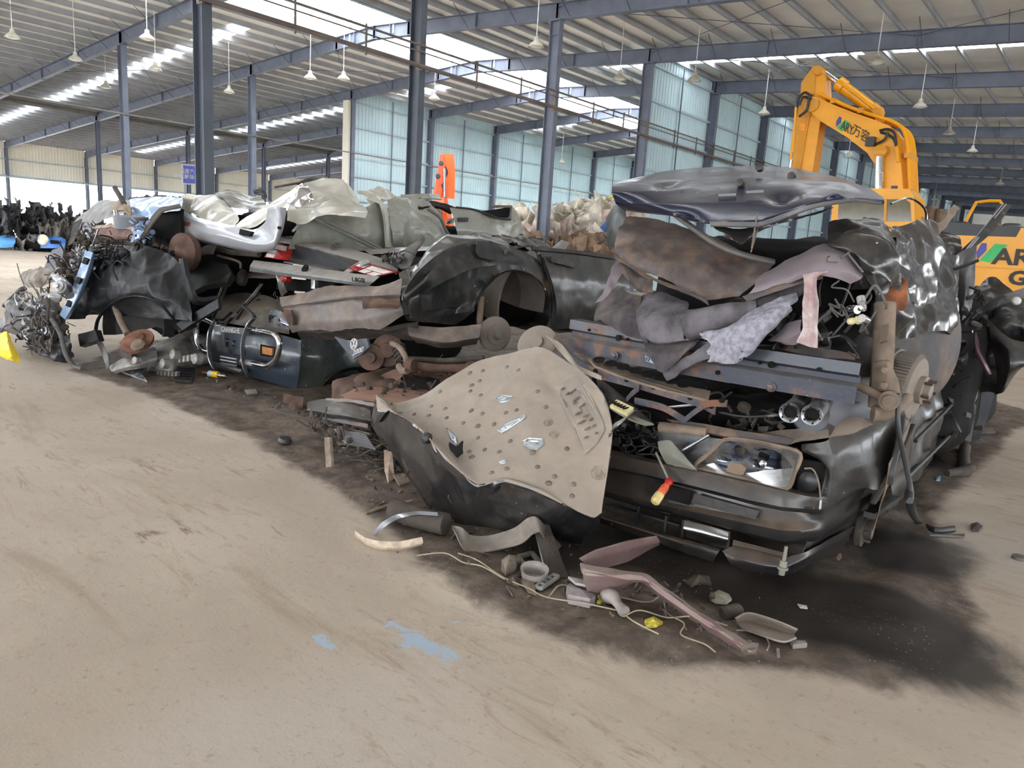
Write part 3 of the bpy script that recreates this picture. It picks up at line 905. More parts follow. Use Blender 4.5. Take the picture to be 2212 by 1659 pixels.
# ================================================================== RIGHT STACK, LOWER CAR
T = thing('crushed_sedan', (13.85, -3.0, 0), 'crushed dark sedan with one headlight, lowest of the stack nearest the camera', 'wrecked car')
solid('filler_shell', [[(13.0, -4.1, .8, 'w'), (14.4, -4.1, .8, 'w'), (14.4, -2, .75, 'w'), (14.4, -.6, .7, 'w')],
                     [(13.0, -4.15, .2, 'w'), (14.4, -4.15, .2, 'w'), (14.4, -2, .12, 'w'), (14.4, -.6, .12, 'w')]], M_DARK, T, th=.3, crump=.03)
blob('dark_filler', (13.75, -2.3, .5), (.78, 1.75, .36), M_DARK, T, crump=.04, power=.35)  # dark filler added to block light and sight through the wreck
yb = -4.66
bumper_rows = [
    [(1290, 962, yb+.10), (1400, 990, yb+.10), (1510, 1010, yb+.10), (1610, 1034, yb+.10), (1690, 1050, yb+.12), (1765, 1060, yb+.2), (14.75, -4.25, .58, 'w')],
    [(1290, 976, yb), (1400, 997, yb), (1510, 1018, yb), (1610, 1041, yb), (1690, 1059, yb+.01), (1772, 1075, yb+.09), (14.76, -4.22, .56, 'w')],
    [(1290, 1004, yb-.03), (1400, 1027, yb-.03), (1510, 1053, yb-.03), (1610, 1078, yb-.03), (1690, 1096, yb-.01), (1775, 1100, yb+.10), (14.76, -4.2, .50, 'w')],
    [(1290, 1008, yb+.01), (1400, 1032, yb+.01), (1510, 1060, yb+.01), (1610, 1086, yb+.01), (1690, 1104, yb+.03), (1778, 1110, yb+.12), (14.75, -4.2, .48, 'w')],
    [(1290, 1052, yb-.01), (1400, 1078, yb-.01), (1510, 1096, yb-.01), (1610, 1116, yb-.01), (1690, 1130, yb+.01), (1780, 1125, yb+.13), (14.74, -4.2, .44, 'w')],
    [(1290, 1056, yb-.05), (1400, 1086, yb-.05), (1510, 1108, yb-.05), (1610, 1130, yb-.05), (1690, 1146, yb-.03), (1776, 1146, yb+.12), (14.73, -4.2, .40, 'w')],
    [(1290, 1064, yb-.04), (1400, 1094, yb-.04), (1510, 1122, yb-.04), (1610, 1150, yb-.04), (1690, 1170, yb-.02), (1770, 1160, yb+.12), (14.73, -4.2, .35, 'w')],
    [(1290, 1068, yb+.03), (1400, 1098, yb+.03), (1510, 1126, yb+.03), (1610, 1156, yb+.03), (1690, 1177, yb+.04), (1764, 1170, yb+.15), (14.72, -4.18, .30, 'w')],
]
BUM = sheet('front_bumper', bumper_rows, M_BUMP, T, res=.018, th=.006, crump=.006, freq=5, sharp=.75, cap=110, label='dusty black front bumper with two moulded ridges', seed=4)
# lower corner skirt and lip
sheet('bumper_lip', [[(1296, 1110, yb+.02), (1400, 1142, yb), (1480, 1166, yb-.01), (1556, 1187, yb-.02)],
                     [(1296, 1116, yb-.04), (1400, 1148, yb-.05), (1480, 1173, yb-.05), (1553, 1193, yb-.06)],
                     [(1296, 1130, yb-.02), (1400, 1165, yb-.03), (1480, 1194, yb-.04), (1540, 1217, yb-.05)]], M_BUMP, T, res=.018, th=.005, crump=.004, jag=.008, sharp=.7)
sheet('bumper_corner', [[(1560, 1190, yb-.02), (1590, 1178, yb+.02), (1640, 1192, yb+.01), (1700, 1205, yb), (1745, 1190, yb+.08), (14.72, -4.2, .26, 'w')],
                        [(1578, 1218, yb-.02), (1610, 1212, yb-.03), (1650, 1221, yb-.04), (1700, 1226, yb-.02), (1748, 1205, yb+.08), (14.70, -4.2, .18, 'w')],
                        [(1580, 1224, yb), (1612, 1232, yb-.02), (1655, 1241, yb-.02), (1695, 1243, yb), (1735, 1222, yb+.08), (14.66, -4.2, .08, 'w')]], M_BUMP, T, res=.018, crump=.006, jag=.008, sharp=.6)
sheet('bumper_slat', [[(1584, 1166, yb), (1640, 1180, yb), (1702, 1196, yb)], [(1582, 1178, yb-.02), (1640, 1190, yb-.02), (1700, 1206, yb-.02)]], M_BUMP, T, res=.02, crump=.003)
sheet('skirt', [[(1748, 1130, yb+.12), (1770, 1128, yb+.2), (14.74, -4.0, .40, 'w')], [(1742, 1180, yb+.1), (1765, 1175, yb+.18), (14.72, -4.0, .26, 'w')], [(1715, 1238, yb+.05), (1745, 1222, yb+.16), (14.66, -4.0, .1, 'w')]], M_BUMP, T, res=.02, crump=.008)
mb = MB()
for a, b in (((1296, 1040), (1296+.1, 1042)),): pass
for x0, y0, x1, y1 in [(1340, 1075, 1450, 1108), (1310, 1088, 1470, 1134), (1320, 1045, 1390, 1062)]:
    mb.bar(PY(x0, y0, yb+.05), PY(x1, y1, yb+.05), .03, .012)
for x0, y0, x1, y1 in [(1396, 1035, 1376, 1130), (1442, 1113, 1438, 1150), (1478, 1122, 1476, 1165)]:
    mb.bar(PY(x0, y0, yb+.04), PY(x1, y1, yb+.04), .012, .03, (0, 1, 0))
mb.build('grille_bars', M_PLASTIC, T)
# number plate recess, dark, and plate boss
sheet('plate_recess', [[(1412, 1040, yb-.032), (1492, 1062, yb-.032)], [(1398, 1065, yb-.034), (1488, 1092, yb-.034)]], M_DARK, T, crump=0, th=.004, sharp=1)
sheet('plate_mount', [[(1500, 1066, yb-.038), (1640, 1104, yb-.038)], [(1492, 1086, yb-.042), (1632, 1122, yb-.042)]], M_BUMP, T, crump=.003, th=.008, sharp=1)
# fog lamp
fl = sheet('fog_lamp', [[(1478, 1124, yb+.0), (1530, 1136, yb), (1574, 1150, yb+.01)], [(1476, 1145, yb-.02), (1530, 1158, yb-.02), (1572, 1168, yb-.01)], [(1480, 1163, yb), (1530, 1176, yb), (1568, 1180, yb+.01)]], glass('fog_glass', (.1, .1, .1), .2, .35), T, crump=0, th=.01, label='smoked rectangular fog lamp glass')
sheet('lamp_back', [[(1474, 1120, yb+.05), (1578, 1148, yb+.05)], [(1474, 1168, yb+.05), (1575, 1188, yb+.05)]], plain('lamp_back_dark', srgb(84, 82, 80), .4, .4, .2, 20, grime=.4), fl, crump=0)
# headlamp: bowl, bulb, rim, broken front glass
HL = sheet('headlight', [[(1566, 952, yb+.10), (1620, 954, yb+.10), (1680, 966, yb+.1), (1727, 982, yb+.1)],
                         [(1540, 972, yb+.17), (1620, 982, yb+.24), (1680, 992, yb+.22), (1718, 1000, yb+.14)],
                         [(1520, 992, yb+.17), (1610, 1014, yb+.24), (1670, 1024, yb+.22), (1710, 1030, yb+.14)],
                         [(1503, 1009, yb+.08), (1580, 1028, yb+.08), (1640, 1042, yb+.08), (1698, 1056, yb+.08)]], M_REFL, T, res=.015, crump=.004, freq=9, sharp=.2, label='broken headlight with silver reflector bowl')
rim = [PY(a, b, yb+c) for a, b, c in [(1566, 950, .06), (1620, 952, .06), (1680, 964, .06), (1728, 980, .07), (1716, 1022, .06), (1698, 1056, .05), (1640, 1042, .05), (1580, 1028, .05), (1503, 1009, .06), (1536, 978, .06)]]
V_, F_ = tube_vf(cr(rim, 4, True), .012, 6, True); link('lamp_rim', V_, F_, M_DIRTY, HL, True)
c = PY(1644, 1000, yb+.12)
MB().lathe(c, _f, [(.001, -.035), (.018, -.03), (.026, -.01), (.026, .05), (.001, .06)], 14).build('bulb_cap', M_CHROME, HL, True)
MB().lathe(PY(1652, 985, yb+.205), _f, [(.026, 0), (.026, .02), (.001, .02)], 14).build('bulb_hole', M_DARK, HL, True)
sheet('lens_glass', [[(1503, 1009, yb+.05), (1540, 1000, yb+.05), (1560, 1010, yb+.05), (1610, 1022, yb+.05), (1660, 1016, yb+.05), (1716, 1012, yb+.05)],
                     [(1506, 1011, yb+.04), (1560, 1022, yb+.04), (1600, 1032, yb+.04), (1640, 1042, yb+.04), (1670, 1048, yb+.04), (1700, 1056, yb+.04)]], M_LENSC, HL, res=.02, crump=0, jag=.01)
sheet('lens_glass', [[(1566, 954, yb+.05), (1536, 980, yb+.05), (1505, 1008, yb+.05)], [(1590, 962, yb+.05), (1566, 984, yb+.05), (1548, 998, yb+.05)]], M_LENSC, HL, res=.02, crump=0)
sheet('lens_glass', [[(1690, 968, yb+.05), (1688, 1000, yb+.05), (1690, 1030, yb+.05)], [(1727, 982, yb+.05), (1716, 1018, yb+.05), (1700, 1054, yb+.05)]], M_LENSC, HL, res=.02, crump=0)
sheet('lens_glass', [[(1572, 1000, yb+.045), (1600, 1002, yb+.045), (1612, 1012, yb+.045)], [(1570, 1018, yb+.04), (1592, 1026, yb+.04), (1606, 1026, yb+.04)]], plain('mud_brown', srgb(110, 92, 76), .8), HL, res=.02, crump=.002)
# indicator aperture beside the headlamp
sheet('lamp_recess', [[(1728, 992, yb+.12), (1782, 1000, yb+.16)], [(1722, 1060, yb+.12), (1768, 1068, yb+.16)]], M_DARK, T, crump=0, th=.02)
MB().lathe(PY(1745, 1040, yb+.13), (0, -1, 0), [(.05, -.04), (.05, 0), (.035, .012), (.001, .014)], 18).build('lamp_socket', M_PLASTIC, T, True)
tube('loom_wire', [(1738, 1012, yb+.06), (1756, 1014, yb+.06), (1768, 1040, yb+.05), (1773, 1080, yb+.02)], .004, M_DIRTY, T, curve=6)
MB().lathe(PY(1773, 1080, yb+.02), (0.05, 0, -1), [(.005, 0), (.006, .04), (.001, .05)], 8).build('wire_end', M_ALU, T)
# front wing: from the lamp corner back along the side
sheet('front_wing', [[(1730, 960, yb+.14), (1790, 950, yb+.12), (14.60, -4.45, .86, 'w'), (14.64, -4.0, .92, 'w'), (14.62, -3.6, .90, 'w')],
                     [(1734, 976, yb+.12), (1800, 985, yb+.12), (14.72, -4.35, .76, 'w'), (14.76, -3.95, .78, 'w'), (14.74, -3.5, .78, 'w')],
                     [(1783, 1005, yb+.13), (1800, 1030, yb+.12), (14.76, -4.35, .62, 'w'), (14.80, -4.05, .60, 'w'), (14.79, -3.5, .62, 'w')],
                     [(1772, 1070, yb+.12), (1798, 1075, yb+.12), (14.76, -4.30, .50, 'w'), (14.80, -4.18, .48, 'w'), (14.79, -3.45, .46, 'w')]], M_BLACKD, T, res=.025, crump=.014, freq=3.5, sharp=.35, seed=12, label='dusty black front wing')
tube('arch_edge', [(14.80, -4.25, .42, 'w'), (14.82, -4.1, .54, 'w'), (14.82, -3.85, .66, 'w'), (14.80, -3.6, .72, 'w')], .014, M_DIRTYD, T, curve=6, flat=.5)
# slam panel strips above the lamp: torn, dusty
sheet('bonnet_edge', [[(1600, 945, yb+.18), (1680, 930, yb+.2), (1760, 918, yb+.2), (1850, 902, yb+.25), (1890, 918, yb+.25)],
                      [(1605, 962, yb+.1), (1665, 966, yb+.08), (1740, 952, yb+.1), (1835, 936, yb+.15), (1870, 924, yb+.22)]], paint('dusty_grey_edge', srgb(60, 58, 58), .5, 1.1, 0, .1, up=.4, dustcol=srgb(132, 118, 106)), T, res=.02, crump=.008, jag=.012, sharp=.5)
sheet('slam_panel', [[(1440, 905, yb+.1), (1520, 915, yb+.1), (1600, 930, yb+.1), (1720, 948, yb+.12)], [(1470, 922, yb+.06), (1530, 935, yb+.06), (1600, 948, yb+.06), (1700, 960, yb+.08)],
                     [(1475, 926, yb+.1), (1535, 940, yb+.1), (1600, 954, yb+.1), (1690, 964, yb+.12)]], M_BEAM, T, res=.02, crump=.006)
# radiator with fins and tank
mb = MB()
a, b, c2, d = [PY(*q) for q in ((1418, 930, yb+.12), (1560, 948, yb+.12), (1500, 1010, yb+.10), (1440, 1000, yb+.1))]
RAD = prism('radiator', [a, b, c2, d], (0, .05, 0), M_PLASTIC, T)
for i in range(22):
    t = (i+.5)/22
    mb.bar(a+(d-a)*t+np.array([0, -.004, 0]), b+(c2-b)*t+np.array([0, -.004, 0]), .004, .0035)
mb.build('cooling_fins', M_STEELB, RAD)
tube('radiator_tank', [(1426, 922, yb+.06), (1480, 928, yb+.06), (1528, 934, yb+.07)], .028, M_DIRTY, RAD, n=12)
tube('stay_rod', [(1474, 974, yb+.02), (1532, 940, yb+.06)], .009, M_STEELB, T)
sheet('grille_fragment', [[(1422, 955, yb-.03), (1446, 950, yb-.03), (1470, 975, yb-.02)], [(1425, 975, yb-.04), (1452, 985, yb-.04), (1502, 1012, yb-.02)], [(1440, 1002, yb-.02), (1470, 1008, yb-.02), (1500, 1014, yb-.02)]], M_PLASTICG, T, res=.012, crump=.006, freq=8, jag=.01)
junk('engine_parts', T, M_PLASTIC, PY(1380, 950, yb+.35), (.25, .2, .12), 60, 5, .07)
junk('engine_parts', T, M_DIRTYD, PY(1620, 915, yb+.4), (.3, .2, .1), 50, 8, .07)
wires('loom', T, M_RUBBER, PY(1400, 960, yb+.1), (.16, .05, .1), 10, 3, .004)
# radiator support frame with oval holes, above (blue-grey pressed steel)
def holed_strip(name, pts, w, t, mat, parent, holes, hr, up=(0, 0, 1)):
    o = sheet(name, [[np.array(p)+np.array(up)*w/2 for p in pts], [np.array(p)-np.array(up)*w/2 for p in pts]], mat, parent, res=.02, th=t, crump=.004, freq=6, sharp=.3)
    mb = []
    L = np.array(pts)
    for h in holes:
        f = h*(len(L)-1); i = min(int(f), len(L)-2); p = L[i]+(L[i+1]-L[i])*(f-i)
        v, n = surf_at(o, *pix(p[None])[0])
        mb.append(lathe_vf(v-n*.004, n, [(hr*1.35, 0), (hr*1.35, .006), (hr, .007), (hr, .0075), (.0005, .0075)], 12))
    many('bolt_hole', mb, M_DARK, o)
    return o
sup = [(1195, 735), (1235, 775), (1270, 800), (1310, 812), (1380, 830), (1450, 850), (1510, 868), (1545, 885)]
SUP = holed_strip('radiator_support', [PY(a, b, yb-.02) for a, b in sup], .055, .012, M_BEAM, T, [.33, .5, .62, .80, .95], .012)
grl = [[(1270, 772, yb+.06), (1340, 795, yb+.05), (1420, 822, yb+.05), (1535, 845, yb+.06)], [(1285, 790, yb-.05), (1350, 815, yb-.05), (1430, 840, yb-.05), (1530, 865, yb-.02)]]
TRAY = sheet('slotted_tray', grl, M_DIRTY, T, res=.02, th=.012, crump=.004, sharp=.3)
mb = []
for i in range(8):
    f = .06+i*.12
    c_ = PY(1282+(1500-1282)*f, 779+(842-779)*f, yb-.005)
    mb.append(lathe_vf(c_+np.array([0, -.01, .012]), (0.05, -.35, 1), [(.034, 0), (.036, .006), (.026, .007), (.026, .004), (.0005, .004)], 12))
many('oval_slot', mb, M_DARK, TRAY)
for pts in ([(1352, 865), (1365, 850), (1380, 838)], [(1370, 866), (1430, 880), (1478, 908)], [(1478, 908), (1500, 890), (1530, 872), (1570, 872)]):
    holed_strip('support_brace', [PY(a, b, yb-.04) for a, b in pts], .035, .01, M_BEAM, T, [.9] if pts[0][0] == 1478 else [], .012)
tube('brace_rod', [(1440, 880, yb), (1510, 873, yb)], .006, M_ALU, T)
tube('long_bar', [(1555, 890, yb+.02), (1610, 900, yb+.02), (1690, 896, yb+.06)], .014, M_STEELB, T, curve=5, flat=.5)
# torn tan edge strip at upper end of the support
sheet('torn_edge', [[(1180, 725, yb-.05), (1215, 745, yb-.05), (1250, 790, yb-.06), (1300, 812, yb-.05)], [(1192, 735, yb-.08), (1222, 775, yb-.09), (1262, 805, yb-.09), (1300, 822, yb-.07)]], paint('pale_dusty_strip', srgb(120, 112, 104), .5, .8, .1, .1, up=.4, dustcol=srgb(190, 178, 160)), T, res=.015, crump=.006, jag=.01)
# speaker-grille like mesh panel
mg = MB()
ga, gb, gc, gd = [PY(*q) for q in ((1290, 815, yb-.08), (1345, 860, yb-.12), (1420, 895, yb-.12), (1330, 850, yb-.03))]
ga, gb, gc, gd = PY(1288, 812, yb-.02), PY(1362, 872, yb-.02), PY(1410, 915, yb-.10), PY(1300, 868, yb-.10)
for i in range(13):
    t = i/12; mg.bar(ga+(gd-ga)*t, gb+(gc-gb)*t, .005, .008)
for i in range(19):
    t = i/18; mg.bar(ga+(gb-ga)*t, gd+(gc-gd)*t, .005, .008)
MESH = mg.build('grille_mesh', M_PLASTIC, T)
sheet('grille_tray', [[(1302, 868, yb-.10), (1345, 890, yb-.10), (1412, 915, yb-.11)], [(1320, 880, yb-.14), (1362, 905, yb-.14), (1395, 918, yb-.13)]], M_PLASTICG, T, res=.015, crump=.003, th=.01)
mb = MB()
_v0, _v1 = PY(1325, 872, yb-.13), PY(1362, 890, yb-.13)
MB().bar(_v0, _v1, .06, .02, (0, -.5, 1)).build('air_vent', M_CREAM, T)
for i in range(5): mb.bar(_v0+(_v1-_v0)*(.15+i*.17)+np.array([-.01, -.03, .012]), _v0+(_v1-_v0)*(.15+i*.17)+np.array([.0, .02, .014]), .008, .008)
mb.build('vent_slots', M_DARK, T)
# side of the lower car: crumpled doors running back
sheet('side_panel', [[(14.60, -3.75, .95, 'w'), (14.62, -3.0, .90, 'w'), (14.55, -2.2, .86, 'w'), (14.62, -1.4, .84, 'w'), (14.56, -.5, .82, 'w')],
                     [(14.78, -3.6, .66, 'w'), (14.72, -3.0, .64, 'w'), (14.72, -2.2, .6, 'w'), (14.66, -1.4, .6, 'w'), (14.62, -.5, .6, 'w')],
                     [(14.74, -3.5, .42, 'w'), (14.74, -3.0, .36, 'w'), (14.70, -2.2, .34, 'w'), (14.68, -1.4, .34, 'w'), (14.62, -.5, .36, 'w')],
                     [(14.70, -3.5, .16, 'w'), (14.70, -3.0, .12, 'w'), (14.68, -2.2, .12, 'w'), (14.64, -1.4, .14, 'w'), (14.60, -.5, .16, 'w')]], M_BLACKD, T, res=.03, crump=.05, freq=2.6, sharp=.3, seed=31, label='crumpled dusty door skin')
for a, b in (((14.74, -3.3, .30), (14.70, -1.0, .30)), ((14.76, -3.2, .55), (14.68, -1.2, .56))):
    MB().tube(cr([a, np.array(a)*.5+np.array(b)*.5+np.array([.02, 0, .03]), b], 6), .014, 6).build('door_rib', M_BLACKD, T, True)
# torn splash guard and hub in the wheel arch
sheet('splash_guard', [[(14.84, -4.2, .62, 'w'), (14.84, -4.0, .74, 'w'), (14.82, -3.75, .80, 'w')], [(14.82, -4.15, .40, 'w'), (14.80, -4.0, .42, 'w'), (14.80, -3.85, .52, 'w')], [(14.80, -4.15, .22, 'w'), (14.78, -4.0, .26, 'w'), (14.78, -3.9, .36, 'w')]], M_DIRTY, T, res=.02, crump=.02, jag=.015, seed=9)
MB().bar((14.78, -4.2, .34), (14.80, -3.75, .33), .05, .03).build('arch_bracket', M_PLASTIC, T)
mb = MB(); hx = np.array([14.70, -4.0, .2])
mb.lathe(hx, (1, .05, 0), [(.02, -.2), (.06, -.18), (.07, -.02), (.1, 0), (.1, .03), (.05, .035), (.05, .07), (.001, .075)], 20)
for i in range(4): bolt(mb, hx+np.array([.03, .065*math.cos(i*1.57), .065*math.sin(i*1.57)]), (1, 0, 0), .01, .03)
mb.build('wheel_hub', M_DIRTYD, T, True)
MB().lathe(PX(1795, 1195, 14.62), (.8, -.3, .0), [(.02, -.1), (.03, -.06), (.03, .03), (.02, .05), (.001, .05)], 14).build('ball_joint', M_RUSTY, T, True)
MB().lathe(PY(1691, 1224, yb-.06), (0, -.1, -1), [(.008, -.1), (.009, -.03), (.016, -.03), (.018, .0), (.026, .002), (.026, .012), (.016, .014), (.014, .04), (.001, .04)], 10).build('hanging_sensor', M_PLASTICG, T, True)

# ================================================================== RIGHT STACK, UPPER CAR
U = thing('crushed_saloon', (13.9, -3.0, 1.0), 'crushed black car rear with bumper beam, felt and twin exhaust, on the headlight sedan', 'wrecked car')
blob('filler_core', (13.85, -2.35, 1.38), (.66, 1.75, .33), M_DARK, U, crump=.05, power=.4)  # cores like this are added dark blocks that stop light passing through
beamprof = [(.10, .0), (.0, .0), (-.004, -.052), (.03, -.068), (.03, -.092), (-.004, -.108), (-.004, -.185), (.10, -.195)]
def beam(name, x0, x1, dy, mat, n=24, dz=0.0, slope=-.012):
    V = []; F = []; m = len(beamprof)
    for i in range(n+1):
        x = x0+(x1-x0)*i/n
        bow = .05*((x-13.93)/.8)**2
        for th in (0, 1):
            for (py_, pz) in beamprof:
                V.append((x, -4.63+dy+bow+py_+(th*.006 if 0 < beamprof.index((py_, pz)) < m-1 else 0), 1.15+dz+slope*(x-13.14)+pz*(1 if not th else .965)))
    k = 2*m
    for i in range(n):
        for j in range(m-1):
            F.append([i*k+j, i*k+j+1, (i+1)*k+j+1, (i+1)*k+j]); F.append([i*k+m+j+1, i*k+m+j, (i+1)*k+m+j, (i+1)*k+m+j+1])
        F.append([i*k, (i+1)*k, (i+1)*k+m, i*k+m]); F.append([i*k+m-1, i*k+2*m-1, (i+1)*k+2*m-1, (i+1)*k+m-1])
    for i in (0, n):
        for j in range(m-1): F.append([i*k+j, i*k+m+j, i*k+m+j+1, i*k+j+1])
    return link(name, V, F, mat, U)
BEAM = beam('bumper_beam', 13.14, 14.16, 0, M_BEAM)
BEAM2 = beam('beam_sleeve', 14.13, 14.73, -.012, paint('beam_blue', srgb(36, 43, 58), .4, .42, .3, .2, up=.8), dz=.004)
mb = []
for (a, b, r_) in [(1335, 730, .013), (1354, 733, .006), (1272, 713, .006), (1550, 805, .009), (1641, 784, .006), (1666, 788, .013), (1768, 798, .007)]:
    c = PY(a, b, -4.638); mb.append(lathe_vf(c, (0, -1, 0), [(r_*1.3, -.01), (r_*1.3, .003), (r_, .003), (r_, .0035), (.0005, .0035)], 14))
many('drill_hole', mb, M_DARK, BEAM)
many('bolt', [lathe_vf(PY(a, b, -4.635), (0, -1, 0), [(.024, 0), (.024, .006), (.016, .008), (.014, .018), (.001, .02)], 14) for a, b in ((1328, 768), (1666, 836))], M_BEAM, BEAM2)
STK2 = sheet('sticker', [[PY(1393, 768, -4.642), PY(1408, 772, -4.642)], [PY(1396, 780, -4.642), PY(1418, 788, -4.642)]], plain('sticker_pale', srgb(138, 148, 160), .5, 0, .15, 30, grime=.3), BEAM, crump=0, th=.004)
text('lettering', 'Q', .026, PY(1400, 775, -4.648), (1, 0, -.1), (0, 0, 1), M_DARK, STK2, wid=1.1)
# exhaust: silencer and two perforated tips
MB().lathe((14.55, -4.30, .86), (0.2, 1, 0), [(.001, -.2), (.10, -.19), (.13, -.15), (.13, .4), (.001, .42)], 24).build('silencer', paint('silencer_steel', srgb(80, 84, 92), .5, .5, .2, 0), U, True)
for a, b in ((1706, 891), (1754, 896)):
    c = PY(a, b, -4.72); ax = np.array([0.10, -1, -.10])
    tip = MB().lathe(c, ax, [(.040, -.26), (.043, -.10), (.045, 0), (.048, .004), (.046, .010), (.036, .006), (.032, .0), (.030, -.03), (.029, -.2), (.001, -.2)], 28).build('exhaust_tip', M_STEELB, U, True)
    mb = []
    x1 = np.cross(ax, (0, 0, 1)); x1 /= np.linalg.norm(x1); z1 = np.cross(x1, ax); z1 /= np.linalg.norm(z1)
    for i in range(6):
        an = i*1.047+.3; mb.append(lathe_vf(c+.038*(math.cos(an)*x1+math.sin(an)*z1)+ax*.005, ax, [(.0045, 0), (.0045, .005), (.0003, .005)], 8))
    many('tip_hole', mb, M_DARK, tip)
    MB().lathe(c+ax*(-.03), ax, [(.03, 0), (.028, .002), (.0005, .002)], 18).build('pipe_bore', M_DARK, tip)
# rusty boot floor, buckled upward
sheet('boot_floor', [[(1352, 470, -4.25), (1420, 470, -4.2), (1500, 492, -4.2), (1590, 532, -4.25), (1672, 570, -4.3)],
                     [(1335, 500, -4.42), (1410, 512, -4.4), (1490, 535, -4.4), (1580, 572, -4.42), (1660, 590, -4.45)],
                     [(1328, 545, -4.55), (1405, 560, -4.58), (1490, 582, -4.55), (1575, 608, -4.56), (1640, 606, -4.55)],
                     [(1345, 560, -4.6), (1425, 600, -4.62), (1480, 622, -4.62), (1530, 645, -4.66), (1595, 640, -4.6)]], M_RUSTPAN, U, res=.02, crump=.035, freq=4, sharp=.4, jag=.012, seed=3, th=.006, label='rust-eaten boot floor bent upward', cap=110)
sheet('pan_edge', [[(1325, 545, -4.57), (1380, 580, -4.62), (1420, 600, -4.64), (1480, 624, -4.64), (1530, 648, -4.68)], [(1330, 556, -4.60), (1382, 590, -4.66), (1425, 608, -4.67), (1482, 632, -4.67), (1532, 660, -4.7)]], M_RUSTPAN, U, res=.015, crump=.012, jag=.012, seed=5)
tube('door_seal', [(1392, 438, -4.45), (1430, 445, -4.55), (1480, 480, -4.58), (1545, 525, -4.58), (1600, 548, -4.55), (1672, 566, -4.45)], .022, M_RUBBERG, U, curve=8, n=10, flat=.6)
sheet('floor_rail', [[(1600, 640, -4.66), (1680, 615, -4.68), (1770, 590, -4.68)], [(1612, 652, -4.68), (1690, 625, -4.7), (1775, 600, -4.7)]], M_RUSTPAN, U, res=.015, crump=.01, jag=.01)
sheet('quarter_panel', [[(1645, 604, -4.5), (1700, 562, -4.5), (1760, 532, -4.5), (1825, 526, -4.45), (1870, 556, -4.4)],
                        [(1632, 622, -4.65), (1695, 592, -4.68), (1760, 566, -4.7), (1822, 572, -4.66), (1866, 598, -4.55)],
                        [(1615, 640, -4.66), (1690, 612, -4.7), (1745, 590, -4.74), (1802, 598, -4.7), (1838, 614, -4.6)]], M_PINK, U, res=.018, crump=.03, freq=4, seed=21, jag=.01, label='grey sheet with pink scraped edges')
sheet('pillar_strip', [[(1735, 594, -4.75), (1760, 588, -4.76), (1792, 586, -4.70)], [(1736, 612, -4.78), (1752, 610, -4.8), (1766, 600, -4.74)], [(1733, 660, -4.78), (1750, 660, -4.8), (1768, 655, -4.74)], [(1734, 705, -4.78), (1750, 708, -4.8), (1765, 706, -4.76)], [(1722, 738, -4.8), (1744, 748, -4.82), (1768, 752, -4.78)]],
      M_REDWHITE, U, res=.012, crump=.012, freq=7, seed=8, jag=.006, label='bent pillar strip, red paint under white dust')
sheet('red_flap', [[(1660, 735, -4.66), (1700, 700, -4.66), (1732, 690, -4.68)], [(1670, 735, -4.72), (1700, 730, -4.72), (1730, 715, -4.72)], [(1690, 742, -4.7), (1715, 745, -4.7), (1735, 735, -4.7)]], M_PINK, U, res=.015, crump=.02, freq=6, seed=41, jag=.01)
sheet('inner_sheet', [[(1660, 760, -4.5), (1720, 740, -4.5), (1770, 745, -4.5), (1850, 760, -4.45)], [(1640, 790, -4.6), (1720, 775, -4.6), (1790, 778, -4.6), (1850, 785, -4.5)]], M_BEAM, U, res=.02, crump=.03, seed=7)
# felt and carpet spilling over the beam
FELTS = [
    ([[(1300, 640, -4.5), (1340, 625, -4.5), (1385, 640, -4.55)], [(1290, 680, -4.6), (1335, 680, -4.64), (1385, 690, -4.66)], [(1300, 695, -4.6), (1345, 720, -4.66), (1400, 740, -4.68)]], M_FELTD, 'felt_sheet', 2),
    ([[(1376, 640, -4.5), (1430, 628, -4.5), (1490, 650, -4.5)], [(1374, 680, -4.66), (1425, 685, -4.68), (1482, 680, -4.66)], [(1380, 722, -4.68), (1430, 736, -4.72), (1478, 730, -4.7)], [(1390, 738, -4.66), (1440, 742, -4.7), (1500, 735, -4.68)]], M_FELT, 'felt_sheet', 11),
    ([[(1384, 728, -4.62), (1450, 738, -4.66), (1512, 732, -4.64)], [(1400, 762, -4.72), (1450, 770, -4.74), (1490, 752, -4.72)], [(1420, 800, -4.73), (1430, 805, -4.73), (1440, 802, -4.73)]], M_FELTD, 'carpet_flap', 12),
    ([[(1430, 803, -4.70), (1480, 770, -4.72), (1540, 735, -4.68)], [(1440, 825, -4.70), (1490, 790, -4.74), (1545, 765, -4.70)]], M_FELT, 'carpet_flap', 13),
    ([[(1725, 640, -4.6), (1690, 648, -4.66), (1655, 665, -4.68)], [(1722, 650, -4.7), (1650, 690, -4.78), (1580, 715, -4.76)], [(1700, 668, -4.72), (1635, 710, -4.80), (1515, 728, -4.76)], [(1660, 700, -4.74), (1610, 745, -4.82), (1545, 740, -4.78)], [(1636, 722, -4.74), (1590, 790, -4.80), (1536, 775, -4.78)]], M_FELTL, 'felt_torn', 14),
    ([[(1290, 655, -4.45), (1318, 625, -4.45), (1345, 640, -4.5)], [(1284, 692, -4.58), (1310, 690, -4.6), (1340, 700, -4.62)]], M_FELTD, 'felt_sheet', 15),
]
for rows, m_, nm, sd in FELTS:
    sheet(nm, rows, m_, U, res=.013, th=.012 if nm != 'felt_torn' else .02, crump=.02, freq=5, sharp=.15, jag=.012 if nm != 'felt_torn' else .05, seed=sd, fine=.006, cap=110, label={'felt_torn': 'torn pale fluffy felt hanging over the beam'}.get(nm))
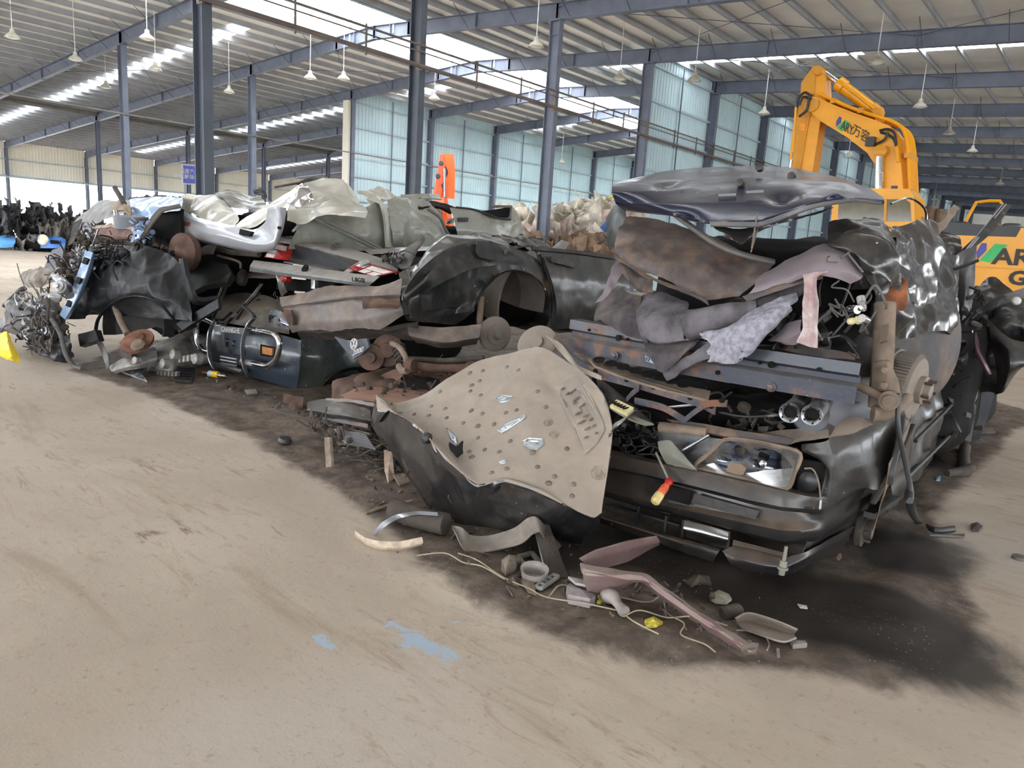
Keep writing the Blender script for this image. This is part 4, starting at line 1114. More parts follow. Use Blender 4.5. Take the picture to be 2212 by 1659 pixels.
def roll(name, a, b, r0, r1, mat, parent, seed, turns=1.35):
    a = np.asarray(a); b = np.asarray(b); ax = (b-a)/np.linalg.norm(b-a)
    x = np.cross(ax, (0, 0, 1)); x /= np.linalg.norm(x); y = np.cross(x, ax)
    rows = []
    for i in range(14):
        an = i/13*turns*2*math.pi+3.6; k = 1-.35*i/13
        rows.append([a+(b-a)*t+(r0+(r1-r0)*t)*k*(math.cos(an)*x+math.sin(an)*y) for t in (0, .33, .66, 1)])
    return sheet(name, rows, mat, parent, res=.018, th=.01, crump=.012, freq=6, sharp=0, jag=.012, seed=seed, fine=.004)
roll('felt_roll', PY(1486, 700, -4.70), PY(1640, 668, -4.66), .075, .05, M_FELT, U, 4)
roll('felt_roll', PY(1640, 668, -4.62), PY(1738, 605, -4.55), .05, .035, M_FELTD, U, 6)
# black flank, crumpled
sheet('rear_flank', [[(1790, 480, -4.3), (1840, 468, -4.2), (1900, 475, -4.15), (1925, 500, -4.2)], [(1785, 510, -4.5), (1840, 505, -4.5), (1905, 505, -4.4), (1935, 530, -4.3)],
                     [(1795, 535, -4.55), (1850, 548, -4.6), (1905, 555, -4.5), (1940, 575, -4.35)], [(1840, 560, -4.5), (1880, 590, -4.55), (1910, 610, -4.45), (1945, 630, -4.3)]], M_BLACK, U, res=.018, crump=.05, freq=4, seed=6, sharp=.3, label='glossy black crumpled rear corner')
sheet('side_skin', [[(14.50, -4.25, 1.66, 'w'), (14.62, -3.9, 1.72, 'w'), (14.60, -3.3, 1.74, 'w'), (14.66, -2.7, 1.70, 'w'), (14.60, -2.0, 1.66, 'w')],
                    [(14.66, -4.25, 1.50, 'w'), (14.74, -3.9, 1.52, 'w'), (14.70, -3.3, 1.50, 'w'), (14.78, -2.7, 1.48, 'w'), (14.66, -2.0, 1.46, 'w')],
                    [(14.68, -4.2, 1.34, 'w'), (14.80, -3.9, 1.32, 'w'), (14.74, -3.4, 1.34, 'w'), (14.82, -2.8, 1.30, 'w'), (14.70, -2.0, 1.28, 'w')],
                    [(14.62, -4.15, 1.20, 'w'), (14.74, -3.95, 1.18, 'w'), (14.80, -3.5, 1.24, 'w'), (14.78, -2.8, 1.16, 'w'), (14.70, -2.0, 1.1, 'w')]], M_BLACK, U, res=.022, crump=.085, freq=2.8, seed=17, sharp=.25, cap=110, label='black side skin, crushed into deep vertical folds')
sheet('folded_skin', [[(1925, 478, -3.7), (1975, 478, -3.5), (2020, 470, -3.2)], [(1935, 520, -4.0), (1985, 540, -3.7), (2030, 520, -3.3)], [(1940, 590, -4.0), (1990, 610, -3.7), (2028, 590, -3.3)], [(1950, 640, -4.0), (1985, 660, -3.7), (2030, 650, -3.3)]], paint('paint_black_scraped', srgb(30, 30, 34), .25, .5, .1, .7, up=.3, scrape=.9), U, res=.02, crump=.06, freq=4, seed=27)
sheet('rust_tear', [[(1930, 600, -4.15), (1955, 605, -4.15)], [(1915, 640, -4.25), (1965, 640, -4.2)], [(1925, 665, -4.25), (1950, 675, -4.2)]], plain('rust_orange', srgb(132, 78, 48), .9, 0, .35, 14, bump=.6), U, res=.012, crump=.03, freq=9, jag=.02, seed=19)
# arch liner, strut, arm, finned brake drum
c = np.array([14.66, -3.22, 1.12])
LIN = MB().lathe(c, (1, -.5, .05), [(.40, -.28), (.43, -.1), (.42, -.02), (.36, .05), (.22, .085), (.001, .10)], 40).build('arch_liner', paint('liner_dusty', srgb(58, 58, 62), .6, .95, 0, 0, up=.1, dustcol=srgb(128, 108, 92), scrape=.05), U, True, 'round dusty inner wheel arch')
V_, N_ = mesh_w(LIN)
tube('strut', [(1898, 880, -4.3), (1908, 760, -4.3), (1912, 655, -4.25)], .048, M_DIRTY, U, n=16)
sheet('strut_bracket', [[(1902, 710, -4.34), (1920, 700, -4.34)], [(1900, 740, -4.36), (1915, 735, -4.36)]], M_DIRTY, U, crump=0, th=.03)
sheet('hub_carrier', [[(1885, 785, -4.36), (1920, 780, -4.38), (1940, 820, -4.3)], [(1882, 845, -4.36), (1920, 845, -4.38), (1945, 850, -4.3)]], M_DIRTY, U, res=.02, crump=.004, th=.05)
for a, b in ((1912, 800), (1910, 832)):
    mb = MB(); bolt(mb, PY(a, b, -4.40), (0, -1, 0), .018, .02); mb.build('bolt', M_DIRTY, U)
tube('track_arm', [(1852, 832, -4.38), (1885, 848, -4.40), (1918, 866, -4.40)], .02, M_DIRTY, U, n=10)
MB().lathe(PY(1920, 866, -4.42), (.2, -1, 0), [(.045, -.06), (.045, .0), (.03, .004), (.028, .02), (.001, .02)], 18).build('arm_bush', M_DIRTY, U, True)
tube('lower_arm', [(1885, 893, -4.38), (1905, 895, -4.36), (1940, 880, -4.3), (1960, 860, -4.2)], [.04, .04, .028, .028], M_DIRTY, U, n=12)
DC = PX(1972, 838, 14.78)
_ax = np.array([1, -.10, -.06]); _ax /= np.linalg.norm(_ax)
DRUM = MB().lathe(DC, _ax, [(.03, -.14), (.185, -.13), (.195, -.12), (.195, -.10), (.172, -.095), (.172, .005), (.165, .02), (.12, .03), (.075, .032), (.075, .06), (.045, .062), (.04, .09), (.001, .092)], 48).build('brake_drum', M_DRUM, U, True, 'finned brake drum on the near side')
mb = MB()
q = np.array([0, 0, 1.0]); x1 = np.cross(_ax, q); x1 /= np.linalg.norm(x1); y1 = np.cross(_ax, x1)
for i in range(60):
    an = i*2*math.pi/60; d_ = math.cos(an)*x1+math.sin(an)*y1
    mb.bar(DC+d_*.178-_ax*.092, DC+d_*.178+_ax*.004, .006, .016, d_)
mb.build('cooling_fins', M_DRUM, DRUM)
mb = []
for i in range(5):
    an = i*2*math.pi/5+.4; d_ = math.cos(an)*x1+math.sin(an)*y1
    mb.append(tube_vf([DC+d_*.06+_ax*.03, DC+d_*.06+_ax*.10], .008, 8))
many('wheel_stud', mb, M_RUSTY, DRUM, True)
tube('gas_strut', [(2060, 600, -1.9), (2000, 640, -3.5)], .012, M_RUBBER, U)
# bulb holders dangling on their loom
SOCK = wires('loom', U, M_RUBBERG, PY(1850, 640, -4.66), (.12, .06, .14), 9, 14, .004)
for a, b in ((1843, 668), (1850, 692), (1868, 690), (1862, 655)):
    cc = PY(a, b, -4.7); rs = np.random.RandomState(a)
    ax = rs.randn(3)
    MB().lathe(cc, ax, [(.018, -.03), (.018, 0), (.013, .004), (.016, .02), (.012, .035), (.001, .04)], 12).build('bulb_holder', M_CREAM if a == 1850 else M_CHROME, U, True)
junk('crushed_bits', U, M_BLACKD, (14.3, -4.35, 1.2), (.25, .12, .12), 50, 22, .09)
junk('crushed_bits', U, M_DIRTYD, (14.45, -4.3, 1.0), (.2, .12, .06), 24, 25, .08)
junk('crushed_bits', U, M_BLACK, (14.55, -3.2, 1.62), (.15, .8, .08), 50, 28, .11)
wires('loom', U, M_RUBBER, (14.45, -4.4, 1.3), (.2, .1, .25), 14, 33, .005)
tube('loom', [(1640, 455, -4.6), (1635, 500, -4.7), (1622, 545, -4.72)], .003, M_RUBBERG, U, curve=5)
# sill plate under the beam on the left, crushed corner bracket with pink paint
sheet('corner_bracket', [[(1330, 560, -4.5), (1348, 580, -4.52)], [(1305, 620, -4.62), (1325, 625, -4.6)], [(1284, 655, -4.68), (1300, 648, -4.66)]], M_PINK, U, res=.012, crump=.02, freq=9, jag=.012, seed=44)
sheet('corner_scrap', [[(1320, 530, -4.4), (1360, 560, -4.45), (1410, 600, -4.5)], [(1340, 590, -4.55), (1375, 620, -4.6), (1410, 625, -4.58)]], M_RUSTPAN, U, res=.015, crump=.05, freq=7, seed=47)
sheet('left_tail', [[(1305, 470, -3.9), (1330, 440, -3.95), (1345, 445, -4.1)], [(1308, 510, -4.0), (1322, 490, -4.1), (1350, 490, -4.2)], [(1312, 540, -4.1), (1325, 535, -4.2), (1345, 530, -4.3)]], M_PLASTIC, U, res=.015, crump=.02, seed=3)

# ================================================================== dark blue bonnet crowning the stack
BN = thing('crumpled_bonnet', (13.9, -4.2, 1.7), 'buckled glossy dark blue bonnet crowning the stack nearest the camera', 'bonnet')
sheet('outer_skin', [[(1335, 392, -4.0), (1430, 370, -3.6), (1520, 360, -3.4), (1620, 357, -3.3), (1720, 364, -3.4), (1820, 384, -3.7), (1908, 424, -4.2)],
                     [(1324, 398, -4.5), (1430, 388, -4.1), (1520, 384, -3.95), (1620, 376, -3.85), (1720, 380, -3.9), (1820, 396, -4.1), (1910, 428, -4.3)],
                     [(1322, 414, -4.65), (1420, 412, -4.45), (1520, 404, -4.3), (1620, 398, -4.25), (1720, 396, -4.25), (1820, 410, -4.3), (1911, 431, -4.35)],
                     [(1330, 440, -4.6), (1430, 440, -4.62), (1520, 440, -4.62), (1620, 432, -4.58), (1720, 420, -4.52), (1820, 420, -4.45), (1911, 434, -4.38)],
                     [(1345, 452, -4.45), (1440, 464, -4.62), (1532, 480, -4.74), (1635, 479, -4.74), (1740, 445, -4.66), (1820, 430, -4.52), (1910, 437, -4.40)],
                     [(1352, 454, -4.3), (1446, 468, -4.45), (1538, 485, -4.66), (1640, 485, -4.64), (1742, 452, -4.52), (1822, 436, -4.42), (1906, 440, -4.38)]],
      M_BLUE, BN, res=.016, th=.006, crump=.014, freq=1.5, sharp=.5, seed=77, jag=.006, cap=130, dents=[(.75, .25, .10, -.03), (.6, .62, .12, -.035), (.7, .8, .08, .02), (.3, .2, .1, -.02)])
sheet('front_lip', [[(1532, 478, -4.75), (1640, 478, -4.76), (1740, 444, -4.68), (1830, 428, -4.52), (1905, 434, -4.4)], [(1534, 486, -4.77), (1640, 487, -4.78), (1742, 452, -4.70), (1830, 434, -4.54), (1906, 440, -4.42)]],
      paint('lip_grey', srgb(66, 68, 74), .3, .5, .05, .3, up=.5), BN, res=.016, crump=.008, freq=6, th=.008)
sheet('inner_panel', [[(1540, 486, -4.62), (1600, 492, -4.58), (1680, 478, -4.5), (1800, 446, -4.4)], [(1560, 505, -4.68), (1600, 522, -4.68), (1650, 490, -4.62), (1740, 468, -4.5)], [(1585, 512, -4.66), (1602, 526, -4.7), (1636, 500, -4.62), (1690, 480, -4.5)]], M_BLACK, BN, res=.018, crump=.02, freq=5, seed=71)
tube('latch_hook', [(1636, 460, -4.78), (1628, 510, -4.76), (1624, 536, -4.74)], .004, M_DIRTY, BN)
for a, b in ((1599, 395), (1640, 362), (1710, 380)):
    MB().lathe(PY(a, b, -4.32 if b > 385 else -3.95), (0, -1, .3), [(.02, -.02), (.02, .01), (.001, .014)], 12).build('rubber_buffer', M_RUBBER, BN, True)
for a, b, c_, d_ in ((1552, 422, 1590, 420), (1612, 415, 1650, 413)):
    MB().bar(PY(a, b, -4.52), PY(c_, d_, -4.5), .006, .012).build('pressed_rib', M_BLUE, BN)
# ================================================================== dusty dimpled bonnet leaning in front
TB = thing('dented_bonnet', (13.2, -5.1, 0), 'big dusty tan bonnet with round dimples and a black fold, leaning before the headlight sedan', 'bonnet')
tb_rows = [
    [(812, 852, -5.08), (850, 868, -5.0), (912, 855, -4.9), (968, 820, -4.8), (1031, 781, -4.66), (1100, 762, -4.58), (1160, 750, -4.55), (1200, 766, -4.58), (1255, 797, -4.66)],
    [(822, 862, -5.13), (862, 888, -5.08), (930, 880, -5.0), (990, 862, -4.92), (1055, 835, -4.82), (1120, 820, -4.75), (1190, 822, -4.72), (1250, 832, -4.74), (1303, 852, -4.78)],
    [(834, 874, -5.17), (872, 905, -5.17), (938, 915, -5.12), (1000, 915, -5.06), (1070, 905, -5.0), (1140, 890, -4.94), (1210, 890, -4.88), (1270, 900, -4.86), (1322, 922, -4.88)],
    [(838, 880, -5.19), (890, 915, -5.24), (950, 952, -5.22), (1010, 980, -5.22), (1080, 972, -5.16), (1150, 966, -5.1), (1215, 975, -5.05), (1270, 985, -5.0), (1317, 990, -4.97)],
    [(836, 884, -5.20), (905, 922, -5.30), (968, 990, -5.36), (1030, 1042, -5.40), (1090, 1036, -5.32), (1160, 1056, -5.30), (1225, 1086, -5.24), (1275, 1106, -5.18), (1300, 1098, -5.12)],
    [(832, 886, -5.19), (905, 935, -5.30), (966, 1005, -5.37), (1031, 1054, -5.40), (1092, 1044, -5.32), (1162, 1064, -5.30), (1226, 1096, -5.24), (1280, 1122, -5.17), (1298, 1112, -5.12)],
    [(812, 905, -5.16), (875, 985, -5.24), (935, 1075, -5.28), (1010, 1115, -5.28), (1085, 1120, -5.22), (1160, 1125, -5.18), (1225, 1135, -5.12), (1262, 1145, -5.08), (1282, 1140, -5.05)],
    [(800, 915, -5.12), (850, 985, -5.16), (905, 1070, -5.18), (962, 1148, -5.20), (1060, 1165, -5.10), (1150, 1182, -5.02), (1215, 1185, -4.98), (1250, 1182, -4.96), (1262, 1165, -4.98)]]
TBO = sheet('bonnet_skin', tb_rows, M_TAN, TB, res=.012, th=.006, crump=.022, freq=3.0, sharp=.35, seed=3, cap=170, edge=.004,
            dents=[(.55, .22, .05, -.04), (.45, .2, .03, .03), (.62, .35, .06, -.02), (.5, .5, .12, .015), (.72, .45, .05, .02), (.75, .62, .08, -.02), (.2, .7, .08, .012)])
DIMPLES = [(1014, 804), (1041, 798), (1092, 792), (1118, 799), (1036, 820), (1018, 830), (948, 845), (1038, 852), (930, 876), (962, 881), (1015, 887), (1043, 890), (1090, 890), (1114, 884), (1178, 878), (865, 891), (896, 894), (926, 896), (963, 902),
           (999, 912), (1032, 917), (1066, 914), (1030, 944), (1101, 950), (1137, 950), (1147, 977), (1222, 968), (1012, 972), (1043, 971), (1077, 976), (1019, 987), (1094, 1010), (1160, 1007), (1060, 1020), (1194, 1028), (1185, 1041), (1237, 1045), (1234, 1071), (1015, 844), (1159, 845)]
_it = []
_V, _N = mesh_w(TBO); _q = pix(_V); _dep = (_V-CAM)@_f
for i, (a, b) in enumerate(DIMPLES):
    d = np.hypot(_q[:, 0]-a, _q[:, 1]-b); j = np.argsort(d)[:8]; j = j[np.argmin(_dep[j])]
    n = _N[j]; n = n if n@(CAM-_V[j]) > 0 else -n
    r_ = .014 if i % 5 else .018
    _it.append(lathe_vf(_V[j]-n*.003, n, [(r_, 0), (r_*.95, .006), (r_*.6, .0095), (.0005, .011)], 12))
many('dimple', _it, plain('dimple_dusty', srgb(104, 94, 84), .8, 0, .2, 20), TB, True)
_it = []
for (a, b) in [(1182, 912), (1193, 938), (1290, 1022)]:
    d = np.hypot(_q[:, 0]-a, _q[:, 1]-b); j = np.argsort(d)[:8]; j = j[np.argmin(_dep[j])]
    n = _N[j]; n = n if n@(CAM-_V[j]) > 0 else -n
    R_ = .028 if a < 1280 else .042
    _it.append(lathe_vf(_V[j]-n*.002, n, [(R_, 0), (R_*.97, .005), (R_*.85, .006), (R_*.8, .003), (R_*.45, .003), (R_*.4, .007), (.0005, .008)], 24))
many('pressed_ring', _it, plain('ring_dusty', srgb(130, 118, 106), .8, 0, .2, 30), TB, True)
# scraped bright patches on the skin
def decal(name, o, pts, mat, lift=.003, n=14, label=None):
    """a thin patch lying on a sheet, bounded by points of its outline"""
    V, N = mesh_w(o); q = pix(V); dep = (V-CAM)@_f
    c = np.mean(pts, 0); out = []
    for a, b in pts:
        row = []
        for t in np.linspace(0.02, 1, n):
            x, y = c[0]+(a-c[0])*t, c[1]+(b-c[1])*t
            dd = np.hypot(q[:, 0]-x, q[:, 1]-y); j = np.argsort(dd)[:6]
            near = dep[j].min(); j = [k for k in j if dep[k] < near+.08]
            w = 1/(dd[j]+.3); w /= w.sum()
            p = (V[j]*w[:, None]).sum(0); nn = (N[j]*w[:, None]).sum(0); nn /= np.linalg.norm(nn)
            if nn@(CAM-p) < 0: nn = -nn
            # slide to the exact sight line at this depth
            p = PD(x, y, (p-CAM)@_f)+nn*lift
            row.append(p)
        out.append(row)
    m = len(pts); VV = np.array(out).reshape(-1, 3); F = []
    for i in range(m):
        for k in range(n-1): F.append([i*n+k, i*n+k+1, ((i+1) % m)*n+k+1, ((i+1) % m)*n+k])
    F.append([i*n for i in range(m)])
    return link(name, VV, F, mat, o, True, label)
M_SCRAPE = metal('scraped_bright', srgb(206, 214, 222), .35, .12)
for pts in ([(1128, 955), (1145, 948), (1172, 950), (1175, 962), (1160, 975), (1140, 972), (1130, 965)], [(1068, 862), (1085, 855), (1108, 858), (1100, 866), (1082, 872)],
            [(1075, 932), (1100, 912), (1135, 898), (1136, 904), (1105, 925), (1085, 938)], [(965, 925), (985, 945), (990, 965), (975, 955)], [(1078, 1000), (1092, 995), (1094, 1002), (1082, 1006)]):
    decal('scrape', TBO, pts, M_SCRAPE, .009)
LOU = decal('louvre_panel', TBO, [(1194, 836), (1215, 826), (1248, 812), (1262, 830), (1285, 870), (1302, 905), (1308, 930), (1290, 960), (1262, 985), (1240, 930), (1215, 880)], paint('louvre_tan', srgb(120, 112, 104), .4, .9, .1, .3, up=.4, dustcol=srgb(150, 138, 126)), .008)
_it = []
for i, (a, b, l) in enumerate([(1216, 840, 10), (1238, 846, 18), (1247, 862, 16), (1226, 850, 10), (1258, 876, 14), (1252, 892, 16), (1264, 900, 12), (1258, 912, 18), (1278, 905, 9), (1270, 925, 14), (1284, 918, 8), (1266, 945, 10), (1240, 870, 8), (1290, 935, 6)]):
    d = np.hypot(_q[:, 0]-a, _q[:, 1]-b); j = np.argsort(d)[:8]; j = j[np.argmin(_dep[j])]
    n = _N[j]; n = n if n@(CAM-_V[j]) > 0 else -n
    p0_ = _V[j]+n*.012; t_ = PD(a+l, b-l*.55, _dep[j])-PD(a, b, _dep[j]); t_ = t_-n*(t_@n)
    _it.append(tube_vf([p0_-t_*.5, p0_-t_*.25, p0_+t_*.25, p0_+t_*.5], [.003, .010, .010, .003], 8, False, .4))
many('louvre', _it, plain('louvre_dark', srgb(112, 98, 86), .8, 0, .2, 20), LOU, True)
sheet('corner_curl', [[(1301, 935, -4.86), (1330, 912, -4.84), (1362, 895, -4.82)], [(1312, 960, -4.9), (1322, 930, -4.9), (1370, 888, -4.84)], [(1318, 990, -4.94), (1318, 935, -4.9), (1378, 889, -4.82)]], M_TAN, TB, res=.012, crump=.004)
sheet('corner_curl', [[(800, 912, -5.12), (808, 870, -5.12), (815, 855, -5.1), (850, 868, -5.0)], [(806, 915, -5.2), (815, 885, -5.2), (825, 868, -5.16), (842, 872, -5.08)], [(818, 912, -5.2), (834, 890, -5.22), (845, 884, -5.2), (850, 880, -5.14)]], M_TAN, TB, res=.012, crump=.006, seed=7)
MB().lathe(PY(918, 945, -5.33), (-.3, -1, .4), [(.03, -.03), (.034, 0), (.02, .015), (.001, .02)], 16).build('rubber_stop', M_RUBBER, TB, True)
sheet('torn_hole', [[(970, 955, -5.29), (985, 962, -5.29), (996, 955, -5.28)], [(972, 975, -5.31), (985, 985, -5.33), (1000, 978, -5.29)]], M_DARK, TB, res=.01, crump=.02, freq=12, jag=.01, th=.01)
# wavy trim strip on the ground beneath it
TR = sheet('trim_strip', [[(976, 1134, -5.40), (998, 1140, -5.40), (1020, 1156, -5.36), (1060, 1156, -5.3), (1110, 1140, -5.26), (1140, 1118, -5.22), (1162, 1118, -5.2), (1190, 1150, -5.14), (1222, 1186, -5.08), (1258, 1184, -5.0)],
                          [(980, 1142, -5.43), (1000, 1160, -5.42), (1024, 1174, -5.39), (1064, 1172, -5.33), (1116, 1158, -5.29), (1146, 1134, -5.24), (1166, 1132, -5.22), (1188, 1162, -5.16), (1218, 1190, -5.1), (1252, 1192, -5.02)],
                          [(984, 1148, -5.45), (1004, 1188, -5.46), (1030, 1194, -5.42), (1080, 1186, -5.36), (1126, 1174, -5.31), (1150, 1154, -5.27), (1168, 1150, -5.25), (1186, 1174, -5.2), (1214, 1197, -5.12), (1246, 1197, -5.04)]], paint('trim_grey', srgb(84, 82, 80), .5, .8, 0, .1, up=.5, dustcol=srgb(150, 138, 126)), None, res=.012, th=.006, crump=.004, sharp=.1, cap=140)
tag(TR, 'wavy grey trim strip along the foot of the dimpled bonnet', 'trim')

# ================================================================== far right wreck, half hidden
W3 = thing('mangled_hatchback', (14.7, -1.4, 0), 'mangled black wreck at the far right behind the brake drum', 'wrecked car')
blob('filler_core', (14.35, -.6, .75), (.5, 1.3, .7), M_DARK, W3, crump=.06, power=.5)
sheet('door_skin', [[(2052, 560, 5.6, 'd'), (2080, 540, 5.5, 'd'), (2108, 530, 5.4, 'd')], [(2050, 620, 5.5, 'd'), (2085, 615, 5.3, 'd'), (2106, 600, 5.3, 'd')], [(2045, 680, 5.5, 'd'), (2075, 700, 5.3, 'd'), (2100, 665, 5.3, 'd')]], paint('door_grey', srgb(70, 70, 74), .35, .5, .05, .4, up=.2, scrape=.1), W3, res=.02, crump=.012, label='smooth grey door end')
sheet('roof_fold', [[(2010, 505, 5.9, 'd'), (2040, 490, 5.9, 'd'), (2075, 510, 5.8, 'd')], [(2030, 560, 5.7, 'd'), (2060, 560, 5.6, 'd'), (2080, 560, 5.6, 'd')], [(2030, 640, 5.6, 'd'), (2055, 650, 5.5, 'd'), (2085, 640, 5.5, 'd')]], M_BLACK, W3, res=.02, crump=.06, freq=4, seed=5)
sheet('flank', [[(2100, 620, 6.2, 'd'), (2150, 600, 6.0, 'd'), (2212, 640, 5.7, 'd'), (2240, 640, 5.6, 'd')], [(2085, 700, 5.9, 'd'), (2140, 690, 5.7, 'd'), (2205, 680, 5.5, 'd'), (2240, 690, 5.4, 'd')], [(2080, 780, 5.8, 'd'), (2140, 770, 5.6, 'd'), (2200, 760, 5.5, 'd'), (2225, 760, 5.4, 'd')], [(2090, 860, 5.9, 'd'), (2130, 850, 5.8, 'd'), (2160, 850, 5.7, 'd'), (2190, 800, 5.6, 'd')]], M_BLACK, W3, res=.025, crump=.08, freq=3, seed=15, sharp=.3)
sheet('bumper_corner', [[(2135, 690, 5.5, 'd'), (2180, 730, 5.3, 'd'), (2225, 740, 5.3, 'd')], [(2138, 730, 5.4, 'd'), (2180, 755, 5.2, 'd'), (2225, 760, 5.2, 'd')], [(2150, 800, 5.4, 'd'), (2180, 800, 5.2, 'd'), (2215, 790, 5.2, 'd')], [(2150, 852, 5.5, 'd'), (2170, 845, 5.4, 'd'), (2200, 800, 5.4, 'd')]], M_BLACKD, W3, res=.02, crump=.02, seed=21)
sheet('lower_skin', [[(2075, 850, 6.0, 'd'), (2150, 845, 5.9, 'd')], [(2085, 920, 6.1, 'd'), (2135, 900, 6.0, 'd')], [(2095, 962, 6.3, 'd'), (2115, 950, 6.2, 'd')]], paint('skin_bluegrey', srgb(62, 66, 74), .4, .5, 0, .3, up=.2), W3, res=.03, crump=.03)
sheet('window_frame', [[(2078, 540, 5.6, 'd'), (2130, 490, 5.6, 'd'), (2160, 440, 5.7, 'd')], [(2090, 548, 5.6, 'd'), (2145, 500, 5.6, 'd'), (2186, 442, 5.7, 'd')]], M_BLACKD, W3, res=.02, crump=.006, th=.02)
for k in (.3, .6): tube('frame_rib', [(2082+k*10, 540+k*6, 5.57, 'd'), (2160+k*22, 441, 5.67, 'd')], .006, M_STEELB, W3)
tube('red_rod', [(2098, 700, 5.5, 'd'), (2112, 760, 5.4, 'd'), (2138, 808, 5.4, 'd')], .022, paint('rod_maroon', srgb(70, 34, 46), .3, .3, 0, .6, scrape=.3), W3)
sheet('door_post', [[(2112, 690, 5.8, 'd'), (2125, 690, 5.8, 'd')], [(2096, 830, 5.75, 'd'), (2115, 830, 5.75, 'd')], [(2080, 950, 5.8, 'd'), (2098, 955, 5.8, 'd')]], M_RUBBER, W3, crump=.004, th=.03)
sheet('light_trim', [[(2108, 670, 5.4, 'd'), (2160, 640, 5.2, 'd'), (2230, 615, 5.0, 'd')], [(2112, 680, 5.4, 'd'), (2165, 658, 5.2, 'd'), (2235, 640, 5.0, 'd')]], M_ALU, W3, crump=.004, th=.012)
MB().lathe(PD(2195, 650, 5.05), (.2, -1, 0), [(.03, -.02), (.03, .015), (.02, .03), (.001, .035)], 14).build('mirror_mount', M_WHITEP, W3, True)
sheet('hanging_skin', [[(2040, 690, 5.5, 'd'), (2075, 690, 5.5, 'd')], [(2052, 780, 5.4, 'd'), (2090, 770, 5.4, 'd')], [(2065, 840, 5.45, 'd'), (2090, 815, 5.45, 'd')]], M_BLACKD, W3, res=.02, crump=.05, freq=5, seed=6)
sheet('ragged_top', [[(1990, 470, 5.6, 'd'), (2030, 480, 5.6, 'd'), (2062, 440, 5.7, 'd')], [(1998, 490, 5.5, 'd'), (2025, 510, 5.5, 'd'), (2075, 450, 5.7, 'd')]], paint('torn_tan', srgb(110, 96, 86), .6, .7, .5, 0), W3, res=.02, crump=.03, jag=.02, freq=6)
tube('bent_trim', [(1925, 440, 5.0, 'd'), (1965, 428, 5.0, 'd'), (1998, 452, 5.0, 'd'), (2000, 490, 5.05, 'd')], .012, M_CHROME, W3, curve=4, flat=.6)
junk('crushed_bits', W3, M_BLACK, (14.7, -1.6, 1.1), (.12, .45, .35), 60, 9, .08)
junk('crushed_bits', W3, M_BLACK, (14.75, -1.3, .6), (.1, .5, .25), 50, 19, .07)
wires('loom', W3, plain('wire_red', srgb(150, 70, 50), .6), PD(2062, 950, 6), (.03, .05, .2), 2, 4, .004)
HS = MB(); HS.tube(cr([PX(1942, 850, 14.86), PX(1940, 920, 14.88), PX(1956, 1000, 14.95), PX(1968, 1060, 15.0), PX(1968, 1098, 15.0), PZ(1985, 1128, .02), PZ(2020, 1145, .02), PZ(2062, 1142, .02)], 8), .019, 10, False, .55)
tag(HS.build('rubber_seal', M_RUBBER, None, True), 'long black rubber door seal hanging below the brake drum down to the floor', 'seal')
HS = MB(); HS.tube(cr([PX(1950, 900, 14.82), PX(1940, 960, 14.84), PX(1925, 1020, 14.84), PX(1922, 1046, 14.84)], 6), .016, 8, False, .5)
o = HS.build('seal_end', M_RUBBER, U, True)
ST = MB().tube([PZ(2045, 1022, .04), PZ(2085, 1018, .05), PZ(2098, 1010, .06)], [.03, .04, .035], 12); ST.tube(cr([PZ(2085, 1018, .05), PX(2082, 985, 14.75), PX(2085, 965, 14.72)], 4), .045, 12)
tag(ST.build('pipe_elbow', M_DIRTYD, None, True), 'dusty bent pipe elbow on the floor right of the headlight sedan', 'pipe')

# ================================================================== MIDDLE STACK: hatch with tail lamps
VW = thing('crushed_hatchback', (10.4, -2.4, .6), 'crushed dark saloon with red and white tail lamps, above the bull bar van', 'wrecked car')
M_VGREY = paint('boot_grey_dusty', srgb(66, 68, 72), .35, .85, .03, .4, up=.8, scrape=.12, dustcol=srgb(148, 142, 136))
M_VBLK = paint('paint_charcoal', srgb(26, 29, 31), .28, .5, .05, .45, up=.5, scrape=.3, dustcol=srgb(126, 116, 106))
M_VAL = paint('valance_tan', srgb(84, 78, 76), .5, .9, .3, .1, up=.35, scrape=.1, dustcol=srgb(142, 126, 114))
blob('filler_core', (9.85, -2.2, 1.0), (.85, 1.6, .36), M_DARK, VW, crump=.05, power=.45)
blob('rear_body', (10.1, -.9, .98), (.9, .9, .38), M_VBLK, VW, crump=.06, power=.45)
LID = sheet('boot_lid', [[(590, 508, -3.55), (640, 511, -3.55), (700, 524, -3.55), (770, 540, -3.55), (830, 560, -3.55), (860, 580, -3.6)],
                         [(594, 514, -3.72), (642, 520, -3.75), (702, 536, -3.78), (770, 554, -3.78), (828, 574, -3.75), (858, 590, -3.72)],
                         [(600, 524, -3.78), (645, 530, -3.85), (702, 544, -3.88), (768, 562, -3.86), (822, 580, -3.82), (856, 592, -3.76)]], M_VGREY, VW, res=.018, crump=.006, sharp=.3, label='dusty grey boot lid with emblem')
sheet('plate_recess', [[(632, 528, -3.84), (702, 546, -3.86), (770, 566, -3.84)], [(622, 560, -3.72), (700, 574, -3.74), (752, 588, -3.72)], [(612, 565, -3.98), (690, 580, -3.98), (745, 590, -3.98)]], M_VGREY, VW, res=.018, crump=.004, sharp=.6)
sheet('recess_shelf', [[(740, 588, -3.9), (775, 565, -3.86), (792, 560, -3.84)], [(748, 592, -3.98), (785, 572, -3.92), (800, 566, -3.88)]], M_VGREY, VW, crump=.002, th=.012)
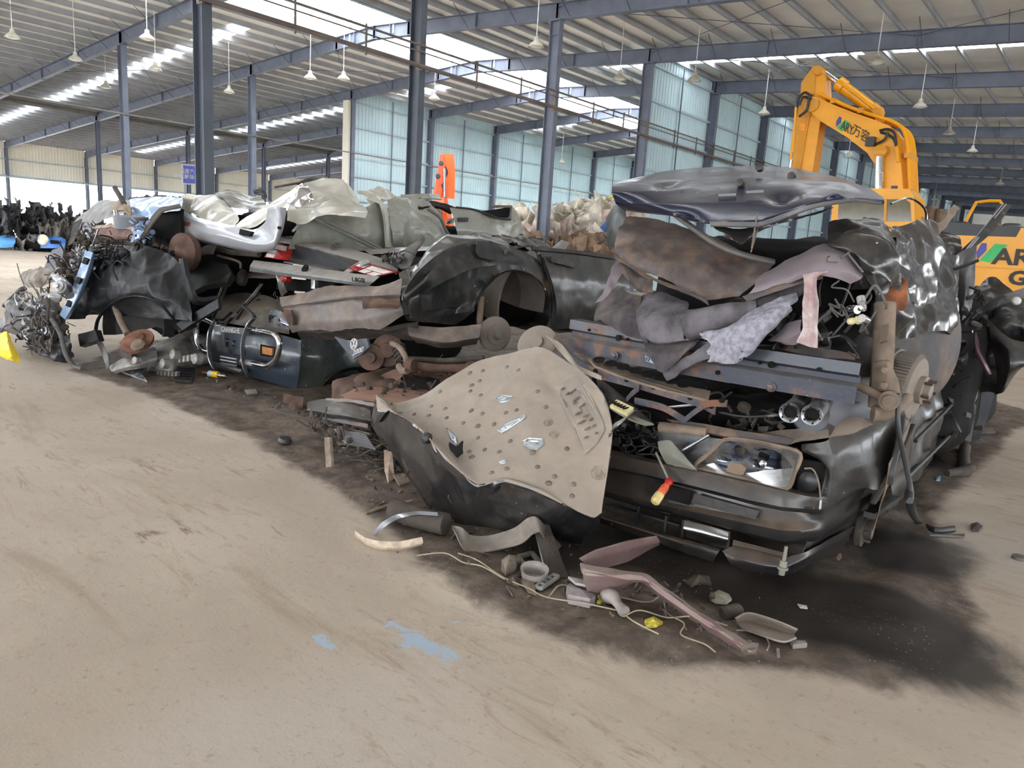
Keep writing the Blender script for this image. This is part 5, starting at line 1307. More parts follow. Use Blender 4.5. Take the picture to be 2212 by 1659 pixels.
LIP = sheet('lip_panel', [[(548, 562, -4.0), (620, 570, -4.0), (700, 582, -4.0), (770, 591, -4.0), (820, 597, -4.0)], [(540, 574, -4.12), (620, 586, -4.14), (700, 597, -4.15), (770, 607, -4.15), (808, 608, -4.12)],
                          [(538, 586, -4.12), (620, 597, -4.14), (700, 607, -4.15), (770, 616, -4.15), (796, 618, -4.12)]], M_VGREY, VW, res=.018, crump=.003, sharp=.6, label='grey lip panel with lock and model lettering')
_xd = PY(795, 614, -4.16)-PY(700, 602, -4.15); _zd = np.array([0, -.25, 1.0])
text('lettering', '1.8GSI', .055, PY(773, 605, -4.165), _xd, _zd, M_DARK, LIP, shear=.15, wid=1.25, bold=.01)
MB().lathe(PY(659, 580, -4.09), (0, -1, .6), [(.038, -.01), (.038, .008), (.03, .012), (.028, .006), (.012, .006), (.01, .014), (.001, .014)], 22).build('lock', M_DARK, LIP, True)
def emblem(name, c, xd, yd, R_, mat, parent):
    """a ring around a V above a W"""
    xd = np.asarray(xd, float); xd /= np.linalg.norm(xd); yd = np.asarray(yd, float); yd /= np.linalg.norm(yd); nn = np.cross(xd, yd); nn /= np.linalg.norm(nn)
    mb = MB(); c = np.asarray(c, float)
    pt = lambda x, y: c+R_*(x*xd+y*yd)+nn*.004
    ring = [pt(math.cos(t), math.sin(t)) for t in np.linspace(0, 2*math.pi, 28, endpoint=False)]
    mb.tube(ring, R_*.10, 6, True)
    for ln in ([(-.38, .88), (0, .08), (.38, .88)], [(-.86, .38), (-.42, -.82), (0, -.02), (.42, -.82), (.86, .38)]):
        for a, b in zip(ln[:-1], ln[1:]): mb.bar(pt(*a), pt(*b), R_*.17, .006, nn)
    return mb.build(name, mat, parent)
emblem('emblem', PY(725, 532, -3.74), PY(745, 537, -3.74)-PY(705, 527, -3.74), np.array([0, .75, .55]), .05, M_DIRTYD, LID)
mb = text('lettering', 'CAHTUI 1959', .05, PY(625, 515, -3.70), PY(660, 520, -3.7)-PY(600, 512, -3.7), np.array([0, .8, .5]), M_DIRTYD, LID, wid=1.0)
M_TLR = plain('tail_lamp_red', srgb(150, 30, 32), .15, 0, .2, 18, grime=.25)
M_TLW = plain('tail_lamp_clear', srgb(214, 208, 206), .15, 0, .12, 18, grime=.2)
def tail(name, quad, rows_, lb):
    q = [P(p) for p in quad]
    V, F = prism_vf([p+np.array([0, .05, 0]) for p in q], (0, -.05, 0))
    o = link(name, V, F, M_TLR, VW, False, lb)
    for (u0, u1, v0, v1, m_) in rows_:
        def at(u, v): return (q[0]*(1-u)+q[1]*u)*(1-v)+(q[3]*(1-u)+q[2]*u)*v
        c = at((u0+u1)/2, (v0+v1)/2)
        pts = [at(u0, v0), at(u1, v0), at(u1, v1), at(u0, v1)]
        V = [p+np.array([0, -.006, 0]) for p in pts]+[c+np.array([0, .02, 0]) if m_ is M_REFL else c+np.array([0, -.014, 0])]
        V = [p+np.array([0, .0, 0]) for p in V]; Vb = [p+np.array([0, -.004, 0]) for p in pts]
        link('lens', V+Vb, [[0, 1, 4], [1, 2, 4], [2, 3, 4], [3, 0, 4], [5, 8, 7, 6]], m_, o)
    return o
tail('tail_lamp', [(587, 523, -3.86), (626, 532, -3.84), (616, 562, -3.98), (570, 556, -4.0)], [(.08, .9, .06, .38, M_TLW), (.1, .5, .44, .66, M_TLW), (.52, .92, .42, .9, M_TLR), (.08, .48, .70, .94, M_TLW)], 'left tail lamp, mostly clear')
tail('tail_lamp', [(751, 580, -4.0), (779, 566, -3.86), (857, 588, -3.84), (808, 598, -4.0)], [(.08, .48, .05, .32, M_TLR), (.52, .94, .05, .30, M_TLW), (.06, .46, .38, .62, M_TLW), (.52, .94, .36, .94, M_TLW), (.08, .46, .68, .94, M_TLW)], 'right tail lamp, red and clear')
# crushed rear valance below
sheet('valance', [[(604, 642, -4.02), (650, 632, -4.05), (700, 620, -4.08), (760, 616, -4.1), (815, 618, -4.12), (868, 604, -4.05)],
                  [(606, 662, -4.10), (650, 655, -4.15), (700, 648, -4.2), (760, 640, -4.2), (815, 638, -4.2), (866, 634, -4.12)],
                  [(612, 668, -4.08), (652, 664, -4.12), (702, 656, -4.16), (762, 650, -4.16), (815, 650, -4.16), (864, 645, -4.1)],
                  [(622, 700, -4.14), (660, 696, -4.18), (710, 694, -4.2), (765, 690, -4.2), (820, 684, -4.18), (870, 668, -4.1)],
                  [(632, 718, -4.10), (665, 712, -4.15), (720, 716, -4.17), (775, 708, -4.17), (820, 712, -4.15), (872, 680, -4.08)]], M_VAL, VW, res=.018, crump=.02, freq=3.5, seed=5, jag=.012, sharp=.35, label='bent tan rear valance')
sheet('bumper_stub', [[(784, 642, -4.28), (830, 645, -4.28), (864, 648, -4.22)], [(782, 655, -4.30), (830, 656, -4.3), (863, 660, -4.24)], [(784, 668, -4.28), (830, 664, -4.28), (862, 668, -4.22)]], M_RUSTY, VW, res=.015, crump=.012, th=.02, jag=.008)
sheet('bumper_stub', [[(612, 668, -4.18), (628, 670, -4.2)], [(616, 685, -4.2), (632, 688, -4.22)], [(624, 704, -4.2), (632, 702, -4.22)]], M_RUSTY, VW, res=.015, crump=.01, th=.02)
# inside of the open boot: bits between lip and valance
sheet('boot_liner', [[(600, 600, -3.9), (660, 605, -3.9), (720, 612, -3.9)], [(598, 625, -3.9), (660, 630, -3.9), (720, 625, -3.9)]], M_DARK, VW, crump=.02, th=.05)
sheet('torn_wing', [[(594, 592, -4.05), (610, 596, -4.1)], [(600, 620, -4.1), (615, 615, -4.1)], [(608, 642, -4.1), (622, 630, -4.1)]], M_VBLK, VW, res=.015, crump=.02, jag=.01)
MB().lathe(PY(613, 600, -4.1), (0, -1, .2), [(.04, -.06), (.045, 0), (.03, .02), (.001, .02)], 14).build('lamp_unit', M_TLR, VW, True)
MB().box(PY(680, 612, -4.0), (.03, .02, .05)).build('latch', M_ALU, VW)
# quarter panel with its wheel arch, shoulder hump
Xs = 11.22
def arch_rows():
    rows = []
    a_c = (1121, 662)
    # spokes round the arch from front foot up and over to the rear foot
    spokes = [((1022, 672), (900, 690)), ((1036, 650), (885, 668)), ((1050, 626), (872, 640)), ((1072, 602), (900, 590)), ((1096, 590), (962, 540)), ((1120, 588), (1040, 520)), ((1146, 594), (1110, 535)), ((1170, 615), (1165, 560)), ((1184, 648), (1196, 600)), ((1188, 680), (1200, 660)), ((1182, 710), (1196, 700))]
    for inn, out in spokes:
        rows.append([(inn[0], inn[1], Xs+.03, 'x'), (inn[0]*.93+out[0]*.07, inn[1]*.93+out[1]*.07, Xs+.05, 'x'), (inn[0]*.7+out[0]*.3, inn[1]*.7+out[1]*.3, Xs+.02, 'x'), (inn[0]*.35+out[0]*.65, inn[1]*.35+out[1]*.65, Xs, 'x'), (out[0], out[1], Xs-.03, 'x')])
    return rows
QP = sheet('quarter_panel', arch_rows(), M_VBLK, VW, res=.018, crump=.03, freq=2.6, seed=33, sharp=.2, cap=110, th=.006, label='charcoal rear quarter with wheel arch')
sheet('shoulder', [[(862, 590, -3.9), (900, 570, -3.6), (925, 536, -3.5), (965, 508, -3.3), (1020, 503, -3.0), (1060, 507, -2.8), (1100, 515, -2.5), (1146, 522, -2.2)],
                   [(872, 640, Xs, 'x'), (915, 600, Xs+.02, 'x'), (940, 565, Xs-.02, 'x'), (990, 535, Xs-.06, 'x'), (1040, 530, Xs-.04, 'x'), (1080, 530, Xs-.04, 'x'), (1110, 538, Xs-.04, 'x'), (1165, 560, Xs-.04, 'x')],
                   [(880, 662, Xs, 'x'), (925, 628, Xs+.05, 'x'), (975, 600, Xs+.06, 'x'), (1020, 580, Xs+.05, 'x'), (1060, 574, Xs+.04, 'x'), (1095, 570, Xs+.02, 'x'), (1130, 572, Xs+.02, 'x'), (1172, 585, Xs+.01, 'x')]],
      M_VBLK, VW, res=.018, crump=.05, freq=2.4, seed=14, sharp=.45, cap=110, label='charcoal rear shoulder buckled into facets')
sheet('corner_tuck', [[(862, 588, -4.0), (878, 580, -3.9), (905, 590, -3.7)], [(868, 620, -4.1), (890, 612, -4.0), (912, 612, -3.85)], [(866, 650, -4.12), (885, 650, Xs+.02, 'x'), (905, 640, Xs+.03, 'x')], [(872, 682, -4.08), (890, 690, Xs, 'x'), (920, 698, Xs, 'x')]], M_VBLK, VW, res=.018, crump=.02, seed=4)
sheet('lower_quarter', [[(872, 680, Xs-.02, 'x'), (930, 668, Xs, 'x'), (985, 660, Xs+.02, 'x'), (1030, 648, Xs+.03, 'x')], [(880, 692, Xs-.06, 'x'), (935, 697, Xs-.04, 'x'), (985, 702, Xs-.02, 'x'), (1024, 672, Xs+.03, 'x')]], M_VBLK, VW, res=.02, crump=.012)
sheet('fuel_flap', [[(1030, 524, Xs+.0, 'x'), (1062, 520, Xs+.0, 'x')], [(1028, 545, Xs+.02, 'x'), (1066, 552, Xs+.03, 'x')], [(1036, 556, Xs+.03, 'x'), (1070, 563, Xs+.04, 'x')]], M_VBLK, VW, res=.02, crump=.004, th=.01)
# arch liner and brake disc
MB().lathe(PX(1119, 655, Xs-.16), (1, .1, -.05), [(.40, .06), (.41, .05), (.40, -.08), (.34, -.2), (.001, -.24)], 30, math.pi*.92, math.pi*2.12).build('arch_liner', paint('liner_tan', srgb(96, 88, 82), .8, 1.0, .0, 0, up=.1, dustcol=srgb(124, 110, 99)), VW, True)
HUBC = PX(1072, 722, Xs+.10)
DISC = MB().lathe(HUBC, (1, -.35, .05), [(.05, -.06), (.155, -.055), (.16, -.04), (.16, -.01), (.135, 0), (.10, .004), (.095, .016), (.05, .02), (.04, .05), (.036, .065), (.001, .068)], 36).build('brake_drum', M_DRUM, VW, True, 'grey brake drum with bright hub nut')
tube('trailing_arm', [(1040, 640, Xs-.02, 'x'), (1036, 690, Xs-.02, 'x'), (1040, 730, Xs, 'x')], .03, M_DIRTY, VW, n=10)
sheet('under_tank', [[(880, 700, -3.9), (960, 706, -3.7), (1040, 700, -3.4)], [(885, 725, -3.95), (960, 740, -3.8), (1035, 730, -3.5)], [(900, 742, -3.8), (960, 752, -3.7), (1030, 745, -3.4)]], M_VAL, VW, res=.025, crump=.02, th=.05, seed=8)
sheet('underside', [[(640, 718, -3.95), (740, 716, -3.95), (840, 712, -3.95), (900, 705, -3.9)], [(650, 735, -3.8), (740, 735, -3.8), (840, 735, -3.8), (900, 735, -3.8)]], M_DIRTYD, VW, res=.025, crump=.04, th=.04, seed=18)
# front door with handle
sheet('door_skin', [[(1166, 540, Xs-.05, 'x'), (1230, 545, Xs-.06, 'x'), (1320, 556, Xs-.06, 'x'), (1360, 560, Xs-.06, 'x')], [(1180, 600, Xs, 'x'), (1240, 606, Xs, 'x'), (1310, 612, Xs, 'x'), (1360, 620, Xs, 'x')], [(1194, 665, Xs, 'x'), (1240, 662, Xs, 'x'), (1300, 660, Xs, 'x'), (1360, 660, Xs, 'x')], [(1190, 712, Xs-.03, 'x'), (1225, 710, Xs-.03, 'x'), (1290, 700, Xs-.03, 'x'), (1360, 695, Xs-.03, 'x')]],
      paint('door_charcoal', srgb(32, 36, 38), .32, .62, .03, .35, up=.35, scrape=.3, dustcol=srgb(132, 120, 106)), VW, res=.025, crump=.012, seed=51, label='charcoal door with handle')
sheet('door_handle', [[(1190, 554, Xs-.0, 'x'), (1225, 560, Xs+.02, 'x'), (1250, 570, Xs+.0, 'x')], [(1192, 566, Xs+.0, 'x'), (1225, 574, Xs+.02, 'x'), (1246, 580, Xs+.0, 'x')]], M_RUBBERG, VW, crump=0, th=.02)
sheet('window_seal', [[(1150, 532, Xs-.05, 'x'), (1240, 540, Xs-.05, 'x'), (1330, 552, Xs-.05, 'x')], [(1152, 540, Xs-.03, 'x'), (1240, 547, Xs-.03, 'x'), (1330, 560, Xs-.03, 'x')]], M_RUBBER, VW, crump=.006, th=.02)
for a, b, c_ in ((1166, 548, 1), (1172, 556, 2)):
    tube('door_shut', [(a, b, Xs-.02, 'x'), (a+20, b+60, Xs+.03, 'x'), (a+28, b+110, Xs+.03, 'x'), (a+18, b+156, Xs+.0, 'x')], .012, M_VBLK, VW, curve=5)
sheet('crushed_roof', [[(1060, 508, -2.6), (1110, 505, -2.2), (1160, 512, -1.8), (1200, 540, -1.5)], [(1090, 520, -2.7), (1130, 524, -2.3), (1170, 535, -1.9), (1200, 548, -1.6)], [(1110, 530, -2.8), (1140, 535, -2.5), (1175, 545, -2.0), (1205, 553, -1.7)]], M_VBLK, VW, res=.02, crump=.06, freq=5, seed=61, jag=.02)
tube('crushed_hose', [(1090, 545, Xs+.0, 'x'), (1120, 532, Xs-.1, 'x'), (1150, 530, Xs-.1, 'x'), (1160, 545, Xs-.06, 'x')], .02, M_RUBBERG, VW, curve=5)
sheet('mirror_fin', [[(840, 555, -3.5), (862, 545, -3.5), (915, 512, -3.4)], [(846, 570, -3.6), (875, 560, -3.6), (918, 518, -3.4)], [(868, 582, -3.65), (885, 575, -3.65), (900, 545, -3.5)]], M_PLASTIC, VW, res=.015, crump=.01, th=.015)
sheet('window_trim', [[(785, 540, -3.2), (860, 535, -3.0), (935, 532, -2.9)], [(800, 550, -3.25), (865, 545, -3.05), (930, 540, -2.95)]], M_CHROME, VW, res=.02, crump=.006)
junk('crushed_bits', VW, M_VBLK, PY(870, 565, -3.55), (.12, .1, .05), 30, 10, .06)
# mud flap with emblem and lettering
mf = [(722, 727, -4.22), (750, 735, -4.26), (792, 731, -4.22), (797, 750, -4.22), (780, 766, -4.24), (762, 776, -4.26), (740, 752, -4.25)]
FLAP = prism('mud_flap', mf, (0, .02, .0), plain('flap_grey', srgb(72, 76, 88), .6, 0, .12, 9, grime=.3), VW)
_x = PY(790, 746, -4.27)-PY(745, 752, -4.27); _z = np.array([.12, -.1, 1])
emblem('emblem', PY(765, 743, -4.272), _x, _z, .045, M_WHITEP, FLAP)
text('lettering', '2000', .062, PY(773, 759, -4.272), PY(795, 752, -4.27)-PY(760, 766, -4.27), _z, M_WHITEP, FLAP, shear=.3, wid=1.2, bold=.012)
# the spring, hubs and beam axle under it
AX = thing('rear_axle', (10.9, -4.0, .3), 'rusty rear axle with coil spring, between the bull bar van and the dimpled bonnet', 'axle')
def coil(a, b, R_, turns, n=90):
    a = np.asarray(a); b = np.asarray(b); ax = (b-a)/np.linalg.norm(b-a); x = np.cross(ax, (0, 1, .2)); x /= np.linalg.norm(x); y = np.cross(ax, x)
    t = np.linspace(0, 1, n); an = t*turns*2*math.pi
    return a+(b-a)*t[:, None]+R_*(np.cos(an)[:, None]*x+np.sin(an)[:, None]*y)
V_, F_ = tube_vf(coil(PY(858, 742, -4.15), PY(870, 785, -4.2), .05, 5), .009, 7); link('coil_spring', V_, F_, M_DIRTYD, AX, True)
MB().lathe(PY(838, 757, -4.05), (.6, -.8, .1), [(.001, -.02), (.13, -.02), (.135, 0), (.135, .015), (.07, .02), (.06, .05), (.001, .055)], 30).build('backing_plate', M_RUSTY, AX, True)
MB().lathe(PY(803, 772, -4.15), (.6, -.8, .1), [(.001, -.02), (.11, -.02), (.115, 0), (.11, .03), (.05, .035), (.045, .07), (.001, .075)], 30).build('brake_disc', M_RUSTY, AX, True)
tube('axle_tube', [(872, 788, -4.25), (950, 796, -4.1), (1040, 796, -3.9)], .035, M_RUSTY, AX, n=12)
tube('axle_tube', [(884, 776, -4.1), (960, 780, -3.95), (1045, 774, -3.8)], .025, M_DIRTYD, AX, n=12)
for a, b in ((888, 788), (1018, 795)): MB().lathe(PY(a, b, -4.27 if a < 900 else -3.97), (1, .2, 0), [(.05, -.03), (.055, 0), (.05, .03), (.001, .03)], 14).build('bush', M_RUSTY, AX, True)
tube('control_arm', [(846, 742, -4.2), (862, 750, -4.26), (876, 772, -4.26), (878, 795, -4.22)], .022, M_DIRTY, AX, curve=4)
tube('shackle', [(862, 790, -4.28), (870, 802, -4.3), (880, 800, -4.3)], .03, M_DIRTY, AX)

# flattened rusty floor pan between the stacks
FP = thing('flattened_wreck', (11.6, -4.3, 0), 'flattened rusty car body at floor level left of the dimpled bonnet', 'wrecked car')
sheet('rust_skin', [[(735, 852, -4.7), (775, 838, -4.5), (830, 836, -4.4), (900, 842, -4.3), (960, 850, -4.2)], [(745, 858, -4.9), (790, 850, -4.8), (850, 858, -4.75), (905, 862, -4.7), (950, 858, -4.5)], [(775, 862, -4.92), (810, 868, -4.9), (860, 876, -4.88), (915, 875, -4.8), (950, 866, -4.6)]],
      paint('pink_rust', srgb(124, 92, 78), .8, .6, .3, 0, up=.3, dustcol=srgb(158, 124, 104)), FP, res=.02, crump=.015, jag=.012, seed=15, label='salmon-coloured rusty skin')
sheet('rust_skin', [[(780, 840, -4.3), (830, 805, -4.1), (868, 792, -4.0)], [(800, 850, -4.5), (850, 826, -4.3), (880, 805, -4.1)]], paint('pink_rust2', srgb(116, 88, 76), .8, .6, .35, 0, up=.3, dustcol=srgb(150, 120, 102)), FP, res=.02, crump=.02, jag=.01, seed=16)
sheet('black_box', [[(858, 830, -4.3), (900, 812, -4.2), (950, 818, -4.1)], [(860, 850, -4.35), (905, 840, -4.3), (955, 845, -4.2)]], M_DARK, FP, res=.03, crump=.02, th=.12)
sheet('sill', [[(662, 868, -4.85), (700, 862, -4.9), (760, 872, -4.95), (800, 885, -4.95)], [(664, 885, -4.95), (700, 890, -5.02), (760, 900, -5.05), (800, 908, -5.0)], [(672, 895, -4.9), (705, 905, -4.98), (760, 915, -5.0), (800, 925, -4.95)]], M_BLACKD, FP, res=.018, crump=.02, jag=.012, seed=25)
sheet('frame_rail', [[(680, 895, -4.96), (740, 905, -5.02), (795, 916, -5.02)], [(682, 903, -4.98), (740, 914, -5.04), (795, 925, -5.04)]], M_BEAM, FP, res=.02, crump=.006, th=.03)
blob('rust_mass', (11.7, -3.6, .22), (1.2, 1.0, .24), M_RUSTY, FP, crump=.08, freq=4, power=.5)
blob('black_mass', (12.3, -4.2, .22), (.7, .6, .22), M_DARK, FP, crump=.08, freq=4, power=.5)
sheet('bonnet_strut', [[(690, 870, -4.9), (705, 860, -4.9)], [(750, 868, -4.95), (760, 862, -4.95)], [(810, 880, -5.0), (812, 872, -5.0)]], M_VAL, FP, res=.02, crump=.02, jag=.01)
mb = MB()
for i in range(8): mb.bar(PY(722+i*3, 928+i*4, -5.05), PY(790+i*3, 938+i*4.5, -5.08), .004, .01)
mb.build('condenser_fins', M_STEELB, FP)
sheet('rust_plate', [[(612, 850, -4.35), (655, 858, -4.35)], [(612, 890, -4.45), (655, 895, -4.45)], [(616, 905, -4.45), (652, 902, -4.45)]], M_RUSTY, FP, res=.02, crump=.02, jag=.01)
MB().lathe(PY(636, 880, -4.5), (.2, -1, .2), [(.05, 0), (.06, .01), (.04, .03), (.001, .03)], 14).build('rusty_hub', M_RUSTY, FP, True)
junk('crushed_bits', FP, M_DIRTYD, PY(870, 850, -4.5), (.3, .25, .05), 40, 31, .05)
junk('crushed_bits', FP, M_RUSTY, PY(930, 800, -3.9), (.45, .2, .06), 30, 32, .05)
junk('crushed_bits', FP, M_DIRTYD, PY(740, 920, -4.95), (.3, .15, .05), 60, 35, .06)
DSC = MB().lathe(PY(1160, 742, -4.3), (.2, -.8, .55), [(.05, -.02), (.13, -.015), (.135, 0), (.12, .006), (.05, .008), (.045, .03), (.001, .03)], 30).build('brake_rotor', M_DRUM, AX, True)

# ================================================================== the little van with the bull bar
VN = thing('bull_bar_van', (8.6, -3.0, 0), 'dark green minivan front with chrome bull bar, under the tail lamp wreck', 'wrecked van')
M_VGRN = paint('van_dark_green', srgb(40, 48, 48), .3, .6, .03, .6, up=.4, scrape=.6, dustcol=srgb(124, 118, 108))
M_VNAVY = paint('van_front_navy', srgb(36, 46, 58), .3, .4, .02, .6, up=.4, scrape=.5, dustcol=srgb(124, 118, 108))
M_VCREAM = paint('van_bonnet_dust', srgb(86, 86, 84), .4, 1.0, .02, .4, up=.6, scrape=.2, dustcol=srgb(150, 140, 126))
blob('filler_core', (8.75, -2.6, .45), (.75, 1.2, .42), M_DARK, VN, crump=.04, power=.4)
yv = -3.98
sheet('front_panel', [[(455, 700, yv-.06), (500, 705, yv-.08), (560, 716, yv-.06), (610, 724, yv-.02), (650, 735, yv+.05)], [(452, 740, yv-.10), (500, 745, yv-.12), (560, 755, yv-.1), (610, 762, yv-.06), (648, 770, yv+.02)], [(456, 775, yv-.10), (500, 785, yv-.12), (560, 798, yv-.1), (610, 808, yv-.06), (645, 815, yv+.02)], [(465, 790, yv-.06), (505, 802, yv-.08), (560, 820, yv-.06), (610, 833, yv-.02), (640, 842, yv+.05)]], M_VNAVY, VN, res=.02, crump=.008, seed=2, label='navy lower front with air slots')
sheet('van_bonnet', [[(470, 640, yv+.3), (520, 632, yv+.35), (580, 640, yv+.35), (625, 660, yv+.3)], [(460, 665, yv+.08), (520, 668, yv+.08), (580, 672, yv+.1), (625, 690, yv+.12)], [(455, 695, yv), (500, 700, yv-.02), (560, 710, yv), (625, 722, yv+.05)]], M_VCREAM, VN, res=.02, crump=.012, seed=9)
text('lettering', '-331', .04, PY(557, 648, yv+.16), PY(575, 650, yv+.2)-PY(540, 647, yv+.2), np.array([0, .8, .5]), M_DARK, VN, shear=.2)
HLV = sheet('headlight', [[(584, 668, yv+.0), (606, 672, yv), (624, 684, yv+.03)], [(580, 690, yv-.04), (604, 695, yv-.04), (624, 700, yv)], [(586, 706, yv-.02), (606, 710, yv-.02), (624, 712, yv)]], M_REFL, VN, res=.015, crump=.003, th=.02, label='bright square headlight')
sheet('front_grille', [[(465, 722, yv-.1), (530, 735, yv-.1)], [(470, 758, yv-.13), (528, 768, yv-.13)]], M_PLASTIC, VN, crump=.002, th=.02)
many('vent_slot', [prism_vf([PY(478, 768+i*7, yv-.13), PY(512, 774+i*7, yv-.13), PY(512, 777+i*7, yv-.13), PY(478, 771+i*7, yv-.13)], (0, -.015, 0)) for i in range(4)], M_WHITEP, VN)
many('bolt_hole', [prism_vf([PY(a, b, yv-.112), PY(a+w_, b+1, yv-.112), PY(a+w_, b+h_, yv-.112), PY(a, b+h_-1, yv-.112)], (0, -.012, 0)) for a, b, w_, h_ in ((488, 730, 6, 4), (489, 738, 5, 12), (504, 735, 4, 5), (504, 745, 4, 4))], M_DARK, VN)
sheet('indicator', [[(566, 748, yv-.13), (588, 753, yv-.12)], [(566, 764, yv-.13), (587, 768, yv-.12)]], plain('indicator_amber', srgb(176, 116, 70), .3, 0, .15, 20), VN, crump=0, th=.02, label='amber indicator in a dark recess')
sheet('indicator_recess', [[(562, 744, yv-.11), (596, 751, yv-.1)], [(562, 768, yv-.11), (594, 772, yv-.1)]], M_DARK, VN, crump=0, th=.012)
sheet('side_panel', [[(650, 730, -3.92), (690, 728, 9.45, 'x'), (740, 735, 9.5, 'x'), (790, 750, 9.5, 'x'), (812, 768, 9.5, 'x')], [(650, 770, -3.96), (692, 770, 9.5, 'x'), (735, 778, 9.52, 'x'), (770, 790, 9.52, 'x'), (800, 792, 9.5, 'x')], [(645, 812, -3.96), (680, 815, 9.5, 'x'), (705, 812, 9.52, 'x'), (728, 800, 9.52, 'x'), (760, 792, 9.5, 'x')], [(640, 842, -3.92), (665, 848, 9.45, 'x'), (686, 842, 9.48, 'x'), (700, 828, 9.5, 'x'), (715, 812, 9.5, 'x')]], M_VGRN, VN, res=.02, crump=.012, seed=23, label='scuffed dark green front wing')
MB().lathe(PX(740, 832, 9.35), (1, -.3, 0), [(.10, -.1), (.2, -.1), (.22, -.06), (.22, .04), (.20, .06), (.12, .06), (.11, .02), (.001, .02)], 32).build('tyre', M_RUBBER, VN, True)
sheet('arch_inner', [[(700, 815, 9.3, 'x'), (745, 795, 9.3, 'x'), (800, 790, 9.3, 'x')], [(700, 845, 9.25, 'x'), (745, 850, 9.25, 'x'), (800, 855, 9.25, 'x')]], M_DARK, VN, crump=.02, th=.03)
# bull bar
BB = MB()
yb2 = yv-.22
loopR = [(540, 711), (575, 718), (594, 724), (603, 738), (601, 762), (594, 780), (578, 790), (560, 788), (523, 780)]
loopL = [(462, 698), (444, 690), (432, 690), (425, 702), (424, 724), (428, 744), (438, 757), (452, 762)]

bull = MB().tube(cr([PY(a, b, yb2-.02) for a, b in loopR], 6), .03, 12).build('bull_bar', M_CHROME, VN, True, 'chrome bull bar with nameplate')
for nm, pts, r_ in (('side_hoop', [PY(a, b, yb2) for a, b in loopL], .03), ('lower_tube', [PY(a, b, yb2) for a, b in ((464, 788), (495, 795), (525, 804))], .032)):
    V_, F_ = tube_vf(cr(pts, 6), r_, 12); link(nm, V_, F_, M_CHROME, bull, True)
for pts in ([(520, 660, .10), (535, 672, .04), (545, 684, -.02), (532, 700, -.08), (521, 730, -.10), (519, 765, -.10), (524, 795, -.08), (535, 818, -.03)], [(463, 690, .0), (450, 712, -.08), (446, 740, -.1), (448, 770, -.1), (456, 792, -.08), (468, 806, -.03)]):
    sheet('upright_plate', [[PY(a, b, yb2+c_) for a, b, c_ in pts], [PY(a+8, b+2, yb2+c_+.07) for a, b, c_ in pts]], M_STEELB, bull, res=.02, th=.008, crump=.001, sharp=.1)
NP = sheet('nameplate', [[PY(462, 703, yb2-.02), PY(534, 709, yb2-.02)], [PY(462, 716, yb2-.03), PY(534, 722, yb2-.03)]], plain('nameplate_grey', srgb(96, 96, 98), .5, 0, .1, 9, grime=.2), bull, crump=0, th=.02)
text('lettering', 'CHANGHE', .075, PY(498, 713, yb2-.032), PY(530, 717, yb2)-PY(466, 709, yb2), np.array([0, 0, 1]), M_WHITEP, NP, bold=.012, wid=1.0)
# bent bright window frame standing on the bonnet
for pts in ([(484, 610), (468, 650), (448, 690), (466, 700), (486, 702), (512, 676), (545, 640), (566, 612)], [(492, 612), (476, 655), (460, 688), (480, 692), (500, 675)]):
    V_, F_ = tube_vf(np.array([PY(a, b, yv-.1+.12*(700-b)/90*.5) for a, b in pts]), .018, 8, False, .6); link('window_frame', V_, F_, M_CHROME if len(pts) > 5 else M_RUBBER, VN, True)
tube('wiper_arm', [(512, 690, yv), (530, 660, yv+.05), (562, 632, yv+.12)], .012, M_RUBBER, VN)
sheet('roof_edge', [[(470, 612, yv+.5), (520, 590, yv+.4), (600, 590, yv+.3)], [(475, 622, yv+.3), (525, 602, yv+.2), (600, 600, yv+.2)]], paint('brown_roof', srgb(90, 72, 62), .5, .6, .3, 0), VN, res=.02, crump=.012)
MB().lathe(PY(523, 604, yv+.1), (.5, -.4, -.7), [(.03, -.12), (.06, -.06), (.05, .05), (.02, .07), (.001, .07)], 14).build('mirror', M_PLASTIC, VN, True)
wires('loom', VN, M_RUBBER, PY(600, 650, yv-.02), (.06, .05, .1), 5, 4, .004)
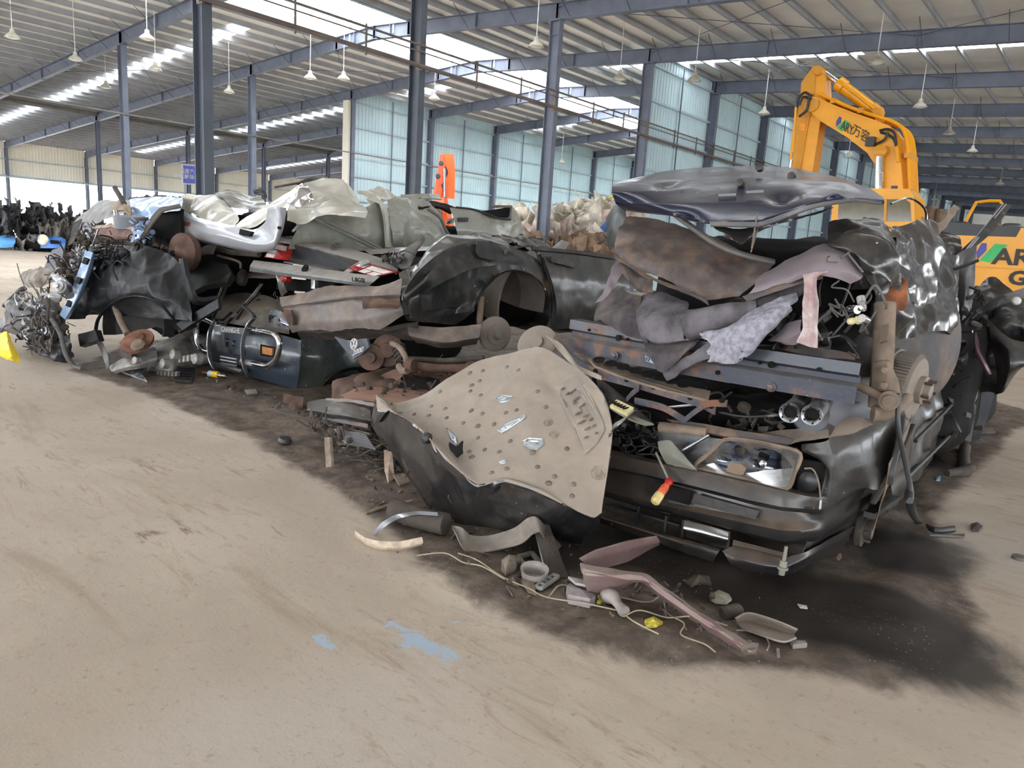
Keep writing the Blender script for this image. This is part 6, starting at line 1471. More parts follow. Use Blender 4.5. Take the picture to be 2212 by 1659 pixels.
# ================================================================== LEFT STACK: white van on top
WV = thing('crushed_van', (8.2, -2.5, 1.3), 'crushed cream-white van with silver bumper, on top of the left stack', 'wrecked van')
M_CREAMP = paint('paint_cream', srgb(180, 178, 166), .3, .55, .14, .4, up=.25, scrape=.15, dustcol=srgb(140, 124, 104), prim=(.3, .28, .26))
M_SILVER = paint('paint_silver_flaking', srgb(158, 159, 165), .35, .3, .0, .3, metal=.35, up=.2, scrape=.5, dustcol=srgb(150, 140, 132), prim=(.8, .8, .82))
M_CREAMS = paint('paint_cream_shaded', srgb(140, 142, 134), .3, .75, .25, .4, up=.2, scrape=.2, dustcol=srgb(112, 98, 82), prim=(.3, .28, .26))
yw = -4.15
blob('filler_core', (8.1, -2.2, 1.5), (.85, 1.5, .3), M_DARK, WV, crump=.08, power=.5)
BWV = sheet('rear_bumper', [[(388, 452, yw+.12), (430, 470, yw+.08), (490, 484, yw+.04), (545, 496, yw+.02), (572, 480, yw), (580, 448, yw+.02), (612, 448, yw+.1)],
                            [(384, 462, yw+.04), (428, 478, yw-.02), (490, 494, yw-.05), (548, 508, yw-.06), (582, 500, yw-.05), (597, 450, yw-.04), (617, 449, yw+.06)],
                            [(383, 480, yw), (426, 496, yw-.06), (490, 512, yw-.09), (548, 526, yw-.1), (592, 520, yw-.08), (606, 460, yw-.04), (619, 452, yw+.08)],
                            [(385, 502, yw+.04), (428, 516, yw-.02), (490, 530, yw-.05), (548, 542, yw-.06), (594, 536, yw-.04), (612, 490, yw+.0), (618, 455, yw+.1)],
                            [(398, 514, yw+.12), (430, 522, yw+.06), (490, 535, yw+.04), (548, 546, yw+.02), (590, 540, yw+.06), (612, 500, yw+.1), (618, 458, yw+.14)]], M_SILVER, WV, res=.018, th=.008, crump=.006, freq=5, sharp=.25, seed=3, label='silver plastic bumper, right end bent upright', cap=120)
sheet('bumper_notch', [[(518, 494, yw-.09), (544, 500, yw-.10)], [(516, 506, yw-.11), (538, 510, yw-.11)]], M_DARK, BWV, crump=0, th=.03)
sheet('bumper_notch', [[(394, 478, yw-.04), (408, 480, yw-.05)], [(394, 487, yw-.05), (406, 488, yw-.055)]], plain('reflector_red', srgb(130, 50, 50), .3), BWV, crump=0, th=.02)
MB().lathe(PY(400, 509, yw-.03), (0, -1, 0), [(.02, -.02), (.02, .004), (.0005, .004)], 12).build('bumper_hole', M_DARK, BWV)
MB().lathe(PY(602, 492, yw-.08), (0.3, -1, 0), [(.014, -.02), (.014, .004), (.0005, .004)], 12).build('bumper_hole', M_DARK, BWV)
sheet('corner_panel', [[(392, 422, yw+.15), (405, 418, yw+.18), (420, 420, yw+.2)], [(390, 440, yw+.12), (400, 440, yw+.16), (412, 445, yw+.18)], [(386, 460, yw+.08), (395, 462, yw+.12), (405, 470, yw+.14)]], M_CREAMP, WV, res=.015, crump=.006)
sheet('tailgate_skin', [[(398, 448, yw+.2), (420, 424, yw+.35), (460, 420, yw+.5), (490, 430, yw+.5)], [(415, 460, yw+.15), (445, 445, yw+.22), (480, 440, yw+.3), (505, 452, yw+.3)], [(440, 475, yw+.1), (470, 478, yw+.1), (495, 480, yw+.12), (515, 470, yw+.2)], [(470, 486, yw+.08), (485, 490, yw+.06), (497, 494, yw+.06), (508, 488, yw+.1)]], M_CREAMP, WV, res=.018, crump=.03, freq=3, seed=13, sharp=.4)
sheet('folded_skin', [[(500, 492, yw+.06), (530, 470, yw+.2), (580, 440, yw+.45), (620, 415, yw+.6), (652, 394, yw+.7)], [(506, 496, yw+.04), (545, 478, yw+.1), (590, 450, yw+.3), (630, 425, yw+.5), (655, 405, yw+.6)], [(510, 500, yw+.08), (550, 490, yw+.08), (575, 472, yw+.15), (620, 440, yw+.4), (650, 420, yw+.5)]], M_CREAMP, WV, res=.018, crump=.015, freq=3, seed=23, sharp=.35)
sheet('roof_panel', [[(465, 418, yw+.5), (490, 410, yw+.7), (530, 418, yw+.9), (570, 430, yw+.9)], [(485, 430, yw+.4), (510, 428, yw+.6), (545, 440, yw+.7), (575, 445, yw+.7)], [(500, 445, yw+.35), (520, 450, yw+.4), (545, 452, yw+.5), (572, 456, yw+.55)]], M_CREAMS, WV, res=.018, crump=.03, seed=33, sharp=.5)
sheet('roof_panel', [[(636, 408, yw+.5), (662, 392, yw+.8), (700, 384, yw+1.0), (742, 388, yw+1.1), (762, 415, yw+1.1)], [(630, 425, yw+.4), (668, 420, yw+.6), (712, 412, yw+.8), (755, 420, yw+.9), (782, 440, yw+1.0)], [(622, 450, yw+.3), (660, 455, yw+.4), (715, 445, yw+.5), (765, 445, yw+.7), (795, 458, yw+.8)], [(620, 475, yw+.2), (655, 480, yw+.3), (700, 465, yw+.4), (750, 465, yw+.5), (790, 470, yw+.6)]], M_CREAMP, WV, res=.02, crump=.05, freq=2.6, seed=43, sharp=.4, cap=100, label='cream roof crumpled into folds')
sheet('mirror_shard', [[(612, 430, yw+.3), (640, 405, yw+.35), (665, 402, yw+.4)], [(628, 440, yw+.25), (650, 425, yw+.3), (672, 415, yw+.35)], [(640, 450, yw+.25), (660, 440, yw+.3), (680, 430, yw+.4)]], M_CHROME, WV, res=.015, crump=.02, freq=6, seed=3)
xs_ = 9.25
sheet('side_panel', [[(640, 480, 9.2, 'x'), (662, 462, 9.15, 'x'), (720, 455, 9.1, 'x'), (780, 450, 9.1, 'x'), (828, 428, 9.0, 'x')], [(640, 500, 9.25, 'x'), (690, 480, 9.25, 'x'), (740, 478, 9.2, 'x'), (790, 475, 9.2, 'x'), (832, 470, 9.1, 'x')], [(630, 522, 9.25, 'x'), (700, 510, 9.3, 'x'), (750, 505, 9.25, 'x'), (800, 505, 9.25, 'x'), (836, 505, 9.15, 'x')], [(625, 540, 9.2, 'x'), (700, 542, 9.25, 'x'), (760, 542, 9.25, 'x'), (810, 540, 9.2, 'x'), (838, 538, 9.1, 'x')]], M_CREAMS, WV, res=.02, crump=.05, freq=2.5, seed=53, sharp=.35, cap=100, label='cream side panel pushed in')
for a, b in (((668, 468), (815, 540)), ((676, 464), (822, 536))):
    tube('sliding_rail', [(a[0], a[1], 9.3, 'x'), ((a[0]+b[0])/2, (a[1]+b[1])/2, 9.34, 'x'), (b[0], b[1], 9.3, 'x')], .018, M_CREAMS, WV, flat=.5)
tube('folded_edge', [(632, 500, 9.28, 'x'), (668, 462, 9.28, 'x')], .014, M_SILVER, WV)
sheet('centre_pillar', [[(790, 430, 8.9, 'x'), (808, 420, 8.9, 'x'), (820, 425, 8.9, 'x')], [(818, 440, 9.1, 'x'), (828, 440, 9.15, 'x'), (838, 450, 9.1, 'x')], [(828, 480, 9.2, 'x'), (836, 480, 9.25, 'x'), (846, 490, 9.2, 'x')], [(832, 535, 9.2, 'x'), (840, 535, 9.25, 'x'), (850, 535, 9.2, 'x')]], M_CREAMP, WV, res=.018, crump=.015, seed=3)
sheet('side_panel', [[(838, 430, 8.9, 'x'), (880, 425, 8.8, 'x'), (920, 440, 8.8, 'x'), (950, 452, 8.9, 'x')], [(842, 470, 9.2, 'x'), (885, 465, 9.15, 'x'), (925, 470, 9.15, 'x'), (960, 480, 9.15, 'x')], [(845, 505, 9.25, 'x'), (885, 505, 9.2, 'x'), (925, 505, 9.2, 'x'), (970, 510, 9.2, 'x')], [(848, 538, 9.2, 'x'), (890, 540, 9.15, 'x'), (930, 540, 9.15, 'x'), (980, 535, 9.15, 'x')]], M_CREAMS, WV, res=.02, crump=.06, freq=3, seed=63, sharp=.35)
sheet('roof_panel', [[(770, 410, 8.3, 'x'), (820, 404, 8.2, 'x'), (860, 420, 8.2, 'x'), (905, 432, 8.2, 'x')], [(785, 425, 8.6, 'x'), (830, 420, 8.5, 'x'), (870, 435, 8.5, 'x'), (920, 445, 8.5, 'x')], [(800, 438, 8.9, 'x'), (838, 435, 8.8, 'x'), (880, 445, 8.8, 'x'), (925, 452, 8.8, 'x')]], M_CREAMP, WV, res=.02, crump=.06, freq=4, seed=73, sharp=.4)
sheet('roof_rail', [[(866, 420, 8.2, 'x'), (915, 418, 8.1, 'x'), (948, 420, 8.0, 'x')], [(870, 428, 8.3, 'x'), (918, 427, 8.2, 'x'), (955, 430, 8.1, 'x')]], M_CREAMS, WV, res=.02, crump=.01, th=.02)
sheet('door_skin', [[(972, 448, 9.1, 'x'), (1020, 450, 9.1, 'x'), (1070, 455, 9.1, 'x'), (1108, 445, 9.1, 'x')], [(982, 470, 9.2, 'x'), (1030, 475, 9.2, 'x'), (1080, 480, 9.2, 'x'), (1122, 470, 9.2, 'x')], [(986, 495, 9.25, 'x'), (1035, 500, 9.25, 'x'), (1090, 502, 9.2, 'x'), (1135, 500, 9.2, 'x')], [(990, 515, 9.2, 'x'), (1040, 520, 9.2, 'x'), (1095, 522, 9.2, 'x'), (1142, 520, 9.2, 'x')]], M_CREAMS, WV, res=.02, crump=.02, seed=83, label='cream front door with black handle recess')
sheet('door_handle', [[(990, 470, 9.24, 'x'), (1012, 470, 9.24, 'x')], [(992, 478, 9.26, 'x'), (1012, 478, 9.26, 'x')]], M_PLASTIC, WV, crump=0, th=.02)
sheet('window_gap', [[(1040, 456, 9.16, 'x'), (1070, 452, 9.14, 'x'), (1104, 446, 9.14, 'x')], [(1060, 464, 9.2, 'x'), (1085, 468, 9.19, 'x'), (1104, 472, 9.18, 'x')]], M_DARK, WV, crump=.004, th=.02)
tube('window_seal', [(986, 448, 9.2, 'x'), (1020, 452, 9.22, 'x'), (1050, 462, 9.24, 'x'), (1080, 472, 9.24, 'x'), (1102, 474, 9.24, 'x')], .022, M_RUBBER, WV, curve=5, flat=.6)
tube('window_seal', [(1102, 474, 9.22, 'x'), (1104, 446, 9.2, 'x'), (1060, 446, 9.2, 'x')], .018, M_RUBBERG, WV)
tube('door_shut', [(925, 452, 9.1, 'x'), (950, 470, 9.24, 'x'), (962, 495, 9.26, 'x'), (972, 512, 9.26, 'x')], .02, M_RUBBERG, WV, curve=5)
sheet('inner_dark', [[(900, 440, 8.8, 'x'), (940, 435, 8.6, 'x'), (985, 448, 8.9, 'x')], [(905, 450, 8.95, 'x'), (945, 446, 8.9, 'x'), (975, 458, 9.0, 'x')]], M_DARK, WV, crump=.02, th=.03)
tube('wiper_arm', [(594, 404, yw+.8), (650, 394, yw+.9)], .014, M_RUBBER, WV)
sheet('wiper_blade', [[(640, 394, yw+.9), (670, 384, yw+1.0), (708, 382, yw+1.1)], [(642, 399, yw+.9), (672, 390, yw+1.0), (706, 385, yw+1.1)]], M_RUBBER, WV, crump=.004, th=.012)
junk('crushed_bits', WV, M_CREAMS, (8.4, -1.2, 1.86), (.35, .9, .06), 40, 3, .1)
sheet('window_crush', [[(545, 410, yw+1.0), (560, 405, yw+1.1), (575, 415, yw+1.1)], [(550, 420, yw+.95), (565, 420, yw+1.0), (578, 425, yw+1.0)]], M_PLASTIC, WV, res=.02, crump=.04, freq=6)
# under the van: bracket, dark seat shapes
sheet('hanging_bracket', [[(425, 540, yw+.1), (450, 528, yw+.08), (462, 530, yw+.06)], [(418, 552, yw+.08), (440, 548, yw+.04), (455, 548, yw+.04)]], M_DIRTYD, WV, res=.02, crump=.006, th=.03)
tube('under_rail', [(460, 535, yw+.2), (500, 545, yw+.3), (560, 550, yw+.3)], .03, M_DIRTYD, WV)
tube('under_pipe', [(470, 552, yw+.25), (515, 565, yw+.3), (520, 580, yw+.3)], .014, M_DIRTY, WV, curve=4)

# ================================================================== LEFT STACK: burnt car, engine end out
EC = thing('engine_end_wreck', (7.0, -4.2, 0), 'blackened wreck with its engine bay torn open, bottom of the left stack', 'wrecked car')
M_SOOT = paint('paint_sooty_black', srgb(20, 21, 24), .5, .1, .02, .05, up=.2, spec=.2, scrape=.3, dustcol=srgb(84, 76, 68), prim=(.16, .16, .16))
M_PBLUE = paint('paint_pale_blue', srgb(136, 164, 200), .3, .45, .25, .5, up=.3, scrape=.5, dustcol=srgb(120, 112, 104))
blob('filler_core', (7.0, -3.4, .62), (.5, .9, .42), M_DARK, EC, crump=.1, power=.5)
ye = -4.9
sheet('front_wing', [[(170, 545, ye+.1), (230, 535, ye+.1), (300, 530, ye+.2), (360, 545, ye+.3), (400, 580, ye+.3)], [(150, 590, ye+.0), (215, 580, ye-.0), (290, 585, ye+.05), (355, 605, ye+.15), (405, 640, ye+.2)], [(140, 640, ye-.05), (195, 640, ye-.05), (285, 634, ye+.0), (370, 650, ye+.1), (415, 680, ye+.15)], [(135, 690, ye-.05), (180, 690, ye-.02), (205, 680, ye+.05), (380, 690, ye+.1), (418, 695, ye+.15)]], M_SOOT, EC, res=.025, crump=.05, freq=3, seed=4, sharp=.3, label='sooty black front wing')
tube('arch_edge', [(205, 740, ye-.05), (212, 690, ye-.04), (245, 655, ye-.03), (290, 640, ye-.02), (340, 652, ye+.02), (375, 690, ye+.1)], .02, M_SOOT, EC, curve=6, flat=.5)
MB().lathe(PY(292, 705, ye+.16), (.35, -1, .1), [(.42, .04), (.43, .03), (.42, -.12), (.3, -.24), (.001, -.28)], 30, math.pi*.95, math.pi*2.1).build('arch_liner', paint('liner_dark', srgb(30, 29, 29), .7, .6, 0, 0, up=.1, dustcol=srgb(84, 76, 70)), EC, True)
tube('strut', [(250, 665, ye+.05), (262, 695, ye+.02), (276, 722, ye)], .035, M_DIRTY, EC, n=12)
MB().lathe(PY(296, 736, ye-.05), (.3, -.55, .8), [(.06, -.04), (.155, -.03), (.16, -.015), (.16, .005), (.09, .01), (.08, .04), (.03, .045), (.001, .05)], 32).build('brake_disc', plain('disc_rust', srgb(110, 72, 54), .8, 0, .3, 12), EC, True)
MB().lathe(PY(300, 748, ye-.1), (.3, -.55, .8), [(.05, -.02), (.07, .02), (.05, .05), (.001, .06)], 16).build('wheel_hub', M_DIRTY, EC, True)
sheet('caliper', [[(256, 738, ye-.02), (280, 740, ye-.06)], [(258, 770, ye-.08), (282, 775, ye-.1)]], M_DIRTYD, EC, res=.02, crump=.03, th=.06)
sheet('rear_wing', [[(340, 640, ye+.15), (380, 640, ye+.2), (420, 660, ye+.3)], [(360, 680, ye+.15), (395, 690, ye+.2), (420, 690, ye+.25)], [(378, 710, ye+.1), (402, 712, ye+.15), (425, 705, ye+.2)]], M_SOOT, EC, res=.02, crump=.03, seed=8)
# front frame member, pale blue, upright and leaning
sheet('frame_member', [[(184, 540, ye-.05), (200, 545, ye-.08), (206, 550, ye-.02)], [(172, 575, ye-.1), (188, 582, ye-.14), (196, 588, ye-.08)], [(150, 635, ye-.15), (166, 642, ye-.19), (174, 645, ye-.12)], [(128, 680, ye-.2), (140, 690, ye-.22), (148, 690, ye-.15)]], M_PBLUE, EC, res=.015, th=.012, crump=.006, sharp=.3, label='pale blue leaning frame rail with square holes')
many('frame_hole', [prism_vf([PY(a, b, ye-.17), PY(a+9, b+4, ye-.18), PY(a+4, b+16, ye-.2), PY(a-5, b+12, ye-.19)], (0, -.02, 0)) for a, b in ((186, 556), (170, 598), (150, 648))], M_DARK, EC)
# engine: block, pipes, brackets, alternator, hoses
EN = blob('engine_block', PY(80, 690, ye-.25), (.30, .25, .24), plain('engine_grey', srgb(92, 90, 92), .6, .3, .3, 9, bump=.6, grime=.4), EC, crump=.06, freq=6, seed=3, power=.5)
sheet('intake_cover', [[(44, 590, ye-.2), (75, 578, ye-.2), (118, 580, ye-.15)], [(46, 606, ye-.28), (80, 600, ye-.3), (122, 592, ye-.2)], [(60, 622, ye-.25), (90, 620, ye-.25), (120, 605, ye-.2)]], plain('rubble_bag', srgb(128, 120, 112), .7, 0, .3, 9, grime=.4), EC, res=.015, crump=.03, freq=8, th=.03)
for a, b, ax, r_, m_ in ((132, 620, (.6, -.8, .3), .07, M_ALU), (110, 640, (-.2, -1, .3), .05, M_ALU), (60, 720, (-.4, -1, 0), .06, M_ALU), (105, 715, (.3, -1, .2), .055, M_STEELB), (70, 660, (-.6, -.7, .3), .045, M_STEELB), (40, 690, (-.8, -.6, .2), .05, M_PLASTIC), (95, 690, (0, -1, .1), .04, M_DIRTYD)):
    MB().lathe(PY(a, b, ye-.38), ax, [(r_*.5, -.1), (r_, -.08), (r_, .02), (r_*.8, .03), (r_*.8, .05), (r_*.35, .055), (r_*.3, .08), (.001, .085)], 18).build('engine_accessory', m_, EC, True)
tube('intake_pipe', [(120, 600, ye-.2), (138, 612, ye-.25), (150, 640, ye-.25)], .05, M_ALU, EC, curve=5, n=12)
tube('coolant_hose', [(112, 690, ye-.35), (130, 720, ye-.38), (142, 765, ye-.36), (160, 790, ye-.3), (178, 797, ye-.28)], .024, M_RUBBERG, EC, curve=7, n=10)
tube('coolant_hose', [(10, 660, ye-.3), (40, 630, ye-.3), (55, 622, ye-.25)], .03, M_RUBBER, EC, curve=5, n=10)
tube('steering_rod', [(104, 620, ye-.4), (105, 660, ye-.42), (102, 688, ye-.42)], .014, M_DIRTYD, EC)
tube('exhaust_down', [(52, 765, ye-.3), (54, 790, ye-.3), (52, 806, ye-.3)], .012, M_RUSTY, EC)
sheet('sump_guard', [[(60, 740, ye-.3), (100, 745, ye-.35), (150, 720, ye-.3)], [(75, 770, ye-.3), (110, 775, ye-.35), (155, 745, ye-.3)], [(95, 792, ye-.28), (128, 795, ye-.3), (160, 770, ye-.25)]], M_SOOT, EC, res=.02, crump=.05, freq=5, seed=9, jag=.02)
sheet('front_panel', [[(8, 655, ye-.35), (30, 630, ye-.3), (50, 625, ye-.25)], [(10, 668, ye-.38), (34, 650, ye-.34), (56, 640, ye-.3)]], plain('maroon_dark', srgb(52, 34, 36), .4), EC, res=.02, crump=.02)
sheet('lamp_bowl', [[(0, 690, ye-.4), (14, 682, ye-.4), (28, 690, ye-.38)], [(-4, 708, ye-.42), (12, 712, ye-.44), (28, 706, ye-.4)], [(0, 718, ye-.4), (14, 722, ye-.4), (26, 715, ye-.38)]], M_PLASTIC, EC, res=.015, crump=.01, th=.03)
sheet('battery_tray', [[(168, 722, ye-.1), (205, 712, ye-.1)], [(172, 748, ye-.14), (212, 735, ye-.12)]], M_PLASTIC, EC, res=.02, crump=.01, th=.06)
sheet('side_tray', [[(112, 540, ye+.2), (140, 530, ye+.2)], [(95, 580, ye), (130, 575, ye)], [(96, 590, ye), (120, 590, ye)]], paint('tray_blue', srgb(70, 76, 90), .4, .4, .1, .2), EC, res=.02, crump=.01, th=.012)
for k, (c_, R_, n_, m_, sz) in enumerate([(PY(70, 690, ye-.35), (.26, .12, .22), 130, M_ALU, .06), (PY(110, 720, ye-.32), (.22, .12, .15), 90, M_DIRTYD, .07), (PY(150, 600, ye-.1), (.15, .12, .25), 80, M_DIRTYD, .07), (PY(60, 700, ye-.38), (.25, .1, .2), 80, M_PLASTIC, .06), (PY(190, 560, ye), (.2, .1, .15), 60, M_STEELB, .05), (PY(250, 560, ye+.1), (.4, .1, .1), 60, M_SOOT, .09)]):
    junk('engine_parts', EC, m_, c_, R_, n_, 50+k, sz)
wires('loom', EC, M_RUBBERG, PY(90, 690, ye-.4), (.3, .08, .25), 26, 7, .006)
wires('loom', EC, M_RUBBER, PY(160, 590, ye-.1), (.25, .1, .2), 16, 17, .006)
# door aperture and dark inside
sheet('door_frame', [[(395, 560, ye+.35), (404, 600, ye+.3), (420, 650, ye+.25), (470, 648, ye+.4)], [(405, 560, ye+.32), (414, 600, ye+.26), (428, 640, ye+.22), (470, 638, ye+.38)]], M_SOOT, EC, res=.02, crump=.01, th=.04)
sheet('sill', [[(378, 700, ye+.15), (425, 672, ye+.2), (470, 645, ye+.25)], [(385, 718, ye+.12), (428, 692, ye+.18), (472, 665, ye+.22)]], M_SOOT, EC, res=.02, crump=.01, th=.03)
sheet('seat', [[(400, 570, ye+.9), (440, 560, ye+1.0), (490, 570, ye+1.0)], [(405, 600, ye+.8), (445, 585, ye+.9), (500, 590, ye+.9)], [(410, 630, ye+.7), (450, 615, ye+.75), (490, 610, ye+.8)]], plain('seat_black', srgb(40, 40, 38), .5, 0, .2, 6), EC, res=.03, crump=.02, th=.06)
sheet('splash_guard', [[(205, 735, ye-.1), (222, 740, ye-.12)], [(222, 770, ye-.15), (232, 768, ye-.15)], [(230, 798, ye-.18), (236, 790, ye-.18)]], M_PLASTIC, EC, res=.02, crump=.01)

# ================================================================== LEFT STACK: pale blue wreck above
PB = thing('pale_blue_wreck', (7.2, -3.6, 1.1), 'upside-down pale blue wreck with brown steel edge, above the torn engine bay', 'wrecked car')
yp = -4.55
blob('filler_core', (6.9, -3.4, 1.25), (.85, .8, .25), M_DARK, PB, crump=.1, power=.5)
sheet('tank_skin', [[(162, 480, yp+.3), (180, 458, yp+.4), (215, 436, yp+.5), (250, 430, yp+.5), (280, 430, yp+.5)], [(165, 492, yp+.1), (192, 470, yp+.15), (222, 452, yp+.2), (255, 446, yp+.25), (282, 448, yp+.3)], [(172, 505, yp+.05), (200, 488, yp+.05), (228, 472, yp+.1), (258, 462, yp+.15), (282, 462, yp+.2)]], paint('grey_skin', srgb(120, 124, 128), .4, .7, .25, .2, up=.3, dustcol=srgb(126, 114, 100)), PB, res=.02, crump=.04, freq=4, seed=4)
sheet('blue_skin', [[(280, 430, yp+.4), (320, 424, yp+.5), (360, 424, yp+.5), (395, 426, yp+.5)], [(283, 450, yp+.2), (322, 448, yp+.22), (350, 446, yp+.3), (392, 440, yp+.3)], [(286, 470, yp+.15), (318, 468, yp+.15), (340, 462, yp+.2), (388, 455, yp+.25)]], M_PBLUE, PB, res=.02, crump=.03, freq=4, seed=14, label='pale blue flaking panel')
sheet('roof_litter', [[(278, 426, yp+.5), (330, 422, yp+.6), (395, 424, yp+.6)], [(282, 434, yp+.42), (330, 430, yp+.5), (392, 432, yp+.5)]], M_DIRTYD, PB, res=.015, crump=.03, freq=10, jag=.02, th=.02)
sheet('brown_rail', [[(205, 490, yp-.02), (250, 490, yp-.03), (292, 495, yp-.02)], [(208, 505, yp-.06), (250, 508, yp-.07), (292, 512, yp-.06)], [(218, 514, yp-.04), (255, 517, yp-.05), (290, 515, yp-.04)]], plain('rail_brown', srgb(112, 82, 72), .7, 0, .25, 7, bump=.4, grime=.3), PB, res=.015, crump=.012, th=.02)
sheet('tan_flange', [[(190, 488, yp+.02), (240, 484, yp), (300, 490, yp+.0)], [(192, 494, yp-.03), (240, 490, yp-.05), (302, 497, yp-.04)]], plain('flange_tan', srgb(158, 142, 124), .8, 0, .2, 8, bump=.4), PB, res=.012, crump=.01, jag=.015)
MB().lathe(PY(284, 480, yp+.08), (.05, -.1, 1), [(.17, -.07), (.18, -.06), (.18, .06), (.17, .07), (.001, .075)], 28).build('pan_drum', paint('drum_grey_blue', srgb(96, 100, 108), .4, .5, .2, .2), PB, True)
tube('strut_rod', [(250, 455, yp-.0), (252, 468, yp-.02), (254, 483, yp-.04)], .026, M_ALU, PB, n=10)
sheet('arch_lip', [[(300, 508, yp), (318, 478, yp+.05), (345, 448, yp+.15), (388, 440, yp+.2)], [(306, 515, yp-.04), (326, 486, yp-.02), (352, 456, yp+.08), (390, 447, yp+.15)]], M_DIRTYD, PB, res=.018, crump=.012, th=.015)
sheet('arch_inner', [[(318, 490, yp+.15), (350, 458, yp+.25), (390, 450, yp+.3)], [(315, 520, yp+.15), (350, 515, yp+.2), (390, 520, yp+.25)]], M_DARK, PB, res=.03, crump=.02, th=.04)
tube('tow_arm', [(248, 406, yp+.2), (258, 422, yp+.15), (268, 440, yp+.1)], .03, M_DIRTYD, PB, n=8)
sheet('arm_plate', [[(235, 446, yp+.05), (262, 436, yp+.1), (280, 446, yp+.1)], [(240, 458, yp+.0), (268, 452, yp+.04), (282, 462, yp+.06)]], plain('plate_tan', srgb(140, 124, 106), .8, 0, .2, 8), PB, res=.015, crump=.02, th=.02)
MB().lathe(PY(392, 545, yp+.15), (.25, -1, .05), [(.06, -.1), (.19, -.09), (.2, -.07), (.2, .0), (.16, .02), (.09, .03), (.05, .05), (.03, .06), (.001, .06)], 32).build('brake_drum', M_RUSTY, PB, True, 'rusty brake drum')
tube('axle_tube', [(225, 520, yp+.1), (300, 525, yp+.15), (370, 540, yp+.2)], .04, M_DIRTYD, PB, n=10)
tube('shock_rod', [(212, 496, yp-.08), (206, 515, yp-.1), (200, 530, yp-.1)], .01, M_STEELB, PB)
for k, (a, b, R_, m_) in enumerate([(200, 500, (.12, .08, .08), M_STEELB), (240, 525, (.3, .1, .05), M_DIRTYD), (310, 500, (.1, .08, .1), M_PBLUE), (185, 515, (.1, .08, .1), M_DIRTYD), (330, 535, (.3, .1, .06), M_DARK)]):
    junk('crushed_bits', PB, m_, PY(a, b, yp), R_, 40, 80+k, .06)
sheet('black_edge', [[(160, 482, yp+.1), (178, 470, yp+.12)], [(150, 510, yp+.0), (170, 500, yp+.02)], [(142, 530, yp-.05), (158, 525, yp-.05)]], M_SOOT, PB, res=.02, crump=.03, jag=.015)
tube('pipe_cylinder', [(140, 545, yp-.05), (142, 575, yp-.1), (146, 590, yp-.12)], .045, M_DIRTYD, PB, n=12)

# ================================================================== gearbox casting on the ground
GB = thing('gearbox', (7.9, -4.4, 0), 'grey cast aluminium gearbox lying on the ground left of the bull bar', 'gearbox')
M_CAST = plain('cast_aluminium_dirty', srgb(136, 132, 128), .5, .35, .25, 8, bump=.6, grime=.6)
sheet('bell_housing', [[(330, 745, -4.5), (370, 728, -4.3), (425, 708, -4.0)], [(335, 775, -4.75), (375, 760, -4.55), (428, 745, -4.1)], [(320, 800, -4.78), (375, 800, -4.64), (436, 785, -4.15)], [(310, 818, -4.7), (372, 822, -4.6), (440, 805, -4.1)]], M_CAST, GB, res=.02, crump=.02, freq=5, th=.06, seed=3)
sheet('tail_shaft', [[(236, 792, -5.0), (270, 770, -4.95), (335, 748, -4.6)], [(240, 802, -5.06), (280, 788, -5.05), (340, 772, -4.8)], [(248, 806, -5.04), (290, 798, -5.02), (335, 792, -4.8)]], M_CAST, GB, res=.018, crump=.012, th=.06, seed=13)
MB().lathe(PY(296, 779, -5.06), (.2, -.9, .2), [(.03, -.03), (.035, .03), (.02, .035), (.001, .03)], 14).build('shaft_seal', M_ALU, GB, True)
many('casting_rib', [prism_vf([PY(392+i*9, 770-i*1.5, -4.72), PY(396+i*9, 769-i*1.5, -4.72), PY(396+i*9, 782-i*1.5, -4.75), PY(392+i*9, 783-i*1.5, -4.75)], (0, -.03, 0)) for i in range(5)]+[prism_vf([PY(345+i*8, 802, -4.74), PY(349+i*8, 802, -4.74), PY(348+i*8, 812, -4.72), PY(344+i*8, 812, -4.72)], (0, -.03, 0)) for i in range(6)], M_CAST, GB)
for a, b in ((350, 785), (372, 765), (420, 775)): MB().lathe(PY(a, b, -4.82), (0, -1, .2), [(.05, -.06), (.05, 0), (.035, .01), (.001, .01)], 16).build('cover_plate', M_CAST, GB, True)
o = prism('steel_angle', [(245, 798, -5.0), (315, 798, -4.9), (306, 810, -4.95), (318, 826, -5.0)], (0, 0, .015), M_STEELB); tag(o, 'torn steel angle plate on the ground in front of the gearbox', 'metal plate')
blob('oil_pan', (7.6, -3.9, .16), (.4, .35, .16), M_CAST, GB, crump=.04, power=.6)
# ================================================================== yellow excavator parked behind the stacks
EXC = thing('excavator', (11.5, 10.0, 0), 'big yellow excavator with raised boom and black lettering, behind the near stack', 'excavator')
M_YEL = plain('excavator_yellow', srgb(228, 156, 14), .35, 0, .06, 1.5)
M_YELD = plain('excavator_yellow_deep', srgb(206, 140, 16), .4, 0, .08, 1.5)
M_EXBLK = plain('excavator_black', srgb(34, 36, 40), .4, 0, .15, 3)
M_LETTER = plain('lettering_black', srgb(38, 32, 22), .5, 0, .05)
YE = 8.8
def ex_prism(name, px, y0, w, mat, parent=EXC, label=None, bev=True):
    pts = [PY(a, b, y0) for a, b in px]
    return prism(name, pts, (0, w, 0), mat, parent, label=label)
def smooth_poly(px, per=4, closed=True):
    q = cr(np.array([(a, b, 0.0) for a, b in px]), per, closed); return [(p[0], p[1]) for p in q]
boom_px = [(1748, 222), (1757, 206), (1800, 226), (1842, 243), (1896, 261), (1922, 272), (1937, 292), (1944, 330), (1950, 400), (1953, 470), (1903, 470), (1899, 404), (1893, 360), (1873, 330), (1829, 296), (1768, 259), (1752, 243)]
BOOM = ex_prism('boom', boom_px, YE, .82, M_YEL)
